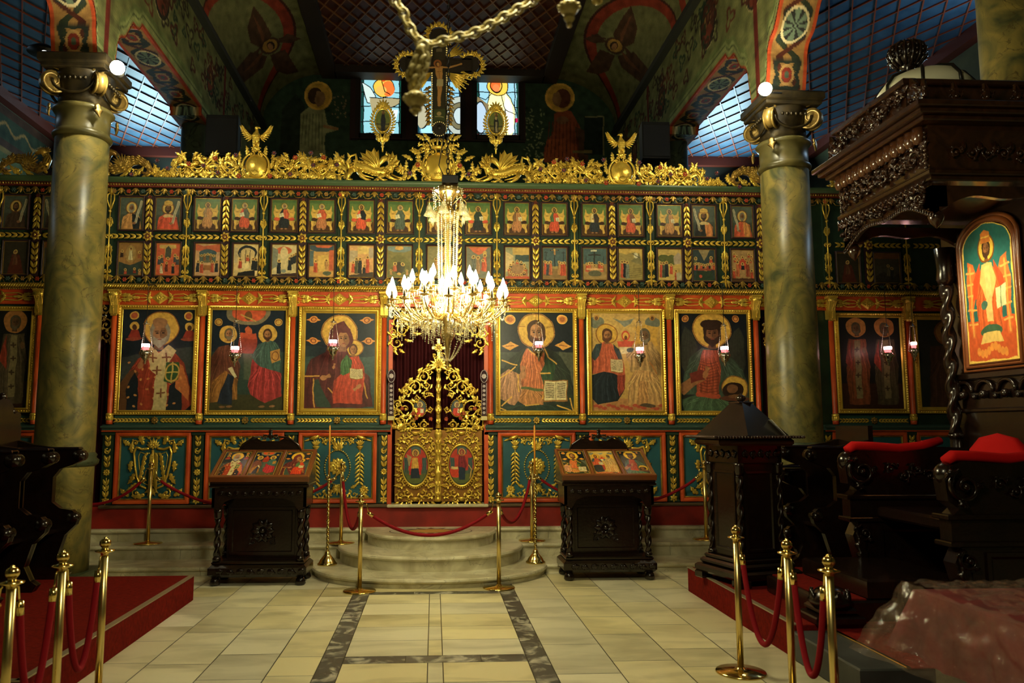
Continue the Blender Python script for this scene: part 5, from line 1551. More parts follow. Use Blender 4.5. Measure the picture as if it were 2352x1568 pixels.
# ---- mouldings ------------------------------------------------------------------------------------
def rope(z, r, y, name, x0=XA, x1=XB, step=.045, n=6, m_=GOLD):
    m = MB()
    x = x0
    while x < x1:
        m.tube([(x, y - r * .2, z - r), (x + step * .55, y - r * .9, z), (x + step * .9, y - r * .2, z + r)], [r * .45, r * .7, r * .45], 5)
        x += step * .72
    m.tube([(x0, y, z), (x1, y, z)], r * .75, 6)
    return sp(m, name, m_)
rope(z_fr1 + .045, .022, -.06, 'rope_moulding')
m = MB(); m.box(XA, XB, -.05, .03, z_fr1, z_fr1 + .022, .004); m.box(XA, XB, -.045, .03, z_rp1 - .0, z_rp1 + .02, .004)
x = XA
while x < XB: m.ball((x, -.055, z_fr1 + .004), .011, 5, 4); x += .028
sp(m, 'lower_cornice', GOLDD)
m = MB(); x = XA
while x < XB: m.ball((x, -.05, (z_tb1 + z_bd1) / 2), .0145, 6, 5); x += .036
sp(m, 'bead_moulding', GOLDD)
m = MB(); m.box(XA, XB, -.04, .02, z_tb1, z_bd1 + .003)
sp(m, 'bead_ledge', mat('dull_red', rgb(110, 40, 26), .5))
m = MB()
V = []
pr = [(.02, z_bd1), (-.06, z_bd1 + .003), (-.09, z_bd1 + .03), (-.10, z_bd1 + .045), (-.10, z_co1), (.20, z_co1)]
for x in (XA, XB): V += [(x, y, z) for y, z in pr]
m.add(V, [[i, i + 1, 7 + i, 6 + i] for i in range(5)], False)
sp(m, 'top_cornice', mat('cornice_green', rgb(64, 84, 56), .4))
def flower_band(zc, x0, x1, h, name):
    m = MB(); x = x0
    while x < x1:
        m.leaf(x, zc + h * .42, -pi / 2, h * .75, .05, 0, .016, y=-.02); m.leaf(x, zc + h * .42, -pi / 2 + .5, h * .6, .03, .6, .012, y=-.02); m.leaf(x, zc + h * .42, -pi / 2 - .5, h * .6, .03, -.6, .012, y=-.02)
        m.tube([(x + .02, -.024, zc + h * .1), (x + .06, -.026, zc - h * .42), (x + .10, -.026, zc - h * .46), (x + .14, -.026, zc - h * .42), (x + .18, -.024, zc + h * .1)], .006, 4)
        x += .188
    return sp(m, name, GOLDD)
flower_band((z_r11 + z_tb1) / 2 + .006, XA, XB, z_tb1 - z_r11 - .02, 'upper_leaf_festoon')
flower_band((z_rp1 + z_fb1) / 2 + .02, XA, XB, z_fb1 - z_rp1 + .02, 'lower_leaf_festoon')
for zc, nm in (((z_r11 + z_tb1) / 2 + .006, 0), ((z_rp1 + z_fb1) / 2 + .02, 1)):
    for k, cl in enumerate((REDFL, mat('grey_green_petal', rgb(66, 86, 80), .35), mat('dull_gold_petal', rgb(150, 110, 50), .4))):
        m = MB(); x = XA + .10; i = 0
        while x < XB:
            if i % 3 == k: m.flower(x, zc, .032, -.026, 6, .01)
            x += .188; i += 1
        o = sp(m, 'small_blossoms', cl)
        o['kind'] = 'stuff'

# ---- upper tier dividers ----------------------------------------------------------------------------
LEAFU = [341, 518, 695, 874, 1053, 1230, 1406, 1578, 1746]
VINEU = [252, 429, 605, 784, 963, 1141, 1319, 1493, 1662]
def leaf_divider(u):
    x = ix(u, 550)
    m = MB(); m.box(x - .055, x + .055, -.005, .02, z_fb1, z_r11 + .02)
    p = sp(m, 'leaf_divider', PLUM)
    m = MB(); m.xf = T(0, -.012, 0)
    zm = (z_r21 + z_m1) / 2
    leafpair_column(m, x, zm + .10, z_r11 - .02, .085, .10, .042, up=False); leafpair_column(m, x, z_fb1 + .03, zm - .11, .085, .10, .042)
    m.build('leaf_carving', GOLD, p)
    m = MB(); m.xf = T(0, -.02, 0)
    m.flower(x, zm, .07, 0, 7, .018); m.build('rosette', GOLD, p)
    m = MB(); m.xf = T(0, -.034, 0); m.flower(x, zm, .038, 0, 8, .014); m.flower(x, z_r11, .03, .015, 6); m.flower(x, z_r10 + .2, .022, .015, 6); m.flower(x, z_r21 - .26, .022, .015, 6)
    m.build('blossom', mat('dark_rose_petal', rgb(110, 52, 34), .4, .2), p)
def vine_divider(u, tall=True):
    x = ix(u, 550)
    m = MB(); m.box(x - .05, x + .05, -.012, .02, z_rp1 + .02, z_tb1 - .01, .004)
    p = sp(m, 'vine_divider', GREEN)
    m = MB(); m.xf = T(0, -.016, 0)
    zm = (z_r21 + z_m1) / 2
    m.stem([(x, z_fb1 - .05), (x, z_tb1 - .04)], .012, .010, y=-.006)
    for s in (-1, 1):
        m.stem([(x + s * .006, z_r10 + .27), (x + s * .028, z_r10 + .34), (x + s * .048, z_r10 + .40), (x + s * .044, z_r10 + .47), (x + s * .015, z_r10 + .49)], .010, .012, hb=.01)
        m.spiral(x + s * .022, z_r10 + .13, .026, pi / 2, 1.1, s, .008, n=12); m.spiral(x + s * .02, zm, .03, -pi / 2, 1.1, s, .010, n=12); m.spiral(x + s * .022, z_r20 + .05, .028, pi / 2, 1.1, -s, .010, n=12)
        m.leaf(x, z_r10 + .03, pi / 2 + s * .6, .12, .04, -.6 * s, .016, lobes=2)
        m.leaf(x, z_tb1 - .09, pi / 2 + s * .9, .08, .035, -s, .014); m.leaf(x, z_r21 - .03, -pi / 2 + s * .7, .13, .04, -.7 * s, .016, lobes=3); m.leaf(x, z_r21 - .20, -pi / 2 + s * .8, .12, .04, -.9 * s, .016, lobes=3)
        m.leaf(x, z_fb1 + .03, -pi / 2 + s * .8, .09, .04, s * .8, .016)
        m.stem([(x + s * .012, z_r21 - .08), (x + s * .04, z_r21 - .2), (x + s * .012, z_r21 - .33)], .009)
    m.leaf(x, z_tb1 - .10, pi / 2, .09, .04, 0, .018); m.leaf(x, z_fb1 + .02, -pi / 2, .09, .04, 0, .018); m.ball((x, -.02, z_r10 + .24), .022)
    m.build('vine_carving', GOLD, p)
for u in LEAFU + [83, -90, 1992, 2170]: leaf_divider(u)
for u in VINEU + [170, -5, 1898, 2078]: vine_divider(u)
# middle band of horizontal laurel
m = MB(); m.xf = T(0, -.006, 0)
zm = (z_r21 + z_m1) / 2
for u in LEAFU + [83, -90, 1992, 2170]:
    xc = ix(u, 550)
    for s in (-1, 1):
        x = .085
        while x < .44:
            for q in (-1, 1): m.leaf(xc + s * x, zm, (0 if s > 0 else pi) + q * .55 * s, .085, .034, -.3 * q * s, .014)
            x += .078
sp(m, 'laurel_band', GOLD)

# ---- large icons ---------------------------------------------------------------------------------------
def picture(name, draw, b, x0, x1, z0, z1, y, parent, res, m_=None, ty=0.0):
    c = Canvas(*b, res, (30, 30, 30))
    draw(c)
    c.grain(.07)
    lum = c.C.mean(-1, keepdims=True)
    c.C = c.C * .84 + lum * .20 * np.array([1.08, .95, .6])
    a0, a1, b0, b1 = b
    return c.mesh(name, m_ or PAINT, parent, lambda X, Y: (x0 + (X - a0) / (a1 - a0) * (x1 - x0), np.full(X.shape, y), z1 - (Y - b0) / (b1 - b0) * (z1 - z0)))
def large_icon(ux0, ux1, ui0, ui1, draw, b, label, v0=707, v1=953, vi0=722, vi1=941):
    vm = 830
    x0, x1 = atY(ux0, vm, IY)[0], atY(ux1, vm, IY)[0]
    i0, i1 = atY(ui0, vm, IY)[0], atY(ui1, vm, IY)[0]
    z0, z1, j0, j1 = iz(v1), iz(v0), iz(vi1), iz(vi0)
    r = empty('framed_icon', ((x0 + x1) / 2, IY - .01, z0), label=label, cat='icon painting', group='large icons of the main row')
    ox = (x0 + x1) / 2
    fw = min(i0 - x0, x1 - i1)
    m = MB()
    m.frame(x0 - ox, x1 - ox, 0, z1 - z0, [(0, -.005), (0, .04), (.012, .045), (.03, .035), (.034, .028), (.046, .05), (.06, .05), (fw - .02, .03), (fw, .012)], 0)
    xs = np.arange(x0 - ox + .02, x1 - ox - .01, .033)
    zs = np.arange(.02, z1 - z0 - .01, .033)
    for x in xs:
        for z in (.021, z1 - z0 - .021): m.lathe([(0, -.012), (.010, -.006), (.010, .006), (0, .012)], (x, -.045, z), 5, 1.2, .8)
    for z in zs:
        for x in (x0 - ox + .021, x1 - ox - .021): m.lathe([(0, -.012), (.010, -.006), (.010, .006), (0, .012)], (x, -.045, z), 5, .9, .8)
    m.build('gilt_frame', GOLD, r)
    picture('painting', draw, b, x0 - ox + fw - .006, x1 - ox - fw + .006, fw - .006, z1 - z0 - fw + .006, -.012, r, 340)
    return r
large_icon(270, 457, 297, 448, icon_bishop, (833, 1255, 178, 790), 'large gilt-framed icon of a bearded bishop in a red cope with a white cross-marked stole')
large_icon(476, 666, 498, 657, icon_two_apostles, (1395, 1840, 170, 790), 'large gilt-framed icon of two standing apostles holding up a red church')
large_icon(686, 876, 705, 861, icon_mother, (165, 560, 305, 860), 'large gilt-framed icon of a veiled mother in dark mantle holding a child in red')
large_icon(1138, 1325, 1147, 1307, icon_christ, (75, 525, 175, 780), 'large gilt-framed icon of a long-haired blessing man holding an open book')
large_icon(1347, 1527, 1357, 1509, icon_trinity, (665, 1090, 178, 780), 'large gilt-framed icon of two seated figures on a gold ground')
large_icon(1549, 1724, 1556, 1709, icon_forerunner, (1222, 1650, 178, 770), 'large gilt-framed icon of a winged dark-haired man with a severed haloed head')
large_icon(-105, 82, -92, 72, icon_two_bishops, (0, 164, 720, 940), 'large dim icon of two bishops at the far end beyond the north column', 712, 948, 728, 938)
large_icon(1916, 2078, 1926, 2062, icon_two_bishops, (0, 140, 725, 938), 'large dim icon of two standing bishops beyond the right marbled column', 712, 948, 728, 938)
large_icon(2096, 2260, 2110, 2245, icon_dark_saint, (0, 140, 725, 938), 'dim icon whose gilt frame edge shows between the throne post and two red lamps', 712, 948, 728, 938)

# ---- small icons of the upper tier -----------------------------------------------------------------------
def small_icon(u, v0, v1, draw, label, group, w=58):
    x = ix(u, (v0 + v1) / 2)
    w = w * PX
    z0, z1 = iz(v1), iz(v0)
    r = empty('small_icon', (x, IY - .002, z0), label=label, cat='icon painting', group=group)
    m = MB()
    e = .022
    m.frame(-w / 2 - e, w / 2 + e, -e, z1 - z0 + e, [(0, -.01), (0, .022), (.010, .028), (.018, .018), (.020, .010)], 0)
    m.cur = 1
    m.frame(-w / 2 - .003, w / 2 + .003, -.003, z1 - z0 + .003, [(0, .008), (.002, .013), (.007, .013), (.009, .006)], 0)
    m.build('frame', [PLUM, GOLDD], r)
    picture('painting', draw, (0, 58, 0, 75), -w / 2, w / 2, 0, z1 - z0, -.007, r, 104)
A_, NV, RD, GR, TN, CR = (200, 176, 130), (34, 40, 46), (204, 60, 34), (78, 92, 76), (190, 128, 72), (214, 190, 130)
row1 = [
 (36, 54, lambda c: (halfking(c, (70, 50, 40), False, -1)), 'dim small icon of a bearded prophet, upper row at the far north end'),
 (128, 54, lambda c: (halfking(c, (60, 44, 44), False, 1)), 'dim small icon half hidden behind the north marbled column, upper row'),
 (302, 52, lambda c: halfking(c, (190, 130, 66), False, -1, (130, 126, 112), cloak=NV), 'small upper-row icon of an old prophet in tan and dark cloak with a scroll'),
 (386, 56, lambda c: (halfking(c, RD, True, -1, collar=(200, 166, 110))), 'small upper-row icon of a crowned beardless prophet in red holding a scroll'),
 (477, 57, lambda c: seated(c, (150, 120, 84), TN, 0), 'upper-row icon of a throned apostle in pale tan, beside the crowned prophet'),
 (562, 57, lambda c: seated(c, RD, (90, 96, 84), 1, lap=(206, 66, 36), gray=True), 'small upper-row icon of a throned grey-bearded apostle, red cloak over grey-green'),
 (653, 58, lambda c: seated(c, NV, (206, 76, 44), 1, lap=NV, gray=True, cushion=RD), 'upper-row icon of a throned evangelist in navy with red shoulder, book on knee'),
 (739, 58, lambda c: seated(c, (206, 76, 44), (206, 76, 44), 1, lap=(184, 110, 66), gray=True), 'small upper-row icon of a throned white-bearded apostle in salmon and red'),
 (830, 57, lambda c: seated(c, (210, 62, 32), NV, 1, lap=(214, 66, 34), cushion=RD), 'small upper-row icon of a throned apostle in a wide bright red robe, dark sleeve'),
 (919, 58, lambda c: seated(c, (76, 92, 80), (76, 92, 80), 1, gray=True), 'small upper-row icon of a throned apostle all in grey-green, raising an open book'),
 (1010, 58, lambda c: seated(c, (190, 146, 70), (170, 120, 60), 0), 'small upper-row icon behind the crystal strings of the chandelier'),
 (1098, 57, lambda c: seated(c, (44, 62, 54), (44, 62, 54), 2, lap=(36, 44, 46), cushion=RD), 'small upper-row icon of a throned apostle in dark green with red cushions'),
 (1187, 57, lambda c: seated(c, (120, 84, 56), (186, 122, 70), 2, lap=(178, 112, 66)), 'upper-row icon of a throned apostle in brown and tan, book at his shoulder'),
 (1273, 58, lambda c: seated(c, (70, 100, 66), RD, 2, lap=(206, 60, 34), cushion=(70, 40, 30)), 'small upper-row icon of a throned apostle in green tunic and red robe, paper in hand'),
 (1365, 57, lambda c: seated(c, CR, (60, 50, 44), 0, lap=(40, 48, 56)), 'small upper-row icon of a throned apostle with cream tunic and navy lap'),
 (1448, 57, lambda c: seated(c, RD, (120, 74, 48), 2, lap=(206, 70, 40)), 'small upper-row icon of a throned apostle in red and brown reading a scroll'),
 (1537, 57, lambda c: seated(c, (110, 110, 84), TN, 2, lap=TN), 'small upper-row icon of a throned apostle in tan over grey, last of the throned row'),
 (1616, 55, lambda c: halfking(c, (34, 36, 38), True, 1, (56, 42, 32), collar=(196, 170, 110), cloak=(206, 120, 60)), 'small upper-row icon of a crowned bearded prophet in black and orange with a scroll'),
 (1704, 50, lambda c: halfking(c, (198, 70, 38), False, 1, (120, 112, 96), cloak=(206, 130, 60)), 'small upper-row icon of an old prophet in red and yellow-orange with a pale scroll'),
 (1785, 54, lambda c: halfking(c, (56, 52, 44), False, 1, (50, 36, 28), collar=(180, 150, 96), cloak=(190, 50, 34)), 'small upper-row icon partly behind the south marbled column, prophet with scroll and red sleeve')]
for u, w, d, lb in row1: small_icon(u, 464, 536, d, lb, 'small icons of the upper row', w)
row2 = ['a pale figure rising in light over a hill', 'a red city with a dome and a crowd', 'a crowd under a blue canopy', 'a blue domed canopy with three arches over a white altar',
        'a kneeling figure at a basin below a red arch', 'a temple scene under a dark cloud with a green cushion', 'figures between red and cream city walls', 'two haloed figures lying in a hillside cave',
        'a scene veiled by the chandelier strings', 'haloed figures under a red sunburst cloud', 'haloed figures around an oval table', 'a crucifixion with three crosses',
        'mourners laying out a body below an empty cross', 'women meeting an angel on a yellow hillside', 'figures by green trees and a pink tower', 'a death-bed with many haloed heads', 'a ring of haloed saints around a red medallion', 'dark scene partly behind the south marbled column']
for k, u in enumerate((300, 386, 477, 565, 653, 739, 830, 917, 1010, 1099, 1188, 1274, 1366, 1448, 1538, 1616, 1705, 1786)):
    small_icon(u, 566, 639, S(k), 'small lower-row icon showing ' + row2[k], 'small icons of the lower row', 54 if k in (0, 1, 15, 16) else 57)
small_icon(36, 566, 639, S(99), 'dim small lower-row icon with a dull red base at the far north end', 'small icons of the lower row', 54)
small_icon(128, 566, 639, S(17), 'dim small lower-row icon cut by the edge of the north marbled column', 'small icons of the lower row', 54)
small_icon(1947, 570, 640, S(99), 'dim small lower-row icon just under the edge of the throne canopy', 'small icons of the lower row', 54)
small_icon(2036, 570, 640, S(17), 'dim small lower-row icon seen under the canopy beside its dark post', 'small icons of the lower row', 62)
# ================================================================== cresting, doors, lamps, chandelier
YC = -.03
def cr(u, v): return (ix(u, 400), iz(v))
ZB = z_co1
FLW = {}
def blossom(x, z, r, red, parent, y=-.06):
    k = 'red' if red else 'mauve'
    if k not in FLW:
        m = MB(); m.flower(0, 0, .032, 0, 6, .012); m.cur = 1; m.ball((0, -.018, 0), .009, 6, 4)
        o = m.build('blossom', [REDFL if red else PURFL, GOLD if red else REDFL], parent)
        FLW[k] = o
    else:
        o = FLW[k].copy(); COL.objects.link(o); o.parent = parent
    o.location = (x, y, z - (0.42 if parent is screen else 0)); o.scale = (r / .032,) * 3
    return o
def fill_scroll(m, x0, x1, z0, H, seed=0, d0=1):
    """dense acanthus rinceau"""
    R = random.Random(seed)
    n = max(1, int(round((x1 - x0) / (H * .62))))
    w = (x1 - x0) / n
    P = []
    for i in range(n * 8 + 1):
        t = i / 8
        P.append((x0 + w * t, z0 + H * .48 + H * .26 * sin(pi * t) * d0))
    m.stem(P, .014, .014, y=-.01, hb=.01)
    for i in range(n):
        cx = x0 + w * (i + .5); s = d0 * (1 if i % 2 == 0 else -1)
        zc = z0 + H * (.46 - .10 * s)
        m.spiral(cx, zc, H * .30, -s * pi / 2 + (.6 if i % 2 else -.6), 1.35, s * (1 if i % 2 else -1), .015, leaves=5, lw=H * .16, h=.014)
        for k in range(4):      # leaves flung out above and below
            a = s * (pi / 2) + (k - 1.5) * .62
            m.leaf(cx + (k - 1.5) * w * .22, z0 + H * (.5 + .20 * s), a, H * .40, H * .17, R.choice([-1, 1]) * .9, .022, .6, 3, 9, -.012)
        for k in range(3):
            a = -s * (pi / 2) + (k - 1) * .7
            m.leaf(cx + (k - 1) * w * .3, z0 + H * (.46 - .24 * s), a, H * .26, H * .14, R.choice([-1, 1]) * .9, .02, .6, 3, 8, -.016)
        for q in (-1, 1):
            m.leaf(cx + q * w * .42, z0 + H * .42, pi / 2 + q * R.uniform(-.9, .9), H * .42, H * .17, q * R.uniform(-1.2, 1.2), .026, .6, 3, 9, -.025)
            m.leaf(cx + q * w * .30, z0 + H * .10, pi / 2 - q * 1.1, H * .3, H * .15, q * 1.0, .024, .6, 3, 8, -.02)
        if R.random() < .8: m.spiral(cx + w * .5, zc + s * H * .3, H * .13, R.uniform(0, 6), 1.2, -s, .010, leaves=3, n=14)
def crest_piece(u0, u1, vtop, seed, flowers, d0=1):
    x0, x1 = ix(u0, 400), ix(u1, 400)
    m = MB(); m.xf = T(0, YC, -.0)
    fill_scroll(m, x0, x1, ZB, iz(vtop) - ZB, seed, d0)
    m.xf = T(0, YC + .03, 0); fill_scroll(m, x0, x1, ZB, (iz(vtop) - ZB) * .92, seed + 50, -d0)
    p = sp(m, 'cresting_scroll', GOLD)
    for (u, v, red) in flowers:
        x, z = cr(u, v)
        blossom(x, z, .034, red, p, -.10)
    return p
m = MB(); m.box(XA, XB, .02, .10, ZB - .02, ZB + .02); sp(m, 'crest_base', GREEN)
crest_piece(398, 548, 362, 1, [(438, 391, 1), (498, 378, 1), (472, 395, 0), (505, 410, 0), (545, 370, 0), (553, 417, 1)])
crest_piece(632, 800, 360, 2, [(680, 373, 1), (745, 372, 1), (716, 362, 0), (722, 390, 0), (776, 388, 0), (624, 416, 1), (670, 411, 0), (632, 364, 0)], -1)
crest_piece(1216, 1382, 362, 3, [(1270, 373, 1), (1335, 376, 1), (1300, 366, 0), (1239, 390, 0), (1292, 392, 0), (1342, 414, 0), (1388, 419, 1), (1383, 366, 0)])
crest_piece(1468, 1610, 370, 4, [(1512, 381, 1), (1568, 396, 1), (1535, 397, 0), (1462, 420, 1), (1506, 414, 0), (1465, 371, 0)], -1)
crest_piece(360, 402, 400, 5, [(366, 385, 0), (390, 402, 0)])
crest_piece(1606, 1652, 400, 6, [(1618, 405, 0), (1640, 392, 0)])
crest_piece(-120, -20, 372, 7, [])
crest_piece(1905, 2060, 380, 8, [(1950, 395, 0)])
crest_piece(210, 250, 396, 9, [(226, 398, 0)])
# shields under the eagles
def shield(u, r, parent=screen):
    x, _ = cr(u, 400); z = ZB + r * 1.15
    m = MB(); m.xf = T(x, YC - .02, z)
    m.xf = m.xf @ np.array(Matrix.Rotation(pi / 2, 4, 'X'))
    m.lathe([(r * .02, .07), (r * .5, .06), (r * .8, .03), (r * .95, .0), (r, -.02)], n=28, sy=1.08)
    m.xf = T(x, YC - .02, z)
    for s in (-1, 1):
        m.stem([(s * r * cos(a) * 1.08, r * 1.15 * sin(a)) for a in np.linspace(-1.3, 1.25, 16)], .018, .014, hb=.02)
        m.spiral(s * r * .38, r * 1.0, r * .26, pi / 2, 1.3, s, .014, leaves=2); m.spiral(s * r * .9, -r * .95, r * .25, pi / 2, 1.3, -s, .014, leaves=3)
        for (a, px, pz, L, c) in ((2.2, 1.15, -.2, .9, -.8), (1.9, 1.3, .3, .9, -.6), (1.2, .8, .9, .8, .8), (.5, .9, -.9, .8, .6), (1.7, 1.05, -.7, .7, -.5)):
            m.leaf(s * px * r, pz * r, a if s < 0 else pi - a, L * r, r * .36, -c * s, .03, lobes=3)
    for k in range(5): m.leaf(0, -r * .85, pi / 2 + (k - 2) * .45, r * .42, r * .16, 0, .02, lobes=2, y=-.05)
    m.box(-r * .8, r * .8, -.04, .03, -r * 1.15, -r * 1.02, .01)
    return sp(m, 'shield_carving', GOLD)
shield(590, .165); shield(1425, .165)
# great central cartouche with its crown
shield(1007, .20)
m = MB(); cxu, _ = cr(1007, 400); m.xf = T(cxu, YC - .01, 0)
for s in (-1, 1):
    z = iz(422)
    m.spiral(s * .26, iz(386), .085, pi if s > 0 else 0, 1.4, -s, .018, leaves=4); m.spiral(s * .22, iz(345), .07, .5 if s > 0 else pi - .5, 1.3, s, .015, leaves=4); m.spiral(s * .33, iz(352), .045, .5 if s > 0 else pi - .5, 1.3, s, .011, leaves=3); m.spiral(s * .40, iz(408), .06, pi if s > 0 else 0, 1.3, -s, .014, leaves=4)
    for (x, v, a, L, c) in ((.12, 330, 1.2, .16, .6), (.20, 326, 1.0, .14, .8), (.26, 360, .9, .16, .9), (.36, 372, .8, .16, .7), (.40, 395, .4, .2, .6), (.44, 416, .2, .2, .8), (.30, 416, .9, .2, -.8), (.16, 350, .8, .14, -.8), (.34, 400, 1.8, .16, -.9), (.18, 368, 2.0, .12, .8), (.47, 405, .9, .14, .9)):
        m.leaf(s * x, iz(v), a if s > 0 else pi - a, L, .065, c * s * -1, .028, lobes=3)
sp(m, 'crest_cartouche', GOLD)
m = MB(); m.xf = T(cxu, -.06, iz(346))
m.lathe([(.10, 0), (.105, .02), (.10, .035)], n=24, sy=.6)
for k in range(11):
    a = pi * 2 * k / 11
    m.tube([(.10 * cos(a), .06 * sin(a), .03), (.125 * cos(a), .075 * sin(a), .08), (.10 * cos(a), .06 * sin(a), .125), (.02 * cos(a), .01 * sin(a), .14)], .011, 5)
    m.ball((.105 * cos(a), .063 * sin(a), .05), .014, 6, 4)
m.ball((0, 0, .15), .02)
sp(m, 'crest_crown', GOLD)
pz_ = screen
for (u, v, r) in ((960, 385, 1), (1055, 385, 1), (942, 404, 0), (1076, 404, 0)):
    x, z = cr(u, v); blossom(x, z, .036, r, screen, -.10)

# ---- eagles on the shields -----------------------------------------------------------------------
def eagle(u, label, face):
    x = ix(u, 340); z0 = iz(356)
    e = empty('carved_eagle', (x, IY - .04, z0), label=label, cat='eagle carving', group='gilded eagles of the cresting')
    m = MB()
    m.tube([(0, 0, .09), (0, -.012, .13), (0, -.02, .18), (0, -.012, .23), (0, .0, .26), (.004 * face, -.004, .29)], [.022, .042, .050, .044, .028, .021], 12)
    m.ball((0, -.012, .315), .026, 10, 8); m.leaf(.01 * face, .325, 0 if face > 0 else pi, .05, .02, -.7 * face, .02, y=-.005)
    for k in range(14):
        m.leaf((k % 4 - 1.5) * .018, .22 - (k // 4) * .03, -pi / 2, .05, .028, 0, .012, y=-.058)
    m.build('body', GOLD, e)
    for s in (-1, 1):
        m = MB()
        m.tube([(s * .03, 0, .21), (s * .09, -.01, .20), (s * .14, -.01, .235), (s * .175, 0, .28), (s * .19, 0, .33)], [.020, .024, .020, .014, .006], 8)
        for k in range(9):
            t = k / 8
            bx, bz = .05 + .135 * t, .195 + .105 * t ** 1.3
            m.leaf(s * bx, bz, (-.95 + 1.7 * t) if s > 0 else pi - (-.95 + 1.7 * t), .10 - .012 * k * .4, .028, .25 * s, .012, y=-.006 - .001 * k)
            m.leaf(s * bx * .9, bz + .012, (-.95 + 1.7 * t) if s > 0 else pi - (-.95 + 1.7 * t), .055, .026, .2 * s, .014, y=-.016)
        m.build('wing', GOLD, e)
        m = MB(); m.tube([(s * .025, -.01, .12), (s * .032, -.02, .08), (s * .028, -.015, .045)], [.024, .018, .010], 8)
        for k in (-1, 0, 1): m.tube([(s * .028, -.015, .045), (s * .028 + k * .014, -.035, .03)], [.008, .004], 5)
        m.build('leg', GOLD, e)
    m = MB()
    m.lathe([(.0, -.0), (.03, .0), (.028, .015), (.045, .03), (.03, .045)], n=10)
    for k in range(7): m.leaf(0, .04, -pi / 2 + (k - 3) * .5, .07, .03, 0, .018)
    for k in range(5): m.leaf(0, .11, -pi / 2 + (k - 2) * .18, .07, .02, 0, .01, y=.01)
    m.build('leaf_base', GOLD, e)
eagle(590, 'gilded eagle with raised wings on the shield nearer the painted angel', 1)
eagle(1425, 'gilded eagle with raised wings on the shield nearer the painted seated woman', -1)

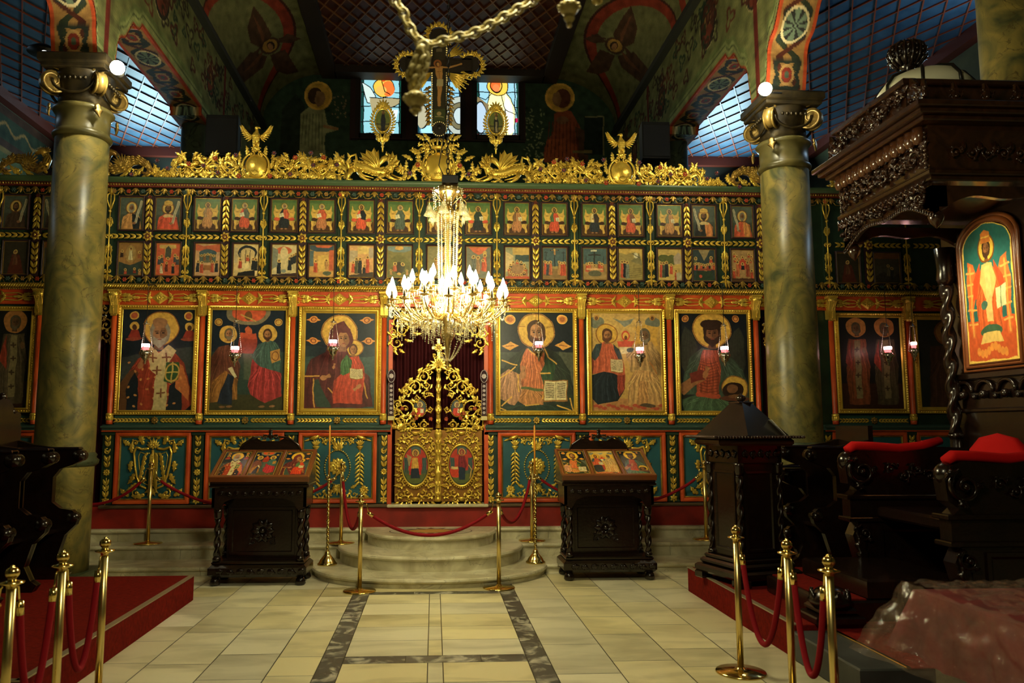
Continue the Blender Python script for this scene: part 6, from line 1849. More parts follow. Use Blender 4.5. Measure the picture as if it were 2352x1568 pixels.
# ---- dragons --------------------------------------------------------------------------------------
def scales(m, P, R, y, n=3):
    for i in range(len(P) - 1):
        for k in range(n):
            t = k / n
            x, z, r = P[i][0] * (1 - t) + P[i + 1][0] * t, P[i][1] * (1 - t) + P[i + 1][1] * t, R[i] * (1 - t) + R[i + 1] * t
            a = math.atan2(P[i + 1][1] - P[i][1], P[i + 1][0] - P[i][0])
            for q in (-.7, -.25, .25, .7):
                m.leaf(x - sin(a) * r * q, z + cos(a) * r * q, a + pi, r * .75, r * .5, 0, .008, y=y - r * (1 - q * q) ** .5 * .8, n=4)
def dragon(uc, s, label):
    """winged dragon, head turned back; s=1 faces the middle from the north side"""
    x0, z0 = ix(uc, 400), ZB
    d = empty('carved_dragon', (x0, IY - .05, z0), label=label, cat='dragon carving', group='gilded winged dragons')
    k = PX
    q = lambda u, v: (s * (u - 865) * k, (422 - v) * k)
    P = [q(806, 396), q(820, 388), (q(842, 392)), q(862, 400), q(880, 402), q(893, 398)]
    R = [.05, .085, .09, .075, .08, .075]
    m = MB()
    m.tube([(p[0], -.02, p[1]) for p in P], R, 12, flat=.7); scales(m, P, R, -.02)
    N_ = [q(893, 398), q(901, 385), q(897, 373), q(886, 367)]
    m.tube([(p[0], -.05, p[1]) for p in N_], [.07, .05, .04, .034], 10); scales(m, N_, [.06, .05, .04, .03], -.06, 2)
    h = q(882, 372)
    m.tube([(q(889, 367)[0], -.07, q(889, 367)[1]), (h[0], -.08, h[1]), (q(874, 382)[0], -.08, q(874, 382)[1]), (q(870, 390)[0], -.07, q(870, 390)[1])], [.035, .042, .026, .010], 10)
    for w in (-1, 1): m.leaf(q(889, 364)[0] + w * .012, q(889, 364)[1], pi / 2 + w * .3, .06, .02, 0, .015, y=-.08)
    m.build('body', GOLD, d)
    for (org, tips, nm) in (((872, 396), ((826, 368), (828, 356), (842, 349), (860, 344), (870, 350)), 0), ((897, 392), ((893, 356), (903, 352), (913, 360), (920, 374), (917, 386)), 1)):
        m = MB()
        o = q(*org)
        for a, b in zip(tips[:-1], tips[1:]):
            a, b = q(*a), q(*b)
            mid = ((a[0] + b[0]) / 2 * .86 + o[0] * .14, (a[1] + b[1]) / 2 * .86 + o[1] * .14)
            V = [(o[0], -.05, o[1]), (a[0], -.07, a[1]), (mid[0], -.05, mid[1]), (b[0], -.07, b[1]), (o[0], -.02, o[1]), (a[0], -.04, a[1]), (mid[0], -.02, mid[1]), (b[0], -.04, b[1])]
            m.add(V, [[0, 1, 2], [0, 2, 3], [4, 6, 5], [4, 7, 6], [1, 5, 6, 2], [2, 6, 7, 3]], False)
        for a in tips:
            a = q(*a); m.tube([(o[0], -.055, o[1]), ((o[0] + a[0]) / 2, -.085, (o[1] + a[1]) / 2), (a[0], -.07, a[1])], [.014, .011, .004], 6)
        m.build('wing', GOLD, d)
    for pts in (((808, 398), (802, 412), (798, 421), (808, 421)), ((826, 402), (832, 414), (842, 420), (850, 421)), ((890, 408), (898, 415), (908, 419), (915, 420)), ((880, 410), (872, 417), (882, 421), (888, 421))):
        m = MB(); m.tube([(q(*p)[0], -.07, q(*p)[1]) for p in pts], [.04, .025, .016, .012], 8)
        e_ = q(*pts[-1])
        for w in range(3): m.tube([(e_[0], -.07, e_[1]), (e_[0] + s * .02, -.09 + w * .015, e_[1] - .0)], [.008, .003], 5)
        m.build('leg', GOLD, d)
    m = MB()
    T_ = [(803, 396), (798, 380), (806, 366), (818, 362), (820, 374), (815, 390), (822, 402), (838, 412), (860, 418)]
    m.tube([(q(*p)[0], -.085, q(*p)[1]) for p in T_], [.022, .018, .016, .016, .017, .018, .016, .012, .006], 8)
    m.leaf(q(803, 372)[0], q(803, 372)[1], pi / 2, .08, .04, .6, .02, y=-.08)
    m.build('tail', GOLD, d)
    m = MB()
    for (u, v, a, L) in ((915, 400, .9, .14), (925, 405, 1.3, .14), (930, 415, 1.0, .12), (915, 418, .2, .14), (860, 420, .1, .12), (790, 405, 2.2, .12), (790, 380, 2.0, .12), (932, 392, 1.1, .13)):
        p = q(u, v); m.leaf(p[0], p[1], a if s > 0 else pi - a, L, .055, .7 * s, .024, lobes=3, y=-.01)
    m.stem([q(900, 405), q(915, 412), q(935, 417)], .012, y=-.02)
    m.build('leaf_scroll', GOLD, d)
dragon(865, 1, 'gilded winged dragon under the oval picture nearer the painted angel')
dragon(865, -1, 'gilded winged dragon under the oval picture nearer the painted seated woman')
COL.objects[-1]
for o in [o for o in COL.objects if o.name.startswith('carved_dragon')][-1:]: o.location.x = ix(1152, 400)
def sea_dragon(u, s, label, g='gilded fish-tailed dragons'):
    x0 = ix(u, 400)
    d = empty('carved_sea_dragon', (x0, IY - .05, ZB), label=label, cat='dragon carving', group=g)
    k = PX
    q = lambda a, b: (s * a * k, b * k)
    P = [q(-46, 52), q(-52, 38), q(-46, 24), q(-30, 16), q(-10, 24), q(6, 38), q(24, 40), q(42, 30), q(50, 16), q(40, 8), q(28, 12)]
    R = [.045, .05, .062, .07, .07, .07, .062, .05, .036, .025, .014]
    m = MB(); m.tube([(p[0], -.03, p[1]) for p in P], R, 12, flat=.8); scales(m, P, R, -.03, 2); m.build('body', GOLDD, d)
    m = MB()
    m.tube([(q(-46, 50)[0], -.04, q(-46, 50)[1]), (q(-40, 58)[0], -.05, q(-40, 58)[1]), (q(-30, 54)[0], -.05, q(-30, 54)[1]), (q(-24, 48)[0], -.04, q(-24, 48)[1])], [.045, .052, .036, .014], 10)
    for w in range(5): m.leaf(q(-48, 56)[0], q(-48, 56)[1], pi / 2 + s * (w - 1) * .5, .07, .03, 0, .02, y=-.04)
    m.build('head', GOLDD, d)
    m = MB()
    for w in range(8): m.leaf(q(-12, 22)[0], q(-12, 22)[1], pi / 2 + s * (.9 - w * .26), .19 - abs(w - 3) * .012, .035, .3 * s, .02, y=-.07)
    m.build('fin', GOLDD, d)
    m = MB(); m.xf = T(0, 0, 0)
    for (a, b, g_, L) in ((-50, 8, .6, .16), (-20, 2, .3, .2), (10, 4, .4, .2), (30, 2, .2, .2), (52, 6, 1.0, .14), (60, 14, 1.4, .12), (-60, 20, 2.2, .12), (62, 4, .1, .14)):
        p = q(a, b); m.leaf(p[0], p[1], g_ if s > 0 else pi - g_, L, .06, .7 * s, .024, lobes=3)
    m.spiral(*q(15, 12), .05, 0, 1.3, s, .012, leaves=3)
    m.build('leaf_scroll', GOLD, d)
sea_dragon(300, 1, 'gilded fish-tailed dragon at the end of the cresting just right of the lit marbled column')
sea_dragon(1722, -1, 'gilded fish-tailed dragon at the cresting end next to the south marbled column')
sea_dragon(62, -1, 'gilded fish-tailed dragon on the cresting beyond the north marbled column')
FLW2 = [blossom(ix(1763, 380), iz(378), .034, True, screen, -.12), blossom(ix(1690, 410), iz(424), .034, False, screen, -.12), blossom(ix(310, 410), iz(418), .034, False, screen, -.12)]

# ---- oval pictures ----------------------------------------------------------------------------------
def oval(u, mirror, label):
    x, z0 = ix(u, 300), iz(348)
    o = empty('oval_picture', (x, IY - .06, z0), label=label, cat='oval icon', group='oval leaf-framed pictures above the dragons')
    zc, rx, rz = (348 - 279) * PX, .125, .195
    def draw(c):
        c.r(0, 60, 0, 84, (88, 96, 50)); c.r(0, 60, 50, 84, (110, 100, 50)); c.r(0, 60, 66, 84, (84, 74, 40)); c.r(0, 60, 52, 58, (60, 64, 44))
        fold_poly(c, [(26, 20), (36, 20), (41, 40), (38, 78), (24, 78), (22, 40)], (30, 32, 38), 4)
        if mirror: c.p([(28, 40), (35, 40), (36, 76), (28, 76)], (120, 110, 84)); c.p([(27, 22), (36, 24), (34, 34), (26, 32)], (140, 120, 84))
        c.head(31, 15, 5, (150, 140, 70), (30, 32, 38), (120, 84, 56), hr=1.3)
    c = Canvas(0, 60, 0, 84, 90, (80, 84, 50)); draw(c); c.grain(.06)
    k = ((c.X - 30) / 30) ** 2 + ((c.Y - 42) / 42) ** 2 <= 1.02
    c.mesh('painting', PAINT, o, lambda X, Y: ((X - 30) / 30 * rx * .86, np.full(X.shape, -.02), zc + (42 - Y) / 42 * rz * .90), k)
    m = MB(); m.xf = T(0, 0, zc) @ np.array(Matrix.Rotation(pi / 2, 4, 'X')); m.lathe([(rx * .9, .0), (rx * .9, .02), (rx * .82, .03), (rx * .78, .018)], n=40, sy=rz / rx * 1.0, cap=False); m.lathe([(.001, -.005), (rx * .95, -.005), (rx * .95, .0)], n=40, sy=rz / rx)
    m.xf = None
    for k_ in range(40):
        a = 2 * pi * k_ / 40
        m.ball((rx * .84 * cos(a), -.035, zc + rz * .88 * sin(a)), .009, 5, 4)
    for s in (-1, 1):
        for k_ in range(15):
            a = -pi / 2 + s * (.15 + k_ * .2)
            m.leaf(rx * cos(a), zc + rz * sin(a), a + s * .95, .075, .032, -.2 * s, .016, y=-.012)
    m.build('leaf_frame', GOLD, o)
    m = MB()
    for k_ in range(9): m.leaf(0, zc + rz - .01, pi / 2 + (k_ - 4) * .38, .12 - abs(k_ - 4) * .008, .036, .15 * (k_ - 4), .022, y=-.02)
    for s in (-1, 1): m.spiral(s * .06, zc + rz + .0, .035, pi / 2, 1.2, s, .010, leaves=2)
    m.build('palmette', GOLD, o)
    m = MB()
    for s in (-1, 1):
        m.leaf(0, .10, pi / 2 - s * .9, .16, .06, .6 * s, .026, lobes=3, y=-.02); m.leaf(0, .08, pi / 2 - s * .45, .12, .05, .4 * s, .03, lobes=2, y=-.03); m.leaf(s * .02, .10, pi / 2 - s * 1.3, .10, .05, .9 * s, .02, y=-.02)
    m.lathe([(.012, -.04), (.012, .02), (.024, .035), (.012, .05), (.03, .09), (.04, .12), (.01, .15)], n=12)
    m.build('stem', GOLD, o)
oval(880, False, 'gilded oval picture of a figure in dark robes, nearer the painted angel')
oval(1138, True, 'gilded oval picture of a standing figure with pale drapery, nearer the painted seated woman')

# ---- crucifix ------------------------------------------------------------------------------------------
cross = empty('crucifix', (ix(1009, 300), IY - .02, iz(322)), label='tall dark crucifix with gilded beads, rays and leafy trefoil ends above the crown', cat='cross')
def cq(u, v):
    x, z = atY(u, v, IY)
    return x - cross.location.x, z - cross.location.z
m = MB()
CB = mat('cross_dark', rgb(30, 24, 18), .5)
a, b = cq(992, 300), cq(1027, 100)
m.box(a[0], b[0], -.02, .03, a[1], b[1]); a, b = cq(935, 166), cq(1083, 137); m.box(a[0], b[0], -.018, .03, a[1], b[1])
def disc(m, u, v, r, y0, y1):
    x, z = cq(u, v); m.prism([(x + r * cos(t), z + r * sin(t)) for t in np.linspace(0, 2 * pi, 28, endpoint=False)], y0, y1)
for (u, v) in ((940, 151), (1079, 151), (1008, 88)): disc(m, u, v, .13, -.018, .03)
disc(m, 1009, 300, .095, -.05, .02)
m.build('cross_body', CB, cross)
def cdraw(c):
    c.r(0, 3000, 0, 3000, (28, 24, 18)); c.r(996, 1023, 106, 300, (42, 38, 26)); c.r(996, 1023, 255, 300, (54, 60, 34)); sk = (150, 108, 60)
    c.r(1001, 1014, 114, 122, (90, 80, 60)); c.r(937, 1081, 140, 163, (34, 28, 22))
    for s in (-1, 1):
        c.l([(1009 + s * 8, 158), (1009 + s * 22, 158), (1009 + s * 36, 152), (1009 + s * 50, 148)], 4, sk); c.e(1009 + s * 51, 148, 3, 2.4, sk)
    c.p([(1000, 155), (1018, 155), (1017, 172), (1014, 188), (1004, 188), (1001, 172)], sk); c.l([(1004, 168), (1014, 168)], 1, (96, 64, 36)); c.l([(1009, 158), (1009, 184)], 1, (110, 74, 40))
    c.p([(1002, 186), (1017, 186), (1018, 200), (1012, 206), (1003, 202)], (150, 136, 100)); c.l([(1007, 204), (1009, 224), (1008, 243)], 5, sk); c.l([(1013, 204), (1012, 224), (1010, 243)], 5, sk); c.e(1009, 246, 4, 3, sk)
    c.e(1006, 149, 9, 9, (120, 70, 34)); c.e(1006, 150, 5, 6, (56, 36, 24)); c.e(1007, 151, 3.2, 4.4, sk); c.e(1008, 266, 5, 5, (140, 120, 80)); c.l([(1000, 272), (1018, 274)], 2, (130, 120, 80))
c = Canvas(932, 1086, 104, 292, 300, (28, 24, 18)); cdraw(c)
keep = ((c.X > 993) & (c.X < 1026)) | ((c.Y > 138) & (c.Y < 165))
def cfn(X, Y):
    x0, z1 = cq(932, 104); x1, z0 = cq(1086, 292)
    return x0 + (X - 932) / 154 * (x1 - x0), np.full(X.shape, -.024), z1 + (Y - 104) / 188 * (z0 - z1)
c.mesh('painted_figure', PAINT, cross, cfn, keep)
m = MB()
for u in (992, 1026):
    v = 104
    while v < 292:
        if not 135 < v < 168: x, z = cq(u, v); m.box(x - .011, x + .011, -.045, -.015, z - .010, z + .010, .004)
        v += 5.2
for k in range(20):
    t = pi * (1.15 + 1.7 * k / 19) ; x, z = cq(1009, 300); m.ball((x + .10 * cos(t), -.05, z + .10 * sin(t)), .011, 6, 4)
m.build('bead_border', mat('pale_gold_beads', (.9, .72, .34, 1), .3, .6), cross)
m = MB()
for (u, v, a0, a1) in ((937, 151, .7, 2 * pi - .7), (1082, 151, pi + .7, 3 * pi - .7), (1008, 85, -pi / 2 + .6, 1.5 * pi - .6)):
    x, z = cq(u, v)
    m.stem([(x + .15 * cos(t), z + .15 * sin(t)) for t in np.linspace(a0, a1, 22)], .015, y=-.0)
    for k in range(16):
        t = a0 + (a1 - a0) * (k + .5) / 16
        m.leaf(x + .15 * cos(t), z + .15 * sin(t), t + .8, .075, .035, -.6, .022, lobes=2); m.leaf(x + .15 * cos(t), z + .15 * sin(t), t - 1.0, .05, .03, .6, .022)
    for k in range(3):
        t = (a0 + a1) / 2 + (k - 1) * 1.2; m.flower(x + .16 * cos(t), z + .16 * sin(t), .045, -.02, 6, .016)
m.build('leaf_wreath', GOLD, cross)
m = MB()
for s in (-1, 1):
    for w, a0, a1, L in ((0, -.15, -1.0, .36), (1, .25, .95, .26)):
        x, z = cq(1009 + s * 16, 168 if w == 0 else 134)
        for k in range(13):
            t = a0 + (a1 - a0) * k / 12
            L_ = L * (.75 + .25 * ((k * 7) % 3) / 2)
            t_ = t if s > 0 else pi - t
            m.tube([(x, .0, z), (x + L_ * cos(t_), -.01, z + L_ * sin(t_))], [.004, .010], 4)
m.build('rays', GOLD, cross)
m = MB()
for s in (-1, 1):
    for k in range(9):
        x, z = cq(1009 + s * 20, 200 + k * 10)
        m.leaf(x, z, -pi / 2 + s * (.75 - k * .02), .12 - k * .003, .05, .4 * s, .02, lobes=2, y=.0)
m.build('side_leaves', GOLDD, cross)
m = MB(); m.lathe([(.08, -.02), (.05, .02), (.05, .05), (.03, .06)], (0, 0, 0), 12); m.ball((cq(1009, 300)[0], -.055, cq(1009, 300)[1] + .01), .034, 8, 6, sz=.9)
m.build('cross_foot', CB, cross)

# ---- royal doors -----------------------------------------------------------------------------------------
RDX = {}
def door_leaf(s, label):
    """s=-1 north leaf, +1 south leaf"""
    u_out, u_in = (907, 1001) if s < 0 else (1107, 1012)
    xo, xi = ix(u_out, 1070), ix(u_in, 1070)
    xh = xo
    d = empty('royal_door', (xo, IY - .01, z_pl1 + .012), label=label, cat='door', group='carved royal doors')
    zz = lambda v: iz(v) - (z_pl1 + .012)
    w = abs(xi - xo); q = -s      # q: direction from hinge to the middle
    X = lambda t: q * w * t
    m = MB()
    m.box(min(0, X(1)), max(0, X(1)), 0, .04, zz(1152), zz(987), .005)
    m.build('door_board', mat('door_gold_ground', rgb(146, 100, 38), .42, .45), d)
    m = MB()
    zc = zz(1068); rx, rz = .175, .27
    m.xf = T(X(.5), -.005, zc) @ np.array(Matrix.Rotation(pi / 2, 4, 'X')); m.lathe([(rx * 1.06, -.01), (rx * 1.06, .02), (rx, .028), (rx * .95, .01)], n=44, sy=rz / rx, cap=False)
    m.xf = T(0, -.005, 0)
    for k in range(46):
        a = 2 * pi * k / 46; m.ball((X(.5) + rx * 1.13 * cos(a), -.022, zc + rz * 1.09 * sin(a)), .0125, 6, 5)
    zb, zt = zz(1152), zz(988)
    for (cx0, cz0, sg) in ((.5, zt - .14, -1), (.5, zb + .12, 1)):
        for p in (-1, 1):
            m.spiral(X(.5) + p * .10, cz0, .055, 0 if p < 0 else pi, 1.3, p * sg, .012, leaves=5, lw=.03); m.spiral(X(.5) + p * .19, cz0 + sg * -.03, .05, pi / 2, 1.3, -p * sg, .012, leaves=5, lw=.03); m.spiral(X(.5) + p * .19, cz0 + sg * .10, .045, pi / 2, 1.2, p * sg, .011, leaves=4, lw=.03)
            m.spiral(X(.5) + p * .08, cz0 - sg * .09, .035, 0, 1.2, p, .009, leaves=4, lw=.024)
            for k in range(4): m.leaf(X(.5) + p * (.06 + .05 * k), cz0 - sg * (.12), sg * -pi / 2 + p * .5 * (k - 1), .07, .035, .5 * p, .02, lobes=2)
        m.lathe([(.02, 0), (.05, .03), (.06, .05)], (X(.5), -.0, cz0 - .02 - sg * .09), 10, sy=.5)
    for p in (-1, 1):
        for k in range(9):
            z = zb + .2 + k * (zt - zb - .4) / 8
            m.leaf(X(.5) + p * .215, z, pi / 2 + p * .9 * (1 if k % 2 else -1), .07, .035, -p * .9, .018, lobes=2); m.spiral(X(.5) + p * .225, z + .02, .024, 0, 1.1, p, .008, n=10)
    m.build('door_carving', GOLD, d)
    def draw(c):
        c.r(0, 60, 0, 90, (170, 50, 34)); c.r(20, 42, 2, 20, (70, 92, 92)); c.r(0, 60, 62, 90, (84, 92, 44)); c.r(4, 14, 28, 62, (60, 84, 84)); c.r(46, 56, 28, 62, (60, 84, 84)); c.r(0, 60, 56, 64, (70, 84, 66))
        for x in (8, 12, 48, 53): c.l([(x, 30), (x, 62)], .8, (30, 44, 44))
        if s < 0:
            c.p([(22, 26), (10, 20), (14, 46), (22, 44)], (150, 130, 90)); fold_poly(c, [(22, 26), (36, 24), (44, 36), (44, 66), (16, 66), (18, 40)], (196, 44, 30), 6); fold_poly(c, [(23, 28), (36, 28), (38, 52), (20, 52)], (200, 150, 64), 6); c.p([(21, 52), (38, 52), (41, 74), (19, 74)], (30, 40, 56)); c.head(30, 18, 5.4, (206, 168, 80), (80, 50, 28), SK, hr=1.6)
        else:
            c.r(4, 24, 52, 72, (196, 60, 34)); c.r(6, 22, 48, 54, (206, 176, 110)); fold_poly(c, [(24, 24), (38, 24), (44, 44), (38, 56), (22, 50)], (120, 30, 40), 5); c.p([(24, 48), (40, 52), (38, 78), (24, 78)], (28, 44, 62)); c.head(31, 16, 5.4, (206, 168, 80), SK, SK, veil=(130, 34, 40), hr=1.6); c.l([(46, 44), (54, 54), (50, 76)], 2, (196, 150, 70))
        c.ring(30, 45, 29, 43, 1.2, (30, 40, 30))
    c = Canvas(0, 60, 0, 90, 150, (60, 60, 60)); draw(c); c.grain(.05)
    k = ((c.X - 30) / 30) ** 2 + ((c.Y - 45) / 45) ** 2 <= 1.01
    c.mesh('oval_painting', PAINT, d, lambda A, B: (X(.5) + (A - 30) / 30 * rx * .97, np.full(A.shape, -.014), zc + (45 - B) / 45 * rz * .97), k)
    # pierced upper part, in picture-derived metres about the middle line
    m = MB(); m.xf = T(X(1), -.01, 0)
    U = lambda u: q * -(abs(u - 1007)) * PX
    def sc(u, v, r, a0, d_, th=.014, lv=4): m.spiral(U(u), zz(v), r * PX, a0 if s < 0 else pi - a0, 1.45, d_ * (1 if s < 0 else -1), th, leaves=lv, lw=r * PX * .5)
    sc(938, 940, 22, 2.2, -1, .016, 6); sc(941, 899, 14, 3.5, -1); sc(958, 889, 16, 2.6, -1, .015, 6); sc(978, 866, 15, 2.6, -1, .014, 5); sc(990, 856, 8, 2.6, -1, .01, 3)
    sc(925, 968, 13, 4, 1); sc(980, 975, 11, 5, -1); sc(955, 975, 10, 1, 1); sc(985, 905, 9, 1, 1, .01); sc(993, 940, 7, 3, 1, .01); sc(962, 915, 9, 3, 1, .01); sc(985, 885, 8, 3, 1, .01); sc(915, 948, 9, 3, -1, .01); sc(920, 928, 9, 3, -1, .011)
    rimP = [(912, 982), (910, 962), (914, 942), (926, 922), (934, 906), (938, 893), (950, 880), (964, 872), (970, 856), (984, 846), (1000, 846)]
    m.stem([(U(u), zz(v)) for u, v in rimP], .013)
    for i, (u, v) in enumerate(rimP[:-1]):
        a = 2.5 - i * .12; aa = a if s < 0 else pi - a
        m.leaf(U(u), zz(v), aa, .085, .04, .9 * s, .022, lobes=3); m.leaf(U(u + 6), zz(v + 3), aa + s * .5, .06, .035, -.9 * s, .02)
    m.stem([(U(908), zz(983)), (U(960), zz(984)), (U(1000), zz(984))], .014)
    R = random.Random(9)
    for k_ in range(30):
        u = R.uniform(916, 1000); vt = 982 - (u - 905) * 1.2; v = R.uniform(vt + 10, 980)
        if (u - 969) ** 2 / 170 + (v - 937) ** 2 / 330 < 1.2: continue
        m.leaf(U(u), zz(v), R.uniform(0, 6.28), .075, .032, R.choice([-1, 1]) * .9, .018, lobes=2, y=.005)
    x, z = U(970), zz(937)
    for k_ in range(30):
        a = 2 * pi * k_ / 30; m.ball((x + .088 * cos(a), -.02, z + .115 * sin(a)), .009, 5, 4)
    m.build('pierced_crest', GOLD, d)
    def hd(c):
        c.r(0, 30, 0, 40, (40, 60, 62)); fold_poly(c, [(6, 20), (24, 20), (28, 40), (2, 40)], (196, 50, 30), 4); c.p([(16, 22), (24, 22), (24, 32), (16, 32)], (206, 196, 160)); c.head(15, 12, 4.6, (210, 190, 120), (70, 46, 28), SK, hr=1.6, beard=(110, 90, 60))
    c = Canvas(0, 30, 0, 40, 70, (40, 60, 62)); hd(c)
    k = ((c.X - 15) / 15) ** 2 + ((c.Y - 20) / 20) ** 2 <= 1.01
    c.mesh('small_oval_painting', PAINT, d, lambda A, B: (X(1) + x + (A - 15) / 15 * .08, np.full(A.shape, -.02), z + (20 - B) / 20 * .107), k)
    for (u, v) in ((930, 938), (962, 960), (995, 962), (955, 950)):
        f = blossom(0, 0, .03, True, d, -.045); f.location = (X(1) + U(u), -.045, zz(v))
    if s < 0:
        m = MB(); xm = X(1) + q * .03
        m.box(xm - .038, xm + .038, -.03, .03, zz(1152), zz(985), .01)
        m.lathe([(.045, 0), (.045, .04), (.028, .06), (.032, .3), (.045, .34), (.045, .40), (.028, .43), (.036, .6), (.028, .8), (.05, .86), (.05, .9)], (xm, -.03, zz(1150)), 14)
        m.lathe([(.04, 0), (.03, .06), (.03, .2), (.05, .25), (.04, .28), (.028, .3), (.03, .5), (.045, .54), (.028, .58), (.028, .74), (.05, .78), (.03, .8)], (xm, -.02, zz(983)), 14)
        for k_ in range(14):
            for p in (-1, 1): m.xf = T(0, -.055, 0); m.leaf(xm, zz(1140) + k_ * .135, pi / 2 + p * .5, .085, .032, -p * .4, .018, lobes=2)
        m.xf = T(xm, -.03, zz(840))
        for k_ in range(9): m.leaf(0, -.01, pi / 2 + (k_ - 4) * .4, .14, .05, .2 * (k_ - 4), .025, lobes=2)
        m.box(-.018, .018, -.02, .02, .08, .36); m.box(-.09, .09, -.018, .018, .22, .255); m.flower(0, .24, .06, -.02, 8, .02)
        for p in (-1, 1): m.spiral(p * .05, .14, .035, 0, 1.2, p, .01, leaves=3)
        m.build('centre_post', GOLD, d)
door_leaf(-1, 'gilded royal door leaf with an oval painting of an angel in a red cloak')
door_leaf(1, 'gilded royal door leaf with an oval painting of a veiled woman in dark blue')
m = MB()      # door jambs and pelmet of the royal doors
for a, b in ((dc0 - .035, dc0 + .02), (dc1 - .02, dc1 + .035)): m.box(a, b, -.05, .05, z_pl1, zdt, .01)
sp(m, 'door_jamb', ORANGE)
m = MB(); m.xf = T(0, -.04, 0)
for s in (-1, 1):
    xc = ix(1007, 760); X = lambda u: xc - s * (1007 - u) * PX * -1
    for (u, v, r, a, d_) in ((912, 788, 16, 1.5, 1), (905, 765, 13, 0, -1), (925, 760, 13, 2, 1), (915, 740, 12, 4, -1), (945, 745, 13, 1, 1), (965, 735, 12, 3, -1), (935, 728, 12, 2, 1), (985, 730, 10, 1, -1), (955, 722, 10, 3, 1)):
        uu = u if s < 0 else 2014 - u
        m.spiral(ix(uu, 760), iz(v), r * PX, a if s < 0 else pi - a, 1.3, d_ * -s, .013, leaves=4, lw=r * PX * .5)
    for (u, v, a, L) in ((905, 800, -1.4, .12), (918, 802, -1.0, .10), (930, 780, -.6, .12), (900, 780, -2, .08), (950, 765, -.5, .12), (970, 750, -.4, .12), (990, 742, -.3, .12)):
        uu = u if s < 0 else 2014 - u
        m.leaf(ix(uu, 760), iz(v), a if s < 0 else pi - a, L, .05, .8 * -s, .022, lobes=3)
m.stem([(ix(900, 712), iz(712)), (ix(1115, 712), iz(712))], .016)
sp(m, 'door_pelmet', GOLD)
for (us, flip) in (((246, 752), -1), ((1764, 752), 1)):
    m = MB(); m.xf = T(0, -.02, 0)
    u0, v0 = us
    for (du, dv, r, a, d_) in ((0, 0, 15, 1, 1), (12, -16, 12, 2, -1), (-4, 25, 11, 0, -1), (26, -26, 11, 1, 1), (38, -36, 9, 2, -1), (4, -36, 10, 3, 1)):
        m.spiral(ix(u0 + flip * du, v0), iz(v0 + dv), r * PX, a if flip > 0 else pi - a, 1.3, d_ * flip, .012, leaves=5, lw=r * PX * .5)
    m.leaf(ix(u0 - flip * 8, 790), iz(780), -pi / 2, .12, .05, .5, .02, lobes=3)
    sp(m, 'side_door_scroll', GOLDD)
def curtain(name, x0, x1, z0, z1, y, n, label):
    m = MB(); xs = np.linspace(x0, x1, 160); V = []
    for z in (z0, (z0 + z1) / 2, z1):
        for x in xs: V.append((x, y + .035 * sin((x - x0) * n * 2 * pi / (x1 - x0)) + .012 * sin(x * 31 + z), z))
    m.add(V, [[r * 160 + i, r * 160 + i + 1, (r + 1) * 160 + i + 1, (r + 1) * 160 + i] for r in range(2) for i in range(159)], True)
    m.cur = 0
    m.tube([(x0, y, z1 + .01), (x1, y, z1 + .01)], .015)
    o = m.build(name, CURT); tag(o, label, 'curtain')
    return o
curtain('curtain', dc0 + .0, dc1 - .0, z_pl1 + .01, zdt + .1, IY + .30, 13, 'dark red curtain drawn behind the gilded royal doors')
curtain('curtain', dr0 - .1, dr1 + .1, z_pl1 + .01, zdt + .1, IY + .30, 8, 'dark red curtain in the side doorway by the south marbled column')
curtain('curtain', dl0 - .1, dl1 + .1, z_pl1 + .01, zdt + .1, IY + .30, 8, 'nearly black curtain in the side doorway by the north marbled column')
m = MB()
EMB = mat('silver_embroidery', rgb(190, 176, 176), .5)
for k in range(6):
    a = k * pi / 3; m.stem([(.0, 0), (.05 * cos(a), .06 * sin(a)), (.10 * cos(a + .3), .13 * sin(a + .3))], .006); m.leaf(.10 * cos(a + .3), .13 * sin(a + .3), a + 1, .05, .03, 0, .006)
o = m.build('embroidered_cross', EMB, [x for x in COL.objects if x.name.startswith('curtain')][1]); o.location = (ix(1800, 880), IY + .24, iz(880))

# ---- the two stoles hanging at the door jambs
def stole(u, label):
    x, z = ix(u, 900), iz(960)
    s = empty('hanging_stole', (x, IY - .15, z), label=label, cat='embroidered cloth', group='stoles at the royal doors')
    h = iz(862) - z
    m = MB(); m.box(-.035, .035, -.006, .006, .0, h - .1, .003)
    m.xf = T(0, 0, h - .02)
    m.prism([(.052 * cos(t), .09 * sin(t)) for t in np.linspace(0, 2 * pi, 12, endpoint=False)], -.012, .012); m.xf = None
    m.build('cloth', mat('dark_plum_cloth', rgb(44, 14, 26), .8), s)
    m = MB(); m.xf = T(0, -.008, 0)
    for k in range(7): m.flower(0, .07 + k * .058, .022, 0, 6, .003, a0=k)
    for q in (-1, 1): m.stem([(q * .030, .04), (q * .030, h - .11)], .003)
    m.flower(0, h - .02, .034, -.006, 8, .004)
    m.stem([(.046 * cos(t), h - .02 + .082 * sin(t)) for t in np.linspace(0, 2 * pi, 24)], .004, y=-.004)
    m.build('embroidery', EMB, s)
    m = MB(); m.box(-.04, .04, -.01, .01, -.03, .025, .004); m.build('fringe', mat('cream_fringe', rgb(200, 186, 130), .8), s)
    m = MB(); m.tube([(0, .0, h + .06), (0, .12, h + .065)], .006); m.tube([(0, 0, h + .065), (0, 0, h + .0)], .003); m.build('hook', GOLDD, s)
stole(900, 'dark embroidered stole hanging at the royal doors on the side of the mother and child')
stole(1110, 'dark embroidered stole hanging at the royal doors on the side of the blessing man')

